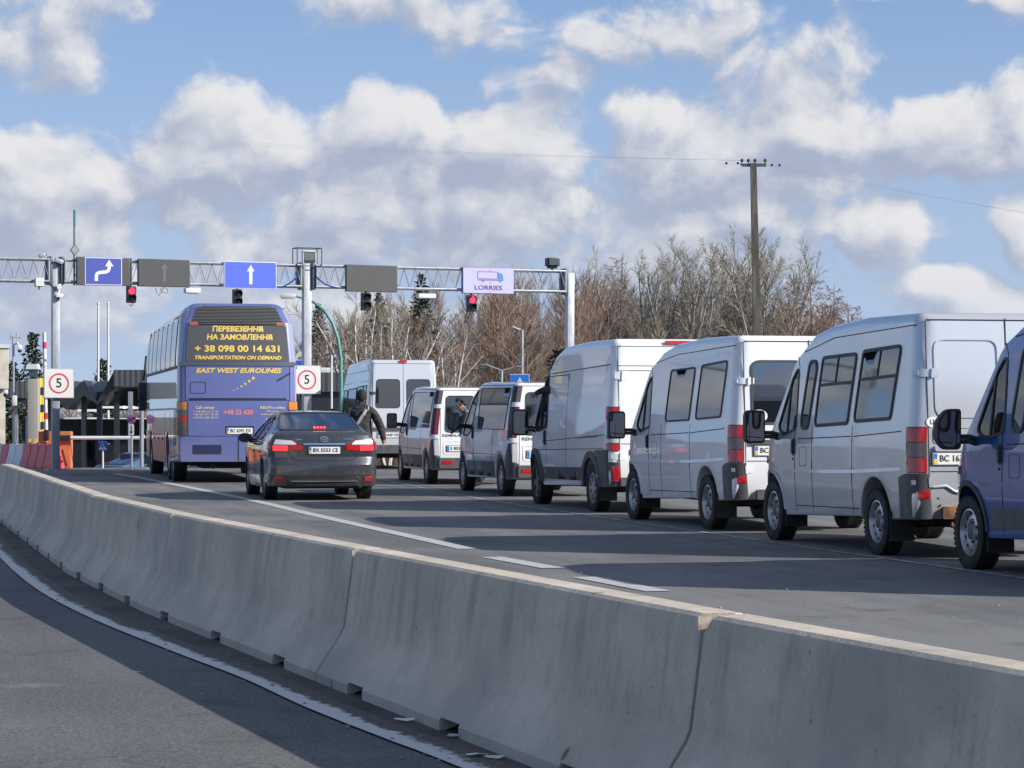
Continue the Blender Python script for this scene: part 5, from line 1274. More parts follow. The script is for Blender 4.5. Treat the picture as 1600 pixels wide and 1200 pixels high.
def arrow_pts(cx, z0, z1, w, hw, hh): return [(cx-w/2, z0), (cx+w/2, z0), (cx+w/2, z1-hh), (cx+hw/2, z1-hh), (cx, z1), (cx-hw/2, z1-hh), (cx-w/2, z1-hh)]
def ftext(T, body, size, m, x, z, y=-.022, width=None, bold=0, name='lettering', shear=0): return text(body, size, m, T, Matrix.Translation((x, y, z)) @ Matrix.Rotation(R(90), 4, 'X'), name, bold, shear, width, .001)
T, w_, h_ = gpanel(120, 203, 402, 446, 'display sign with a cranked white arrow on a blue square', led_grey)
bm = nb(); box(bm, (0, -.021, 0), (.96, .006, h_-.02)); obj('white_border', bm, led_white, T)
bm = nb(); box(bm, (0, -.026, 0), (.925, .006, h_-.055)); obj('blue_field', bm, led_blue2, T)
bm = nb(); pl = rpoly([(-.19, -.24, 0), (-.19, -.04, .10), (.10, .0, .10), (.12, .20, 0)], 5)
pl = [(-.19, -.25), (-.19, -.12), (-.17, -.06), (-.11, -.035), (.06, -.015), (.12, .015), (.145, .08), (.145, .15)]
poly_prism(bm, strip_poly(pl, .085), 'Y', -.034, -.030); poly_prism(bm, [(.035, .13), (.145, .30), (.255, .13)], 'Y', -.036, -.031); obj('arrow', bm, led_white, T)
T, w_, h_ = gpanel(216, 297, 405, 448, 'switched-off display sign with a faint straight arrow', led_grey); flat(T, arrow_pts(0, -.24, .27, .085, .20, .17), led_faint, 'arrow')
T, w_, h_ = gpanel(351, 432, 409, 451, 'bright blue display sign with a straight white arrow', led_blue, led_white); flat(T, arrow_pts(0, -.24, .27, .085, .20, .17), led_white, 'arrow')
T, w_, h_ = gpanel(541, 621, 414, 456, 'blank dark grey display sign above the unlit signal', led_grey)
T, w_, h_ = gpanel(723, 803, 418, 459, 'lilac display sign showing a lorry and the word LORRIES', led_lilac, mat('violet_case', (.16, .15, .36), .5))
ftext(T, 'LORRIES', .17, ink, -.01, -.20, width=.80, bold=.012)
lk = led_grey; grey_line = mat('grey_led', (.22, .20, .30), .5)
bm = nb(); q = [(-.32, .04), (.27, .04), (.27, .25), (-.32, .25)]; bm.free()
bm = nb()
for a, b in ((( -.32, .05), (.27, .05)), ((-.32, .24), (.27, .24)), ((-.32, .05), (-.32, .24)), ((.27, .05), (.27, .24))): poly_prism(bm, strip_poly([a, b], .02), 'Y', -.024, -.020)
obj('lorry_outline', bm, grey_line, T); bm = nb(); poly_prism(bm, [(-.30, .0), (.40, .0), (.40, .03), (-.30, .03)], 'Y', -.024, -.020); obj('lorry_chassis', bm, grey_line, T)
flat(T, [(.29, .0), (.43, .0), (.43, .12), (.38, .20), (.29, .22)], mat('blue_led', (.05, .2, .55), .5, emit=(.04, .2, .6), estr=0.25), 'lorry_cab', -.026)
for x in (-.16, .34): flat(T, [(x+.04*math.cos(a), -.0+.04*math.sin(a)) for a in [2*math.pi*k/14 for k in range(14)]], grey_line, 'lorry_wheel', -.027)
for z in (.275, -.045, -.315): flat(T, [(.06+.028*math.cos(a), z+.028*math.sin(a)) for a in [2*math.pi*k/10 for k in range(10)]], led_pink, 'pink_dot', -.0265)
def signal(px, y0, y1, red, label, yarm):
    c = gpt(px, (y0+y1)/2, .30); s = F/c.y; h = (y1-y0)/s; w = .235
    T = gthing('traffic_light', label, 'traffic light', c, 'lane signals under the gantry')
    bm = nb(); box(bm, (0, .09, 0), (w, .18, h), bev=.015); obj('housing', bm, black_box, T, 40)
    for z, on, mm in ((h*.23, red, 'r'), (-h*.23, False, 'g')):
        bm = nb(); lathe(bm, [(.095, .0), (.07, -.018), (.0005, -.028)], 20, axis='Y', off=(0, -.002, z)); bmesh.ops.recalc_face_normals(bm, faces=bm.faces[:])
        ln = obj('lens', bm, (mat('lit_red_signal', (.8, .02, .05), .4, emit=(1, .05, .14), estr=1.5) if on else mat('unlit_signal_lens', (.03, .03, .032), .25) if mm == 'r' or red is not None else mat('unlit_signal_lens', (0, 0, 0))), T, 40)
        bm = nb(); a_ = [math.pi*(-.12)+math.pi*1.24*k/12 for k in range(13)]
        for r_ in (.105,):
            A = [bm.verts.new((r_*math.cos(t), -.0, z+r_*math.sin(t))) for t in a_]; B_ = [bm.verts.new((r_*math.cos(t), -.15 if 2 < k < 10 else -.07, z+r_*math.sin(t)-.012)) for k, t in enumerate(a_)]
            for k in range(12): bm.faces.new((A[k], A[k+1], B_[k+1], B_[k]))
        v = obj('visor', bm, black_box, T, 60)
    bm = nb(); tube(bm, [(0, .09, h/2), (0, .09, h/2+yarm)], .03, 8); tube(bm, [(.04, .09, -h/2), (.05, .09, -h/2-.05), (0, .12, -h/2-.09), (-.03, .12, -h/2-.03)], .012, 6); obj('bracket', bm, galv_dark, T, 40)
signal(206, 447, 473, True, 'lane signal showing red beside the cranked-arrow sign', .72)
signal(372, 452, 479, None, 'lane signal half hidden behind the coach roof', .1)
signal(573, 457, 485, False, 'unlit lane signal under the blank grey sign', .08)
signal(738, 461, 487, True, 'lane signal showing red under the LORRIES sign', .06)
def gbox(name, label, cat, x0, x1, y0, y1, m, dep=.3, d=.3, group=None, bev=.02, extra=None):
    c = gpt((x0+x1)/2, (y0+y1)/2, d); s = F/c.y; T = gthing(name, label, cat, c, group); w, h = (x1-x0)/s, (y1-y0)/s
    bm = nb(); box(bm, (0, 0, 0), (w, dep, h), bev=min(bev, w*.2, h*.2)); obj('casing', bm, m, T, 40)
    if extra: extra(T, w, h, dep)
    return T
lamp_white = mat('lamp_white', (.72, .72, .74), .4)
def lumi(T, w, h, dep):
    bm = nb(); box(bm, (0, 0, -h*.5), (w*.7, dep*.7, .02), bev=.005); obj('diffuser', bm, mat('lamp_glass', (.6, .6, .6), .2), T); bm = nb(); tube(bm, [(-w*.2, .1, h*.4), (-w*.2, .2, h*.4+.05)], .02, 6); obj('bracket', bm, galv_dark, T)
gbox('gantry_lamp', 'white lamp under the gantry left of the coach', 'lamp', 288, 312, 450, 458, lamp_white, .25, .2, 'lamps slung under the gantry', .03, lumi)
gbox('gantry_lamp', 'white lamp under the gantry near the LORRIES sign', 'lamp', 651, 680, 459, 466, lamp_white, .25, .2, 'lamps slung under the gantry', .03, lumi)
def cable(name, label, pts, r, m, d=.22):
    bm = nb(); tube(bm, [gpt(x, y, d) for x, y in pts], r, 6); return tag(obj(name, bm, m, None, 60), label, 'cable', 'cables on the gantry')
cab_blue = mat('blue_cable', (.03, .07, .30), .5); cab_black = mat('black_cable', (.03, .03, .035), .6)
cable('cable', 'blue cable sagging left of the centre post', [(466, 431), (460, 437), (452, 443), (444, 447), (437, 449)], .022, cab_blue)
cable('cable', 'blue cable sagging right of the centre post', [(494, 432), (500, 438), (508, 444), (518, 448), (528, 450)], .022, cab_blue)
cable('cable', 'thin looped wires hanging below the switched-off sign', [(243, 450), (245, 459), (248, 462), (252, 456), (257, 449), (262, 452), (262, 458), (255, 457), (250, 452), (255, 449)], .008, cab_black)
cable('cable', 'dark cable drooping under the left post clamp', [(70, 443), (78, 445), (84, 449), (88, 452)], .02, cab_black)
def jb(T, w, h, dep):
    bm = nb(); box(bm, (0, -dep*.52, 0), (w*.86, .01, h*.86)); obj('door', bm, plastic_white, T)
    bm = nb(); tube(bm, [(0, 0, -h/2), (0, 0, -h/2-.08)], .02, 6); obj('conduit', bm, galv_dark, T)
gbox('junction_box', 'cream junction box under the left end of the gantry', 'box', 54, 68, 434, 448, mat('cream_box', (.66, .63, .54), .5), .16, .3, None, .03, jb)
def camera_unit(px, py, label, w=.22, h=.10, m=plastic_white, tilt=-12, d=.2):
    c = gpt(px, py, d); T = gthing('security_camera', label, 'camera', c, 'security cameras')
    rt = Matrix.Rotation(R(tilt), 3, 'Y')
    bm = nb(); box(bm, (0, 0, 0), (w, .11, h), rt, .015); obj('housing', bm, m, T, 40)
    bm = nb(); v = rt @ Vector((w/2+.012, 0, 0)); box(bm, v, (.02, .08, h*.7), rt, .004); obj('lens', bm, black_box, T)
    bm = nb(); tube(bm, [(-.02, 0, -h*.4), (-.03, .03, -h*.4-.10)], .016, 6); obj('bracket', bm, galv_dark, T)
camera_unit(66, 399, 'small grey camera on top of the gantry at far left', .17, .08, galv)
camera_unit(92, 448, 'white camera just under the clamp on the left gantry post', .13, .12, plastic_white, -20)
camera_unit(93, 462, 'lower white camera on the left gantry post', .19, .10, plastic_white, 8)
camera_unit(92, 408, 'hooded camera at the top of the left gantry post', .22, .11, galv, 20)
# antenna with diamond panel
c = gpt(116, 440, .1); s_ = F/c.y; T = gthing('antenna_mast', 'thin antenna mast with a teal tip and a diamond panel', 'antenna', c)
bm = nb(); tube(bm, [(0, 0, -.1), (0, 0, 87/s_)], .022, 8); obj('mast', bm, galv_dark, T)
bm = nb(); tube(bm, [(.01, 0, 87/s_), (.01, 0, 112/s_)], .035, 8); obj('aerial', bm, mat('teal_aerial', (.06, .26, .22), .5), T)
bm = nb(); hd = 9.5/s_*1.0; poly_prism(bm, [(-.12, 49/s_-hd*0), (.0, 49/s_+hd), (.12, 49/s_), (.0, 49/s_-hd)], 'Y', -.06, -.02); obj('diamond_frame', bm, galv_dark, T)
bm = nb(); poly_prism(bm, [(-.095, 49/s_), (0, 49/s_+hd*.78), (.095, 49/s_), (0, 49/s_-hd*.78)], 'Y', -.068, -.06); obj('diamond_face', bm, mat('grey_face', (.30, .31, .30), .5), T)
# floodlight at right end, screen in a cage on the centre post
def flood(T, w, h, dep):
    bm = nb(); box(bm, (0, .02, -h*.62), (w*.72, dep*.7, h*.3), bev=.02); obj('ballast', bm, black_box, T, 40); bm = nb(); box(bm, (0, -dep*.5-.01, 0), (w*.86, .02, h*.8), bev=.005); obj('front_glass', bm, glass_grey, T)
    bm = nb(); box(bm, (0, .02, -h*.8-.02), (.06, .06, .10)); obj('bracket', bm, galv_dark, T)
gbox('floodlight', 'black floodlight standing on the right end of the gantry', 'floodlight', 853, 873, 403, 416, black_box, .26, 0, None, .03, flood)
c = gpt(480, 402, .05); s_ = F/c.y; T = gthing('caged_screen', 'small grey screen in a thin frame on top of the centre post', 'screen', c)
bm = nb(); hw, hh = 20/s_, 14/s_
for x in (-hw, hw):
    for y in (-.2, .2): tube(bm, [(x, y, -hh), (x, y, hh)], .014, 6)
for z in (-hh, hh):
    for y in (-.2, .2): tube(bm, [(-hw, y, z), (hw, y, z)], .014, 6)
    for x in (-hw, hw): tube(bm, [(x, -.2, z), (x, .2, z)], .014, 6)
obj('cage', bm, galv_dark, T)
bm = nb(); box(bm, (.05, 0, .0), (22/s_, .12, 21/s_), bev=.01); obj('screen_case', bm, sign_white, T, 40)
bm = nb(); box(bm, (.05, -.065, .03), (18/s_, .012, 13/s_)); obj('screen_glass', bm, mat('grey_screen', (.13, .15, .14), .2), T); bm = nb(); box(bm, (.05, -.065, -8/s_+.02), (18/s_, .012, 4.5/s_)); obj('screen_base', bm, black_box, T)
bm = nb(); box(bm, (.05, 0, -12/s_), (.12, .10, .12)); obj('bracket', bm, galv_dark, T)
def five(px, py, label):
    c = gpt(px, py, .20); s = F/c.y; T = gthing('speed_limit_sign', label, 'road sign', c, 'speed limit signs on the gantry posts')
    bm = nb(); box(bm, (0, .03, 0), (.78, .05, .76), bev=.004); obj('backing_frame', bm, galv, T)
    bm = nb(); box(bm, (0, 0, 0), (.745, .012, .725)); obj('sign_face', bm, sign_white, T)
    bm = nb(); N_ = 40; A = []
    for r_, y in ((.26, -.010), (.218, -.010), (.218, -.006), (.26, -.006)): A.append([bm.verts.new((r_*math.cos(2*math.pi*k/N_), y, r_*math.sin(2*math.pi*k/N_))) for k in range(N_)])
    for i in range(4):
        for k in range(N_): bm.faces.new((A[i][k], A[i][(k+1) % N_], A[(i+1) % 4][(k+1) % N_], A[(i+1) % 4][k]))
    bmesh.ops.recalc_face_normals(bm, faces=bm.faces[:]); obj('red_ring', bm, sign_red, T)
    ftext(T, '5', .34, ink, .0, 0, y=-.009, bold=.012)
five(92, 599, 'square white speed limit 5 sign on the left gantry post'); five(479.5, 593.5, 'square white speed limit 5 sign on the centre post beside the coach')
# ================================================================ checkpoint at the far left
def post_sign(name, label, px, py, Y, top_h, group=None): pass
def gat(px, py, Y): p = at(px, py, Y); return p
gz_far = lambda p: gh(p.x, p.y)
# red and white plastic blocks in a row
a_, b_ = at(90, 733.5, 67.2), at(-4, 729, 71.4); dv = Vector((b_.x-a_.x, b_.y-a_.y)); n_ = 8; L_ = dv.length/n_; ang = math.atan2(dv.y, dv.x)
cols = ['r', 'r', 'r', 'r', 'w', 'w', 'r', 'w']; labs = ['red plastic road block at the near end of the row, beside the orange booth', 'second red plastic road block from the near end', 'third red plastic road block from the near end', 'fourth red plastic road block, next to the white pair', 'right one of the two white plastic road blocks side by side', 'left one of the two white plastic road blocks side by side', 'red plastic road block between two white ones', 'white plastic road block at the left edge']
for k in range(n_):
    p = Vector((a_.x, a_.y))+dv*((k+.5)/n_); bm = nb()
    pr = [(-.20, 0), (-.20, .10), (-.11, .40), (-.08, .66), (.08, .66), (.11, .40), (.20, .10), (.20, 0)]
    for (x0, x1, kk) in ((-L_/2+.012, L_/2-.012, 1),): poly_prism(bm, pr, 'X', x0, x1)
    bmesh.ops.bevel(bm, geom=bm.edges[:], offset=.02, segments=2, affect='EDGES')
    T = obj('road_block', bm, plastic_red if cols[k] == 'r' else plastic_white, None, 40, (p.x, p.y, gh(p.x, p.y)), (0, 0, ang)); tag(T, labs[k], 'road block', 'plastic road blocks in a row')
    bm = nb(); lathe(bm, [(.04, .66), (.04, .69), (.0005, .69)], 10, axis='Z'); obj('filler_cap', bm, cab_black, T)
def base_thing(name, label, cat, px, Y, rz=0, group=None):
    p = at(px, 650, Y); z = gh(p.x, p.y); return thing(name, label, cat, (p.x, p.y, z), rz, group), (lambda py: HC+(CY-py)*Y/F-z), Y/F
# cream hut at the left edge
T, zz, u = base_thing('hut', 'cream hut with an overhanging upper part at the left edge', 'hut', -14, 73.5, .2)
cream = mat('cream_render', (.62, .57, .46), .85, fn=mottled((.66, .61, .50), (.48, .44, .36), 3))
bm = nb(); box(bm, (0, 0, zz(608)/2), (.80, 1.6, zz(608))); obj('wall', bm, cream, T); bm = nb(); box(bm, (0, 0, (zz(545)+zz(608))/2), (.98, 1.9, zz(545)-zz(608)), bev=.01); obj('upper_wall', bm, cream, T)
bm = nb(); box(bm, (0, 0, zz(545)+.05), (1.05, 2.0, .10)); obj('roof', bm, sign_white, T); bm = nb(); box(bm, (-.05, -.81, 1.1), (.5, .02, .7)); obj('window', bm, glass_dark, T)
T, zz, u = base_thing('dome_camera', 'dark dome camera under a white lamp on the cream hut', 'camera', 9, 72.2, 0, 'security cameras')
bm = nb(); box(bm, (0, 0, zz(612)), (.12, .12, .12), bev=.03); obj('housing', bm, plastic_white, T, 40); bm = nb(); bmesh.ops.create_uvsphere(bm, u_segments=12, v_segments=8, radius=.07); obj('dome', bm, black_box, T, 60, (0, 0, zz(617)))
# camera mast
T, zz, u = base_thing('camera_mast', 'thin grey mast carrying a white camera and short aerials', 'mast', 21, 75)
bm = nb(); tube(bm, [(0, 0, 0), (0, 0, zz(526))], .035, 8); obj('pole', bm, galv, T); bm = nb(); tube(bm, [(-.09, 0, zz(526)), (.22, 0, zz(528))], .015, 6); tube(bm, [(-.08, 0, zz(530)), (-.08, 0, zz(520))], .02, 6); tube(bm, [(.1, 0, zz(530)), (.1, 0, zz(520))], .02, 6); obj('aerials', bm, galv, T)
bm = nb(); tube(bm, [(.02, 0, zz(538)), (.12, -.05, zz(536)), (.2, -.1, zz(540))], .03, 8); box(bm, (.21, -.12, zz(543)), (.13, .13, .14), bev=.04); cm = obj('camera_head', bm, plastic_white, T, 40); bm = nb(); bmesh.ops.create_uvsphere(bm, u_segments=12, v_segments=8, radius=.06); obj('camera_dome', bm, black_box, cm, 60, (.21, -.12, zz(548)))
bm = nb(); box(bm, (.05, -.05, zz(626)), (.14, .12, .30), bev=.02); obj('cabinet', bm, plastic_white, T, 40); bm = nb(); tube(bm, [(.0, -.05, zz(635)), (-.04, -.05, zz(644)), (.04, -.05, zz(640)), (.09, -.05, zz(634))], .012, 6); obj('cable', bm, cab_black, T)
# grey terminal pillar with a floodlight box
T, zz, u = base_thing('card_pillar', 'tall grey terminal pillar with a white lamp box on top', 'pillar', 53, 73)
bm = nb(); box(bm, (0, 0, zz(592)/2), (.30, .35, zz(592)), bev=.02); obj('case', bm, mat('taupe_metal', (.36, .345, .30), .5), T, 40); bm = nb(); box(bm, (-.18, .03, zz(660)/2), (.07, .3, zz(640)), bev=.01); obj('side_duct', bm, galv, T)
bm = nb(); box(bm, (-.02, 0, zz(582)), (.22, .25, .20)); obj('lamp_body', bm, glass_grey, T); bm = nb(); poly_prism(bm, [(-.20, zz(577)), (.16, zz(577)), (.12, zz(569)), (-.16, zz(569))], 'Y', -.2, .2); obj('lamp_hood', bm, lamp_white, T)
for x in (-.06, .10): bm = nb(); box(bm, (x, -.3, zz(697)), (.055, .055, zz(686)-zz(709))); obj('yellow_bollard', bm, yellow, T)
# striped poles
for px, lab in ((62.5, 'black and yellow striped pole beside the terminal pillar'), (66.5, 'thicker black and yellow striped pole behind the speed limit sign')):
    T, zz, u = base_thing('striped_pole', lab, 'pole', px, 74+(px-62)*.15, 0, 'striped poles'); z0, z1 = 0, zz(588); r = .04 if px < 64 else .08
    bm = nb(); tube(bm, [(0, 0, 0), (0, 0, z1)], r, 10); obj('pole', bm, black_box, T, 40)
    for k in range(4): bm = nb(); tube(bm, [(0, 0, z1-.05-k*.50), (0, 0, z1-.32-k*.50)], r+.006, 10); obj('yellow_band', bm, yellow, T, 40)
# orange booths carrying the booms
for x0, x1, Y, lab in ((62, 82, 69.4, 'left orange boom housing with the raised boom'), (95, 112, 68.6, 'right orange boom housing with the lowered white boom')):
    T, zz, u = base_thing('boom_housing', lab, 'barrier post', (x0+x1)/2, Y, 0, 'orange boom housings'); w = (x1-x0)*u
    bm = nb(); poly_prism(bm, [(-w/2, 0), (w/2, 0), (w/2, zz(674)), (-w/2, zz(674))], 'Y', -.2, .2); bmesh.ops.bevel(bm, geom=bm.edges[:], offset=.015, segments=2, affect='EDGES'); obj('case', bm, orange, T, 40)
    bm = nb(); tube(bm, [(-w*.2, -.21, zz(702)), (w*.2, -.21, zz(728))], .010, 5); obj('panel_gap', bm, seam, T)
    if x0 < 70:
        bm = nb(); box(bm, (.06, -.28, zz(680)), (.13, .16, .30), bev=.02); obj('boom_clamp', bm, black_box, T, 40); bm = nb(); tube(bm, [(.06, -.28, zz(690)), (0, -.28, zz(520))], .05, 8)
        obj('raised_boom', bm, plastic_white, T, 40)
        for y in (540, 650): bm = nb(); xm = .06-.06*(690-y)/170; tube(bm, [(xm, -.28, zz(y+5)), (xm-.002, -.28, zz(y-5))], .054, 8); obj('red_band', bm, sign_red, T, 40)
    else:
        bm = nb(); box(bm, (0, -.28, zz(684)), (.34, .16, .14), bev=.02); obj('boom_clamp', bm, black_box, T, 40); bm = nb(); tube(bm, [(.1, -.28, zz(684)), (2.05, -.28, zz(684)), (2.15, -.28, zz(682))], .05, 8); obj('boom', bm, plastic_white, T, 40)
# signs on poles
T, zz, u = base_thing('crossing_sign', 'small blue pedestrian crossing sign on a white pole', 'road sign', 160.5, 68.5)
bm = nb(); tube(bm, [(0, .02, 0), (0, .02, zz(692))], .025, 8); obj('pole', bm, sign_white, T); s2 = .115
zc = zz(696.5); bm = nb(); box(bm, (0, -.02, zc), (s2*2, .02, s2*2), bev=.004); obj('sign_face', bm, sign_blue, T); bm = nb(); poly_prism(bm, [(-.085, zc-.075), (.085, zc-.075), (0, zc+.085)], 'Y', -.037, -.031); obj('white_triangle', bm, sign_white, T)
def walker(T, x, z, s, y0, y1):
    bm = nb(); 
    for a, b, w in (((0, .5), (0, .05), .2), ((0, .1), (-.28, -.5), .14), ((0, .1), (.25, -.5), .14), ((0, .4), (.3, .1), .1), ((0, .4), (-.3, .15), .1)): poly_prism(bm, strip_poly([(x+a[0]*s, z+a[1]*s), (x+b[0]*s, z+b[1]*s)], w*s), 'Y', y0, y1)
    poly_prism(bm, [(x+.12*s*math.cos(t), z+.66*s+.12*s*math.sin(t)) for t in [2*math.pi*k/10 for k in range(10)]], 'Y', y0, y1); return obj('walking_figure', bm, ink, T)
walker(T, 0, zc-.03, .075, -.043, -.038)
T, zz, u = base_thing('no_stopping_sign', 'round blue and red no stopping sign with an arrow plate below', 'road sign', 205.5, 66.4)
bm = nb(); tube(bm, [(0, .03, 0), (0, .03, zz(647))], .03, 8); obj('pole', bm, galv, T); zc = zz(655)
def disc(r, z, y, m, nm, T=T): bm = nb(); poly_prism(bm, [(r*math.cos(t), z+r*math.sin(t)) for t in [2*math.pi*k/28 for k in range(28)]], 'Y', y, y+.006); return obj(nm, bm, m, T)
disc(.118, zc, -.02, sign_red, 'red_rim'); disc(.092, zc, -.027, sign_blue, 'blue_field')
bm = nb()
for a in (45, 135): c, s = math.cos(R(a)), math.sin(R(a)); poly_prism(bm, strip_poly([(-c*.10, zc-s*.10), (c*.10, zc+s*.10)], .028), 'Y', -.034-.002*(a > 90), -.028)
obj('red_cross', bm, sign_red, T)
bm = nb(); box(bm, (0, 0, zz(671.5)), (.125, .015, .27)); obj('arrow_plate', bm, sign_white, T); z = zz(671.5); bm = nb(); poly_prism(bm, strip_poly([(0, z+.10), (0, z-.05)], .018), 'Y', -.016, -.010); poly_prism(bm, [(-.035, z-.04), (.035, z-.04), (0, z-.11)], 'Y', -.017, -.011); obj('arrow', bm, ink, T)
T, zz, u = base_thing('post', 'plain white steel post just left of the coach', 'post', 221.5, 67.2); bm = nb(); tube(bm, [(0, 0, 0), (0, 0, zz(640))], .055, 8); obj('tube', bm, galv, T); bm = nb(); box(bm, (0, 0, .03), (.3, .3, .06)); obj('foot_plate', bm, galv, T)
# parked cars below the crest
hz_paint = paint('dusty_blue_paint', (.06, .15, .24), .3, .2, amt=.3)
T, _b = saloon('parked_car', 'blue parked car half hidden by the road crest at the crossing', hz_paint, False, 'parked cars by the checkpoint', 'AB 10')
p = at(163, 650, 103); T.location = (p.x, p.y, gh(p.x, p.y)); T.rotation_euler = (0, 0, math.pi/2-R(38)); T.location.z += .14
T2 = thing('off_road_car', 'dark blue off-road car parked by the no stopping sign', 'car', group='parked cars by the checkpoint')
Wj = lambda x, z: .86-.10*max(0, (z-1.1)/.7)
ptsj = [(.02, .45, .03, .03), (.5, .42, 0, .01)]+arch(.85, .38, .42, .40)+[(1.3, .40, 0, .01), (2.9, .40, 0, .01)]+arch(3.3, .38, .42, .40)+[(3.8, .42, 0, .02), (4.1, .5, .08, .08), (4.08, .95, .1, .1), (3.1, 1.08, .05, .06), (2.7, 1.70, .1, .07), (1.5, 1.78, .2, .08), (.14, 1.74, .1, .08), (.04, 1.05, .05, .1), (0, .7, 0, .1)]
Bj = Body(ptsj, Wj, rear=[(0, .45), (.04, 1.05), (.14, 1.7)], fr=.1); obj('body', Bj.shell(), paint('dark_blue_paint', (.02, .04, .08), .3, .1), T2, 38)
window(T2, Bj, rr([(-.66, 1.10), (.66, 1.10), (.6, 1.62), (-.6, 1.62)], .06), glass_dark, fmap=Bj.back(), name='rear_window')
for sd in (1, -1):
    window(T2, Bj, rr([(2.6, 1.10), (.4, 1.10), (.45, 1.62), (2.4, 1.62)], .05), glass_dark, sd)
    corner_lamp(T2, Bj, .7, 1.0, [(0, 1, red_lens)], sd)
    for x in (.85, 3.3): wheel(T2, x, sd*.76, .37, .22, 'alloy', sd)
bm = nb(); lathe(bm, [(.34, 0), (.36, -.1), (.34, -.2), (.0005, -.21)], 24, axis='Y'); 
for v in bm.verts: v.co = Matrix.Rotation(R(-90), 3, 'Z') @ v.co
bmesh.ops.recalc_face_normals(bm, faces=bm.faces[:]); obj('spare_wheel', bm, rubber, T2, 40, (-.02, .15, .95))
p = at(208, 650, 104); T2.location = (p.x, p.y, gh(p.x, p.y)); T2.rotation_euler = (0, 0, math.pi/2-R(25))
# flagpoles
for px, top, lab in ((153.5, 474, 'left one of the two white flagpoles'), (169, 474, 'right one of the two white flagpoles')):
    T, zz, u = base_thing('flagpole', lab, 'flagpole', px, 142, 0, 'white flagpoles'); bm = nb(); tube(bm, [(0, 0, 0), (0, 0, zz(top))], [.085, .055], 8); obj('pole', bm, sign_white, T, 40); bm = nb(); bmesh.ops.create_uvsphere(bm, u_segments=10, v_segments=6, radius=.08); obj('finial', bm, sign_white, T, 60, (0, 0, zz(top)))
# folded-roof canopy over the lanes: each bay is a zigzag roof on steel columns
def corr(t, b, m):
    oc = t.node('ShaderNodeTexCoord').outputs['Object']; x, y, z = t.sep(oc); k = t.m('SINE', t.m('MULTIPLY', t.m('ADD', x, y), 26)); t.put(b.inputs['Base Color'], t.mix(t.ss(k, -.3, .3), (.05, .055, .06), (.11, .115, .12)))
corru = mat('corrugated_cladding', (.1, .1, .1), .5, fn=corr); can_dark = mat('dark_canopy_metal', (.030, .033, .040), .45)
YC = 112.0
def cx(px): return (px-CX)*YC/F
def cz(py): return HC+(CY-py)*YC/F
can = thing('canopy', 'dark folded-roof canopy over the border lanes', 'canopy', (cx(120), YC, gh(cx(120), YC))); zb = gh(cx(120), YC)
def cpt(px, py): return (cx(px)-cx(120), cz(py)-zb)
bm = nb(); zig = [(-40, 596), (20, 596), (44, 612), (75, 592), (104, 618), (131, 594), (152, 628), (179, 578), (228, 578), (250, 600), (300, 590), (330, 612)]; low = [(330, 640), (300, 614), (250, 628), (228, 604), (179, 605), (152, 632), (131, 618), (104, 640), (75, 616), (44, 636), (20, 622), (-40, 622)]
P3 = [cpt(*q) for q in zig]; Q3 = [cpt(*q) for q in low][::-1]
for i in range(len(P3)-1):
    for (ya, yb, pa, pb) in ((0, 22, P3, P3),):
        v = [bm.verts.new((P3[i][0], 0, P3[i][1])), bm.verts.new((P3[i+1][0], 0, P3[i+1][1])), bm.verts.new((P3[i+1][0], 22, P3[i+1][1])), bm.verts.new((P3[i][0], 22, P3[i][1]))]; bm.faces.new(v)
        v2 = [bm.verts.new((Q3[i][0], 0, Q3[i][1])), bm.verts.new((Q3[i+1][0], 0, Q3[i+1][1])), bm.verts.new((Q3[i+1][0], 22, Q3[i+1][1])), bm.verts.new((Q3[i][0], 22, Q3[i][1]))]; bm.faces.new(v2)
    f = bm.faces.new([bm.verts.new((P3[i][0], -.01, P3[i][1])), bm.verts.new((P3[i+1][0], -.01, P3[i+1][1])), bm.verts.new((Q3[i+1][0], -.01, Q3[i+1][1])), bm.verts.new((Q3[i][0], -.01, Q3[i][1]))])
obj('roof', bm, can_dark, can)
x0, z1 = cpt(179, 578); x1, z0 = cpt(228, 604); bm = nb(); box(bm, ((x0+x1)/2, -.15, (z0+z1)/2), (x1-x0, .25, z1-z0)); obj('corrugated_fascia', bm, corru, can)
xa, za = cpt(-40, 596); xb, zb_ = cpt(42, 622); bm = nb(); box(bm, ((xa+xb)/2, -.15, (za+zb_)/2), (xb-xa, .25, za-zb_)); obj('corrugated_fascia', bm, corru, can)
x_, z_ = cpt(152, 604); bm = nb(); poly_prism(bm, [(x_-.42, z_+.25), (x_+.42, z_+.25), (x_, z_-.35)], 'Y', 1.0, 1.2); obj('skylight', bm, mat('skylight_glass', (.30, .36, .42), .2), can)
for px in (20, 75, 128, 152, 179, 205, 240, 300):
    bm = nb(); x, z = cpt(px, 612); box(bm, (x, .6 if px != 205 else -.2, z/2), (.22 if px != 205 else .18, .22, z)); obj('column', bm, galv if px in (205, 20) else can_dark, can)
bm = nb(); 
for y in (14,): 
    xa, _ = cpt(-60, 600); xb, _ = cpt(340, 600); box(bm, ((xa+xb)/2, y, 2.55), (xb-xa, .3, 1.1)); box(bm, ((xa+xb)/2, y+.02, .35), (xb-xa, .3, .7))
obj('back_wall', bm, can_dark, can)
for px, py, w in ((158, 636, 1.3), (186, 636, .5), (120, 641, .9), (205, 637, .8)):
    bm = nb(); x, z = cpt(px, py); box(bm, (x, 3, z), (w, .3, .10)); obj('ceiling_lamp', bm, mat('lit_tube', (.8, .8, .8), .4, emit=(.9, .95, 1), estr=.7), can)
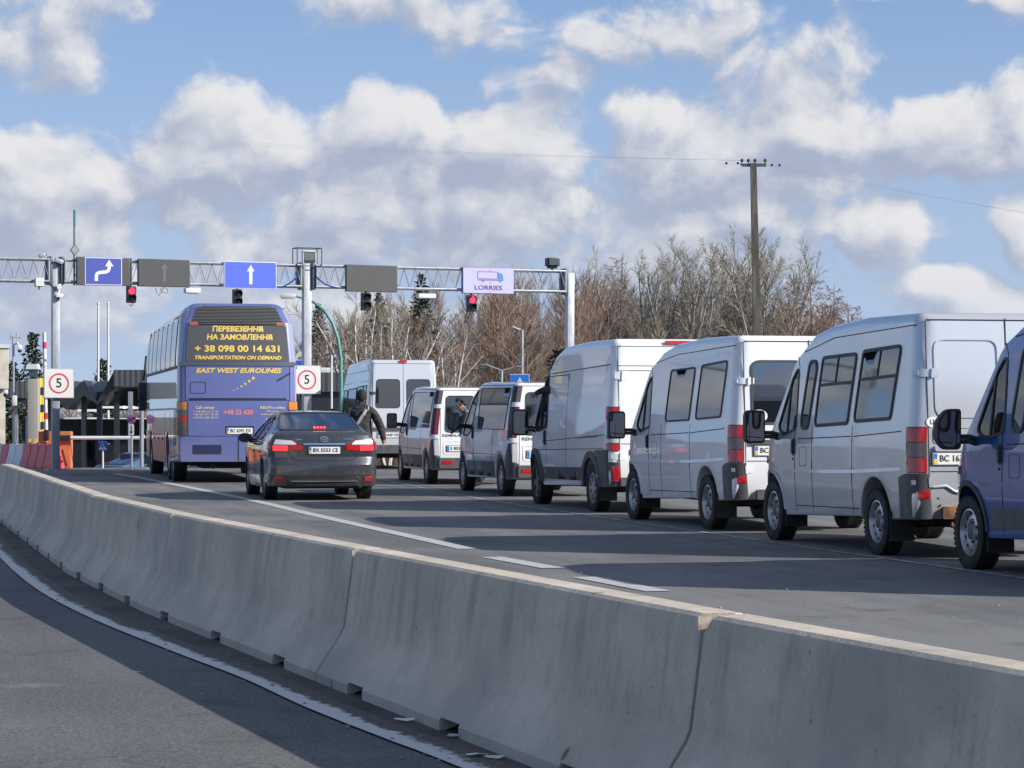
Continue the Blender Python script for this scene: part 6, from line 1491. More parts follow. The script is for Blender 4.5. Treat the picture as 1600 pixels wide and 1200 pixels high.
# small control booths and vehicles under the canopy
for px, Y, w, h, lab, mm in ((140, 121, 1.5, 2.3, 'dim glazed control booth under the canopy, left', glass_grey), (112, 119, 1.2, 2.3, 'narrow control booth behind the boom, under the canopy', can_dark), (195, 120, 2.2, 2.2, 'cream and grey control booth under the canopy, right', cream)):
    T, zz, u = base_thing('control_booth', lab, 'booth', px, Y, 0, 'control booths under the canopy'); bm = nb(); box(bm, (0, 0, h*.25), (w, 1.5, h*.5)); obj('wall', bm, mat('booth_grey', (.10, .105, .11), .6) if mm != cream else cream, T); bm = nb(); box(bm, (0, 0, h*.69), (w-.06, 1.44, h*.38)); obj('window', bm, glass_grey, T); bm = nb(); box(bm, (0, 0, h*.92), (w+.2, 1.8, .12)); obj('roof', bm, can_dark, T)
for px, py0, py1, Y, w, lab in ((131, 655, 681, 150, 1.9, 'white lorry cab far beyond the canopy'), (146, 666, 680, 150, 2.3, 'pale van far beyond the canopy, second from left'), (170, 663, 680, 150, 2.0, 'pale box far beyond the canopy, beside a red mark'), (195, 656, 680, 150, 3.6, 'long white trailer far beyond the canopy')):
    p = at(px, (py0+py1)/2, Y); T = thing('far_vehicle', lab, 'vehicle', p, 0, 'vehicles beyond the canopy'); h = (py1-py0)*Y/F
    bm = nb(); box(bm, (0, 0, .1), (w, 3, h), bev=.1); obj('body', bm, sign_white, T, 40); bm = nb(); box(bm, (0, -1.51, .2), (w*.7, .02, h*.35)); obj('windscreen', bm, glass_dark, T)
    bm = nb(); box(bm, (0, 0, -h/2-.35), (w*.9, 2.6, .9)); obj('chassis', bm, under, T)
# grey corrugated hall right of the coach
T, zz, u = base_thing('hall', 'grey corrugated hall with a dark ground floor behind the centre post', 'building', 520, 118)
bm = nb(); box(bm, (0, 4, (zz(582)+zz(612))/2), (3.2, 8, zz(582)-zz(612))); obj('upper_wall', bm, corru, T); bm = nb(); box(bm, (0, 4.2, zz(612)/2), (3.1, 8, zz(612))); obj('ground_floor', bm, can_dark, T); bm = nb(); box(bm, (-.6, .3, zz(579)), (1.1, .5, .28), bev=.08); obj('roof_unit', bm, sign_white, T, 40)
for x in (-1.2, -.5, .3, 1.0): bm = nb(); box(bm, (x, .16, 1.5), (.5, .06, 1.6)); obj('window', bm, glass_dark, T)
# signs and lamps in the middle distance
T, zz, u = base_thing('information_board', 'white and blue board with black numerals, partly hidden by the coach and the centre post', 'road sign', 474, 73)
zc = zz(561); bm = nb(); poly_prism(bm, rr([(-.22, zc-.20), (.24, zc-.20), (.24, zc+.10), (.12, zc+.22), (-.12, zc+.22), (-.22, zc+.1)], .06), 'Y', -.01, .02); obj('board', bm, sign_white, T); bm = nb(); poly_prism(bm, [(-.20, zc-.18), (-.06, zc-.18), (.03, zc-.04), (-.20, zc-.04)], 'Y', -.02, -.012); obj('blue_wedge', bm, sign_blue, T)
ftext(T, '475', .11, ink, -.07, zc+.02, y=-.015, bold=.02); bm = nb(); box(bm, (.225, -.016, zc-.06), (.05, .01, .24)); obj('blue_edge', bm, sign_blue, T); bm = nb(); tube(bm, [(.1, .03, 0), (.1, .03, zc)], .03, 8); obj('pole', bm, galv, T)
T, zz, u = base_thing('crossing_sign', 'large blue pedestrian crossing sign above the second low van', 'road sign', 812, 74)
zc = zz(600); bm = nb(); box(bm, (0, 0, zc), (.54, .03, .54), bev=.005); obj('sign_face', bm, sign_blue, T); bm = nb(); box(bm, (0, .01, zc), (.57, .02, .57)); obj('white_rim', bm, sign_white, T); bm = nb(); poly_prism(bm, [(-.21, zc-.19), (.21, zc-.19), (0, zc+.20)], 'Y', -.022, -.016); obj('white_triangle', bm, sign_white, T); walker(T, 0, zc-.06, .16, -.028, -.023); bm = nb(); tube(bm, [(0, .05, 0), (0, .05, zc)], .03, 8); obj('pole', bm, galv, T)
teal = mat('teal_pole_paint', (.10, .30, .26), .45)
T, zz, u = base_thing('arched_lamp', 'teal arched lamp post right of the centre gantry post', 'street lamp', 533, 84)
P_ = [(0, 0, 0), (0, 0, zz(600)), (-.01, 0, zz(560)), (-.10, 0, zz(530)), (-.28, 0, zz(505)), (-.55, 0, zz(485)), (-.90, 0, zz(472)), (-1.25, 0, zz(466)), (-1.5, 0, zz(463))]
bm = nb(); tube(bm, P_, [.075, .065, .06, .06, .055, .055, .05, .04, .03], 10); obj('pole', bm, teal, T, 60); bm = nb(); box(bm, (-1.75, 0, zz(462)), (.50, .22, .14), bev=.04); obj('lamp_head', bm, lamp_white, T, 40); bm = nb(); box(bm, (-1.75, 0, zz(466)), (.42, .18, .05), bev=.01); obj('diffuser', bm, clear_lens, T, 40)
T, zz, u = base_thing('street_lamp', 'slim grey street lamp with a short arm to the left, above the panel van', 'street lamp', 816, 110)
bm = nb(); tube(bm, [(0, 0, 0), (0, 0, zz(516))], .06, 8); tube(bm, [(0, 0, zz(516)), (-.15, 0, zz(514.5))], .04, 6); obj('pole', bm, galv, T, 40); bm = nb(); box(bm, (-.26, 0, zz(512.5)), (.34, .16, .06), Matrix.Rotation(R(24), 3, 'Y'), .02); obj('lamp_head', bm, lamp_white, T, 40)
T, zz, u = base_thing('street_lamp', 'double-armed grey street lamp just above the roofs of the low vans', 'street lamp', 784, 104)
bm = nb(); tube(bm, [(0, 0, 0), (0, 0, zz(579))], .055, 8); tube(bm, [(0, 0, zz(579)), (-.65, 0, zz(570))], .035, 6); tube(bm, [(0, 0, zz(579)), (.6, 0, zz(573))], .035, 6); obj('pole', bm, galv, T, 40)
for sx, y in ((-1, 569.5), (1, 572.5)): bm = nb(); box(bm, (sx*.72, 0, zz(y)), (.3, .15, .06), bev=.02); obj('lamp_head', bm, galv, T, 40)
T, zz, u = base_thing('street_lamp', 'white lamp post with a dark arm in front of the corrugated hall', 'street lamp', 518, 96)
bm = nb(); tube(bm, [(0, 0, 0), (0, 0, zz(555))], .04, 8); obj('pole', bm, sign_white, T, 40); bm = nb(); tube(bm, [(-.4, 0, zz(557)), (0, 0, zz(553)), (.45, 0, zz(549.5)), (.7, 0, zz(548.5))], .02, 6); box(bm, (.62, 0, zz(549)), (.3, .1, .05), bev=.01); obj('arm', bm, galv_dark, T, 40)
# concrete utility pole and its wires
T, zz, u = base_thing('utility_pole', 'weathered tapering utility pole with a crossarm and insulators', 'utility pole', 1187, 86)
polem = mat('pole_concrete', (.14, .125, .105), .9, fn=mottled((.17, .155, .13), (.075, .065, .055), 2, stretch=(3, 3, .4)))
zt = zz(255); bm = nb(); lean = -10*u
def sq(z, w, d): x = lean*(z/zt); return [bm.verts.new((x+sx*w/2, sy*d/2, z)) for sx, sy in ((-1, -1), (1, -1), (1, 1), (-1, 1))]
rg = [sq(0, .30, .26), sq(zt*.5, .25, .22), sq(zt, .20, .18)]
for a, b in zip(rg, rg[1:]):
    for i in range(4): bm.faces.new((a[i], a[(i+1) % 4], b[(i+1) % 4], b[i]))
bm.faces.new(rg[2]); obj('pole', bm, polem, T); bm = nb(); z = zz(258)
pole_o = T.location.copy(); arm_pts = []
box(bm, (lean+.02, 0, z), (.82, .09, .10)); tube(bm, [(lean-.40, 0, z), (lean-.40, 0, z+.05)], .05, 6); obj('crossarm', bm, galv_dark, T)
for k, x in enumerate((-.38, -.16, .06, .40)):
    bm = nb(); lathe(bm, [(.02, 0), (.02, .06), (.055, .07), (.06, .11), (.03, .16), (.0005, .17)], 10, axis='Z', off=(lean+x, 0, z+.05)); obj('insulator', bm, black_box, T, 50); arm_pts.append(Vector((lean+x, 0, z+.15))+pole_o)
wire_m = mat('wire', (.42, .42, .43), .6)
for k, p0 in enumerate(arm_pts):
    for side in (-1, 1):
        e = at(-300+k*30, 178+k*6, 128) if side < 0 else at(2300+k*30, 420+k*10, 70)
        pts = [p0.lerp(e, t)+Vector((0, 0, -4.0*t*(1-t)*(.28 if side < 0 else .30))) for t in [i/24 for i in range(25)]]
        bm = nb(); tube(bm, pts, .0013, 4, cap=False); o = obj('overhead_wire', bm, wire_m, None, 60); tag(o, 'thin overhead wires running left from the utility pole' if side < 0 else 'thin overhead wires running right from the utility pole', 'wire', 'overhead wires left of the pole' if side < 0 else 'overhead wires right of the pole')
    bm = nb(); 
    for side, e in ((-1, at(1135+k*9, 255-(k % 2)*2, 87)), (1, at(1200+k*6, 256+(k % 2)*2, 85))):
        lathe(bm, [(.02, -.04), (.05, 0), (.02, .04)], 8, axis='Z', off=e-pole_o) if (k % 2 == 0) == (side < 0) else None
    if len(bm.verts): obj('strain_insulator', bm, black_box, T, 50)
    else: bm.free()
# ================================================================ people
def figure(label, J, E, bones, mats, loc, rz=0, subs=2, name='person', cat='person', hair=None, hats=None, group=None):
    """one continuous skin-modifier body; bones: list of (joint, joint, material index)"""
    me = bpy.data.meshes.new(name); keys = list(J); idx = {k: i for i, k in enumerate(keys)}
    me.from_pydata([J[k][0] for k in keys], [(idx[a], idx[b]) for a, b in E], [])
    o = bpy.data.objects.new(name, me); COL.objects.link(o)
    sk = o.modifiers.new('skin', 'SKIN'); sk.use_smooth_shade = True; sk.branch_smoothing = .4
    for k in keys: v = me.skin_vertices[0].data[idx[k]]; r = J[k][1]; v.radius = r if isinstance(r, tuple) else (r, r); v.use_root = (k == 'pelvis')
    sb = o.modifiers.new('sub', 'SUBSURF'); sb.levels = subs; sb.render_levels = subs
    dg = bpy.context.evaluated_depsgraph_get(); m2 = bpy.data.meshes.new_from_object(o.evaluated_get(dg)); bpy.data.objects.remove(o)
    m2.name = name
    m2.materials.clear()
    for mm in mats: m2.materials.append(mm)
    for f in m2.polygons:
        c = f.center; best = None
        for a, b, mi in bones:
            A, B_ = Vector(J[a][0]), Vector(J[b][0]); d = B_-A; t = max(0, min(1, (c-A).dot(d)/max(1e-9, d.length_squared))); ra = J[a][1]; r = ra if not isinstance(ra, tuple) else max(ra)
            q = (c-A-d*t).length-.35*r
            if best is None or q < best[0]: best = (q, mi)
        f.material_index = best[1]; f.use_smooth = True
    o = link(bpy.data.objects.new(name, m2)); o.location = loc; o.rotation_euler = (0, 0, rz)
    return tag(o, label, cat, group)
def hand(J, E, bones, w, fwd, side, mi, pre, curl=.5):
    """palm, four fingers of unequal length and a thumb off the side of the palm, growing from wrist joint w"""
    p = Vector(J[w][0]); f = Vector(fwd).normalized(); s = Vector(side); s = (s-f*s.dot(f)).normalized(); dn = f.cross(s)
    J[pre+'palm'] = (tuple(p+f*.055), (.038, .022)); E.append((w, pre+'palm')); bones.append((w, pre+'palm', mi))
    for k, (o_, L_) in enumerate(((-.030, .062), (-.010, .074), (.011, .070), (.031, .055))):
        a = p+f*.095+s*o_; b = a+f*L_*.5+dn*L_*.18*curl; c = b+f*L_*.42*(1-curl*.6)+dn*L_*.45*curl
        for nm, q, r in (('a', a, .0105), ('b', b, .0095), ('c', c, .008)): J[pre+str(k)+nm] = (tuple(q), r)
        E += [(pre+'palm', pre+str(k)+'a'), (pre+str(k)+'a', pre+str(k)+'b'), (pre+str(k)+'b', pre+str(k)+'c')]; bones += [(pre+str(k)+'a', pre+str(k)+'c', mi)]
    a = p+f*.04-s*.045+dn*.01; b = a+f*.045-s*.02+dn*.02; J[pre+'ta'] = (tuple(a), .012); J[pre+'tb'] = (tuple(b), .010); E += [(pre+'palm', pre+'ta'), (pre+'ta', pre+'tb')]; bones.append((pre+'ta', pre+'tb', mi))
def head_bits(o, c, fwd, up, hairm, full=True, cap=None):
    """hair or knitted cap, eyes, mouth as children; c = head centre"""
    f = Vector(fwd).normalized(); u = Vector(up).normalized(); s = f.cross(u).normalized(); u = s.cross(f)
    mx = Matrix((s, f, u)).transposed()
    bm = nb(); bmesh.ops.create_uvsphere(bm, u_segments=20, v_segments=14, radius=1)
    bmesh.ops.delete(bm, geom=[v for v in bm.verts if v.co.z < (-.25 if v.co.y < 0 else .28+.25*v.co.y) - (.25 if v.co.y < -.5 else 0)], context='VERTS')
    for v in bm.verts: v.co = Vector(c)+mx @ Vector((v.co.x*.106, v.co.y*.122-.006, v.co.z*.138+.012))
    obj('knitted_cap' if cap else 'hair', bm, cap or hairm, o, 60)
    for sx in (-1, 1):
        bm = nb(); bmesh.ops.create_uvsphere(bm, u_segments=8, v_segments=6, radius=.011); obj('eye', bm, ink, o, 60, Vector(c)+mx @ Vector((sx*.032, .088, .005)))
        bm = nb(); bmesh.ops.create_uvsphere(bm, u_segments=8, v_segments=6, radius=.02)
        for v in bm.verts: v.co = Vector((v.co.x*.5, v.co.y*.8, v.co.z*1.4))
        obj('ear', bm, skin, o, 60, Vector(c)+mx @ Vector((sx*.088, -.005, -.01)))
    bm = nb(); box(bm, (0, 0, 0), (.045, .012, .008), mx, .003); obj('mouth', bm, mat('lip', (.30, .12, .10), .6), o, 60, Vector(c)+mx @ Vector((0, .086, -.060)))
def trunk(J, E, bones, pel, spn, chs, nk, hb, ht, nose, mi_j, mi_s):
    J.update(pelvis=(pel, (.185, .135)), spine=(spn, (.180, .130)), chest=(chs, (.200, .140)), neck=(nk, .070), headb=(hb, (.086, .096)), headt=(ht, (.088, .100)), nose=(nose, .016))
    E += [('pelvis', 'spine'), ('spine', 'chest'), ('chest', 'neck'), ('neck', 'headb'), ('headb', 'headt'), ('headb', 'nose')]
    bones += [('pelvis', 'spine', mi_j), ('spine', 'chest', mi_j), ('chest', 'neck', mi_j), ('neck', 'headb', mi_s), ('headb', 'headt', mi_s), ('headb', 'nose', mi_s)]
def limb(J, E, bones, root, names, pts, rad, mi):
    prev = root
    for n, p, r in zip(names, pts, rad): J[n] = (p, r); E.append((prev, n)); bones.append((prev, n, mi)) if prev not in ('pelvis', 'chest') else bones.append((n, n, mi)); prev = n
# man walking away, grey sling strap across his back
J, E, bn = {}, [], []
trunk(J, E, bn, (0, 0, 1.0), (-.005, .02, 1.22), (0, .05, 1.43), (-.005, .08, 1.585), (-.005, .10, 1.68), (-.005, .10, 1.765), (-.005, .21, 1.67), 0, 1)
limb(J, E, bn, 'chest', ('rs', 're', 'rw'), ((.19, .04, 1.49), (.335, -.05, 1.235), (.40, -.06, .985)), (.105, .080, .058), 0)
limb(J, E, bn, 'chest', ('ls', 'le', 'lw'), ((-.20, .05, 1.49), (-.35, .10, 1.24), (-.33, .33, 1.12)), (.105, .080, .058), 0)
limb(J, E, bn, 'pelvis', ('lh', 'lk', 'la', 'lt'), ((-.10, .01, .90), (-.12, .20, .52), (-.12, .12, .10), (-.12, .31, .045)), (.112, .078, .05, .042), 2)
limb(J, E, bn, 'pelvis', ('rh', 'rk', 'ra', 'rt'), ((.10, -.01, .90), (.11, -.02, .50), (.12, -.26, .13), (.12, -.10, .045)), (.112, .078, .05, .042), 2)
hand(J, E, bn, 'rw', (.02, .02, -1), (0, -1, 0), 1, 'r_', .6); hand(J, E, bn, 'lw', (.1, .6, -.5), (1, 0, 0), 1, 'l_', .6)
pw = at(565, 650, 46.0)
o = figure('man walking away in a dark jacket, one arm swung out, pale strap across his back', J, E, bn, [cloth_dark, skin, denim], (pw.x, pw.y, 0))
head_bits(o, (-.005, .105, 1.735), (0, 1, 0), (0, 0, 1), mat('dark_hair', (.012, .011, .010), .8))
bm = nb(); pts = [(.075, .12, 1.565), (.10, .02, 1.565), (.085, -.055, 1.52), (.03, -.085, 1.42), (-.06, -.095, 1.27), (-.14, -.08, 1.12), (-.19, -.02, 1.02), (-.17, .12, 1.04), (-.02, .19, 1.30), (.06, .17, 1.5), (.075, .12, 1.565)]
for a, b in zip(pts, pts[1:]):
    A, B_ = Vector(a), Vector(b); d = (B_-A).normalized(); n = Vector((A.x*.3, A.y-.04, 0)).normalized(); s = d.cross(n).normalized()*.026
    q = [A-s, A+s, B_+s, B_-s]; bm.faces.new([bm.verts.new(x+n*.046) for x in q]); bm.faces.new([bm.verts.new(x+n*.036) for x in q][::-1])
obj('bag_strap', bm, strap_m, o, 60); bm = nb(); box(bm, (-.21, -.06, .96), (.09, .24, .20), bev=.03); obj('sling_bag', bm, cloth_dark, o, 50)
# man in a cap bent towards the back of the low van
J, E, bn = {}, [], []
trunk(J, E, bn, (.30, .10, .97), (.24, .06, 1.17), (.10, .0, 1.385), (-.02, -.03, 1.50), (-.085, -.05, 1.575), (-.09, -.05, 1.665), (-.195, -.08, 1.555), 0, 1)
limb(J, E, bn, 'chest', ('rs', 're', 'rw'), ((.02, -.17, 1.40), (-.06, -.24, 1.14), (-.02, -.20, .93)), (.10, .078, .058), 3)
limb(J, E, bn, 'chest', ('ls', 'le', 'lw'), ((.07, .17, 1.41), (-.14, .20, 1.27), (-.23, .12, 1.13)), (.10, .078, .058), 3)
limb(J, E, bn, 'pelvis', ('lh', 'lk', 'la', 'lt'), ((.29, .20, .88), (.20, .24, .50), (.26, .26, .09), (.08, .27, .045)), (.112, .08, .05, .042), 2)
limb(J, E, bn, 'pelvis', ('rh', 'rk', 'ra', 'rt'), ((.30, .0, .88), (.24, -.05, .50), (.32, -.05, .09), (.14, -.07, .045)), (.112, .08, .05, .042), 2)
hand(J, E, bn, 'rw', (.05, .05, -1), (-1, 0, 0), 3, 'r_', .4); hand(J, E, bn, 'lw', (-.4, -.2, -.8), (0, -1, 0), 3, 'l_', .5)
pm = at(727, 650, 50.3)
o = figure('man in a dark knitted cap and grey jacket bending behind a low van', J, E, bn, [cloth_grey, skin, denim, cloth_dark], (pm.x, pm.y, 0))
head_bits(o, (-.09, -.05, 1.625), (-.85, -.25, -.30), (-.35, 0, 1), cloth_dark, cap=mat('knitted_wool', (.03, .033, .03), .95))
# driver of the panel van with one arm out of the window (built in the van's own axes)
J, E, bn = {}, [], []
trunk(J, E, bn, (3.36, .45, 1.10), (3.33, .46, 1.28), (3.32, .48, 1.48), (3.37, .49, 1.63), (3.40, .49, 1.71), (3.40, .49, 1.80), (3.51, .50, 1.70), 0, 1)
limb(J, E, bn, 'chest', ('ls', 'le', 'lw'), ((3.36, .70, 1.56), (3.66, .99, 1.83), (3.82, 1.14, 1.77)), (.085, .065, .046), 0)
limb(J, E, bn, 'chest', ('rs', 're', 'rw'), ((3.36, .28, 1.54), (3.55, .22, 1.30), (3.88, .33, 1.36)), (.085, .062, .042), 0)
limb(J, E, bn, 'pelvis', ('lh', 'lk', 'la', 'lt'), ((3.40, .56, 1.06), (3.84, .58, 1.12), (4.06, .58, .74), (4.24, .58, .69)), (.11, .08, .05, .042), 2)
limb(J, E, bn, 'pelvis', ('rh', 'rk', 'ra', 'rt'), ((3.40, .34, 1.06), (3.84, .32, 1.12), (4.06, .32, .74), (4.24, .32, .69)), (.11, .08, .05, .042), 2)
hand(J, E, bn, 'lw', (.55, .45, -.45), (-.2, .2, 1), 1, 'l_', .6); hand(J, E, bn, 'rw', (.8, .3, .1), (0, 1, 0), 1, 'r_', .9)
o = figure('driver in a dark jacket in the panel van, hand hanging out of its window', J, E, bn, [cloth_dark, skin, denim], vX.location, vX.rotation_euler.z)
head_bits(o, (3.40, .49, 1.765), (1, 0, 0), (0, 0, 1), mat('dark_hair', (0, 0, 0)))
# ================================================================ trees
import numpy as np
class TG:
    """triangle/quad soup with material indices, built as plain lists"""
    def __init__(s): s.v = []; s.f = []; s.m = []
    def tube(s, p, q, r0, r1, n=3, mi=0):
        d = (q-p); 
        if d.length < 1e-6: return
        d = d.normalized(); a = d.orthogonal().normalized(); b = d.cross(a); k0 = len(s.v)
        for c, r in ((p, r0), (q, r1)):
            for k in range(n): t = 2*math.pi*k/n; s.v.append(tuple(c+(a*math.cos(t)+b*math.sin(t))*r))
        for k in range(n): s.f.append((k0+k, k0+(k+1) % n, k0+n+(k+1) % n, k0+n+k)); s.m.append(mi)
    def twig(s, p, q, w, mi=0, rnd=rng):
        d = (q-p); a = d.cross(Vector((rnd.uniform(-1, 1), rnd.uniform(-1, 1), rnd.uniform(-.3, .3)))); 
        if a.length < 1e-6: return
        a = a.normalized()*w/2; k0 = len(s.v); s.v += [tuple(p-a), tuple(p+a), tuple(q+a*.4), tuple(q-a*.4)]; s.f.append((k0, k0+1, k0+2, k0+3)); s.m.append(mi)
    def mesh(s, name, mats):
        me = bpy.data.meshes.new(name); me.from_pydata(s.v, [], s.f); me.polygons.foreach_set('material_index', s.m)
        for mm in mats: me.materials.append(mm)
        me.update(); return me
def rv(rnd): 
    while True:
        v = Vector((rnd.uniform(-1, 1), rnd.uniform(-1, 1), rnd.uniform(-1, 1)))
        if .05 < v.length < 1: return v.normalized()
def grow(g, rnd, p, d, L, r, lev, maxl, up=.25, nk=6, tw=.022, spread=.75, seg=4, mi=0, ti=1, ratio=.52):
    pts = [p]; dirs = [d]; rr_ = [r]
    for k in range(seg):
        d = (d+rv(rnd)*.16+Vector((0, 0, up*.25))).normalized(); q = pts[-1]+d*L/seg; r2 = r*(1-.72*(k+1)/seg)
        g.tube(pts[-1], q, rr_[-1], r2, 5 if lev == 0 else 3, mi); pts.append(q); dirs.append(d); rr_.append(r2)
    if lev < maxl:
        for k in range(nk):
            t = .22+.78*(k+rnd.random())/nk; i = min(seg-1, int(t*seg)); b = pts[i].lerp(pts[i+1], t*seg-i); ax = dirs[i+1]
            side = rv(rnd); side = (side-ax*side.dot(ax)).normalized(); dd = (ax*(1-spread*.55)+side*spread+Vector((0, 0, up*.5))).normalized()
            grow(g, rnd, b, dd, L*ratio*(1.15-.55*t)*rnd.uniform(.7, 1.2), max(.006, rr_[i]*.55), lev+1, maxl, up, nk, tw, spread, max(2, seg-1), mi if lev+1 < maxl else ti, ti, ratio)
    else:
        for k in range(nk+2):
            t = rnd.random(); i = min(seg-1, int(t*seg)); b = pts[i].lerp(pts[i+1], t*seg-i)
            dd = (dirs[i+1]+rv(rnd)*.8+Vector((0, 0, up*.4))).normalized(); g.twig(b, b+dd*L*rnd.uniform(.35, .8), tw, ti, rnd)
bark_brown = mat('brown_bark', (.13, .10, .08), .9, fn=mottled((.16, .125, .10), (.08, .06, .05), 2)); twig_brown = mat('brown_twigs', (.245, .172, .128), .9)
twig_red = mat('reddish_twigs', (.250, .160, .125), .9); twig_tan = mat('tan_twigs', (.275, .225, .155), .9); bark_pale = mat('pale_bark', (.27, .25, .21), .85, fn=mottled((.32, .30, .26), (.13, .115, .095), 4, lo=.45, hi=.75)); twig_grey = mat('greyish_twigs', (.31, .275, .225), .9)
bark_birch = mat('birch_bark', (.50, .48, .45), .8, fn=mottled((.56, .54, .50), (.14, .12, .10), 5, lo=.52, hi=.72)); needle = mat('spruce_needles', (.028, .045, .024), .8, fn=mottled((.022, .038, .020), (.05, .07, .035), 1.2)); twig_pale = mat('pale_twigs', (.25, .205, .17), .9)
def tree_thing(label, cat, px, Y, height, builder, seed, name='bare_tree', group='bare trees at the wood edge', proto=None, rz=0, sc=1, sink=.3):
    p = at(px, 650, Y); z = gh(p.x, p.y)-sink
    T = thing(name, label, cat, (p.x, p.y, z), rz, group)
    if proto is None:
        rnd = random.Random(seed); tr, cr, tm, cm = builder(rnd, height)
        a = tr.mesh('trunk', tm); b = cr.mesh('crown', cm); a.polygons.foreach_set('use_smooth', [True]*len(a.polygons))
    else: a, b = proto
    for nm, me in (('trunk', a), ('crown', b)): o = link(bpy.data.objects.new(nm, me)); o.parent = T; o.scale = (sc, sc, sc)
    return a, b
def top_h(py, Y, px): p = at(px, py, Y); return p.z-gh(p.x, p.y)+.3
def fan_tree(rnd, H, barks=(bark_pale, twig_grey), limbs=7, spread=.42, tw=.035, nk=6):
    tr, cr = TG(), TG(); hb = H*.16; q = Vector((0, 0, 0)); r = H*.022; d = Vector((0, 0, 1))
    for k in range(4): d = (d+rv(rnd)*.06).normalized(); p2 = q+d*hb/4; tr.tube(q, p2, r*(1-.1*k), r*(1-.1*(k+1)), 8); q = p2
    for k in range(limbs):
        a = 2*math.pi*(k+rnd.random()*.6)/limbs; dd = Vector((math.cos(a)*spread*rnd.uniform(.5, 1.1), math.sin(a)*spread*rnd.uniform(.5, 1.1), 1)).normalized()
        grow(cr, rnd, q-Vector((0, 0, hb*.3*rnd.random())), dd, H*.80*rnd.uniform(.85, 1.05)/max(.75, dd.z+.1), r*.5, 0, 2, .30, nk, tw, .55, 7, 0, 1, .36)
    return tr, cr, [barks[0]], list(barks)
def birch_tree(rnd, H):
    tr, cr = TG(), TG(); n = rnd.choice((2, 3, 4))
    tr.tube(Vector((0, 0, 0)), Vector((0, 0, .5)), .16, .14, 8)
    for k in range(n+1):
        a = 2*math.pi*(k+rnd.random()*.4)/(n+1); dd = Vector((math.cos(a)*.30*rnd.uniform(.3, 1.2), math.sin(a)*.30, 1)).normalized()
        grow(cr, rnd, Vector((0, 0, .4)), dd, H*rnd.uniform(.75, 1.0), H*.0125, 0, 2, .22, 7, .022, .55, 7, 0, 1, .38)
    return tr, cr, [bark_birch], [bark_birch, twig_pale]
def larch_tree(rnd, H):
    tr, cr = TG(), TG(); q = Vector((0, 0, 0)); n = 12; d = Vector((0, 0, 1))
    for k in range(n):
        d = (d+rv(rnd)*.02).normalized(); p2 = q+d*H/n; tr.tube(q, p2, H*.014*(1-k/n)+.01, H*.014*(1-(k+1)/n)+.01, 6); q = p2
    for k in range(70):
        t = .14+.84*k/70; L = H*.20*(1.05-t)**.8*rnd.uniform(.7, 1.2)+.25; a = k*2.4+rnd.random(); b = Vector((0, 0, H*t))
        grow(cr, rnd, b, Vector((math.cos(a), math.sin(a), .22)).normalized(), L, .022, 1, 2, .12, 6, .022, .7, 3, 1, 1, .5)
    return tr, cr, [bark_brown], [bark_brown, twig_red]
def spruce_tree(rnd, H):
    tr, cr = TG(), TG(); tr.tube(Vector((0, 0, 0)), Vector((0, 0, H)), H*.016, .015, 6)
    for k in range(int(H*14)):
        t = .06+.94*(k+.5)/(H*14); L = H*.19*(1-t)**.85*rnd.uniform(.7, 1.15)+.12; a = k*2.39996+rnd.random()*.5; b = Vector((0, 0, H*t)); d = Vector((math.cos(a), math.sin(a), -.18+.35*t)).normalized()
        e = b+d*L; cr.twig(b, e, .05, 0, rnd)
        for j in range(int(6+L*12)):
            u = rnd.random()**.7; c = b.lerp(e, u); dd = (d*.5+rv(rnd)*.8+Vector((0, 0, -.25))).normalized(); cr.twig(c, c+dd*rnd.uniform(.22, .5)*(.6+L*.25), .13, 0, rnd)
    return tr, cr, [bark_brown], [needle]
# ---- individual trees standing in front of and above the wood
for i, (px, py, Y, lab) in enumerate([(1012, 392, 165, 'tall pale bare tree, leftmost of the big group left of the utility pole'), (1062, 376, 158, 'tall pale bare tree, second of the big group, with forked trunks'), (1112, 366, 162, 'tallest pale bare tree just left of the utility pole'), (1158, 372, 168, 'tall pale bare tree close behind the left side of the utility pole'), (1205, 392, 160, 'pale bare tree just right of the utility pole')]):
    tree_thing(lab, 'tree', px, Y, top_h(py, Y, px)*1.0, lambda r, H: fan_tree(r, H, limbs=10, spread=.42, tw=.023, nk=8), 40+i)
for i, (px, py, Y, lab) in enumerate([(963, 395, 175, 'dark conical larch left of the big pale trees'), (1243, 428, 165, 'reddish larch, first right of the utility pole trees'), (1274, 430, 172, 'reddish larch, second of the row sinking to the right'), (1302, 444, 160, 'dark larch, third of the row sinking to the right'), (1330, 470, 158, 'small larch at the right end of the row')]):
    tree_thing(lab, 'tree', px, Y, top_h(py, Y, px), larch_tree, 60+i, 'larch', 'larches above the vans')
for i, (px, py, Y, lab) in enumerate([(575, 474, 128, 'white-stemmed birch left of the unlit signal'), (606, 470, 126, 'white-stemmed birch with several stems behind the unlit signal'), (640, 492, 135, 'slender birch right of the unlit signal'), (692, 492, 118, 'bright white branching birch above the first low van'), (548, 512, 132, 'thin birch right of the teal lamp'), (500, 520, 130, 'thin birch behind the centre gantry post'), (468, 540, 126, 'low birch beside the coach roof'), (905, 560, 125, 'small pale birch beside the right gantry post')]):
    tree_thing(lab, 'tree', px, Y, top_h(py, Y, px), birch_tree, 80+i, 'birch', 'birches at the wood edge')
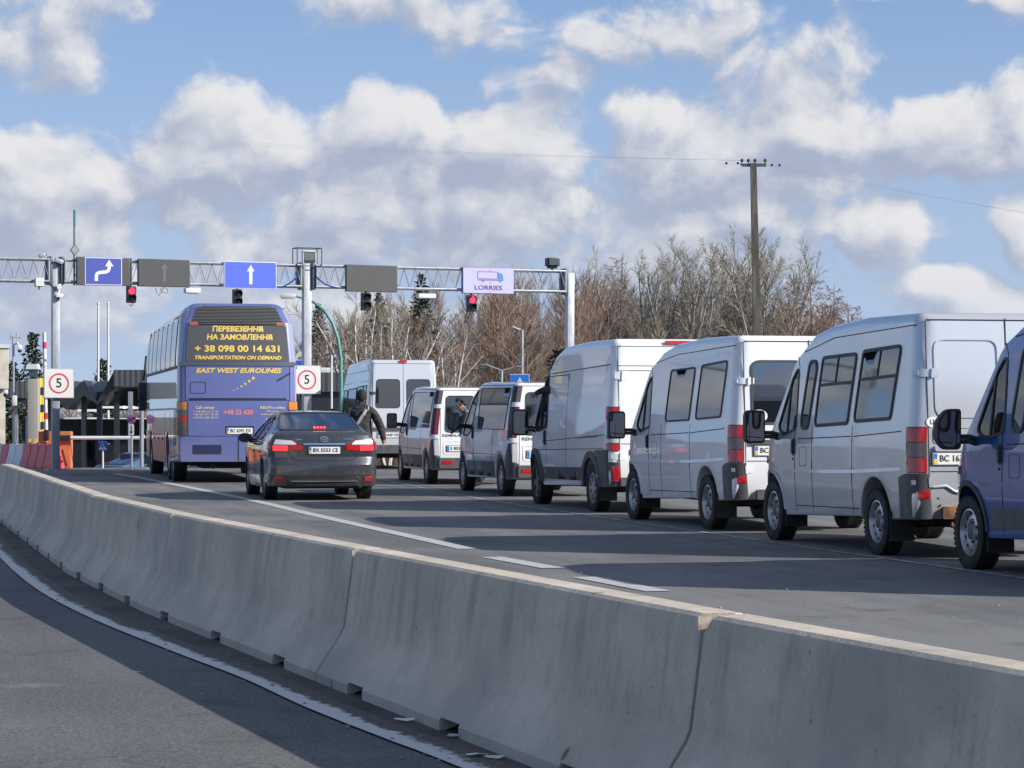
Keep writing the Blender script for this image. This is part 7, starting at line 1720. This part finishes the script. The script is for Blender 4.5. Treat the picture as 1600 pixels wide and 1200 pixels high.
for i, (px, py, Y, lab) in enumerate([(657, 428, 175, 'dark spruce top rising behind the gantry beam'), (592, 458, 180, 'dark spruce behind the blank grey sign'), (872, 545, 112, 'dark young spruce beside the panel van roof'), (498, 475, 190, 'spruce behind the centre gantry post'), (51, 519, 150, 'dark spruce behind the left speed limit sign'), (20, 566, 145, 'shorter green spruce at the far left'), (161, 560, 150, 'spruce between the two flagpoles')]):
    tree_thing(lab, 'tree', px, Y, top_h(py, Y, px), spruce_tree, 100+i, 'spruce', 'spruces behind the checkpoint')
# ---- the wood itself: a far-off mass of bare trees and brushwood, one object
wr = random.Random(11); protos = []
for k in range(7):
    g = TG(); H = 10.0; kind = k % 3
    q = Vector((0, 0, 0)); n = 6; d = Vector((wr.uniform(-.05, .05), wr.uniform(-.05, .05), 1)).normalized(); nodes = [q]
    for j in range(n): d = (d+rv(wr)*.05).normalized(); p2 = q+d*H/n; g.tube(q, p2, .13*(1-j/n)+.015, .13*(1-(j+1)/n)+.015, 4, 0); q = p2; nodes.append(q)
    for j in range(34):
        t = .10+.88*(j+wr.random())/34; i = min(n-1, int(t*n)); b = nodes[i].lerp(nodes[i+1], t*n-i); a = wr.random()*6.28
        L = H*.27*wr.uniform(.6, 1.2)*(1-max(0, t-.55)*1.35); dd = Vector((math.cos(a), math.sin(a), 1.15 if kind == 0 else .8)).normalized(); e = b+dd*L
        g.tube(b, e, .026, .010, 3, 0 if wr.random() < .4 else 1)
        for m_ in range(27):
            u = wr.uniform(.1, 1); c = b.lerp(e, u); d3 = (dd+rv(wr)*.7+Vector((0, 0, .45))).normalized(); g.twig(c, c+d3*L*wr.uniform(.25, .6), .026, 1, wr)
    protos.append((np.array(g.v), np.array(g.f, dtype=object), np.array(g.m)))
for k in range(3):        # brushwood clumps
    g = TG()
    for j in range(42):
        a = wr.random()*6.28; b = Vector((wr.uniform(-1.2, 1.2), wr.uniform(-1.2, 1.2), 0)); dd = Vector((math.cos(a)*.45, math.sin(a)*.45, 1)).normalized(); L = wr.uniform(1.8, 4.2); e = b+dd*L; g.tube(b, e, .022, .008, 3, 0)
        for m_ in range(14): u = wr.uniform(.15, 1); c = b.lerp(e, u); d3 = (dd+rv(wr)*.6).normalized(); g.twig(c, c+d3*wr.uniform(.5, 1.3), .022, 1, wr)
    protos.append((np.array(g.v), np.array(g.f, dtype=object), np.array(g.m)))
SKY = [(380, 640), (440, 560), (480, 515), (520, 500), (545, 470), (600, 470), (640, 445), (700, 430), (760, 425), (800, 418), (840, 412), (900, 415), (940, 412), (975, 425), (1000, 448), (1080, 455), (1200, 452), (1240, 465), (1290, 470), (1340, 485), (1380, 505), (1450, 540), (1600, 600), (1900, 620)]
def skyl(px):
    for (a, ya), (b, yb) in zip(SKY, SKY[1:]):
        if a <= px <= b: return ya+(yb-ya)*(px-a)/(b-a)
    return 640
Vs, Fs, Ms = [], [], []; off = 0
wood_mats = [bark_brown, twig_brown, bark_pale, twig_red, twig_tan, bark_birch, twig_grey]
def emit_tree(pi, px, Y, h, hs):
    global off
    v, f, m = protos[pi]; p = at(px, 650, Y); a = wr.random()*6.28; c, s = math.cos(a), math.sin(a)
    base_h = 10.0 if pi < 7 else 4.0; k = h/base_h; kx = k*hs
    x = (v[:, 0]*c-v[:, 1]*s)*kx+p.x; y = (v[:, 0]*s+v[:, 1]*c)*kx+p.y; z = v[:, 2]*k+gh(p.x, p.y)-.2
    Vs.append(np.stack([x, y, z], 1)); Fs.append(np.array([tuple(q) for q in f], dtype=np.int32)+off)
    bk = wr.choices((0, 2, 5), (8, 1.2, .3))[0]; tw = wr.choices((1, 3, 4, 6), (5, 3.4, 2.2, .6))[0]
    Ms.append(np.where(m == 0, bk, tw).astype(np.int32)); off += len(v)
for k in range(330):
    px = wr.uniform(430, 1420); Y = wr.uniform(138, 270); p = at(px, 650, Y); full = HC+(CY-skyl(px))*Y/F-gh(p.x, p.y)
    if full < 1.5: continue
    h = full*wr.choices((wr.uniform(.80, .95), wr.uniform(.5, .85)), (.45, .55))[0]
    emit_tree(wr.randrange(7), px, Y, min(h, 17), wr.uniform(.75, 1.15)*min(1.6, 9/max(4, h)))
for k in range(420):
    px = wr.uniform(430, 1420); Y = wr.uniform(128, 225); emit_tree(7+wr.randrange(3), px, Y, wr.uniform(2.4, 5.6), wr.uniform(.8, 1.25))
for k in range(26): emit_tree(wr.randrange(7), wr.uniform(90, 240), wr.uniform(165, 220), wr.uniform(3.4, 5.4), 1.3)
V_ = np.concatenate(Vs); F_ = np.concatenate(Fs); M_ = np.concatenate(Ms)
me = bpy.data.meshes.new('wood'); me.vertices.add(len(V_)); me.vertices.foreach_set('co', V_.ravel()); me.loops.add(F_.size); me.loops.foreach_set('vertex_index', F_.ravel())
me.polygons.add(len(F_)); me.polygons.foreach_set('loop_start', np.arange(0, F_.size, 4, dtype=np.int32)); me.polygons.foreach_set('loop_total', np.full(len(F_), 4, dtype=np.int32)); me.polygons.foreach_set('material_index', M_)
for mm in wood_mats: me.materials.append(mm)
me.update(); me.validate()
tag(link(bpy.data.objects.new('wood', me)), 'brown leafless wood rising behind the gantry and the vans', 'wood', kind='stuff')
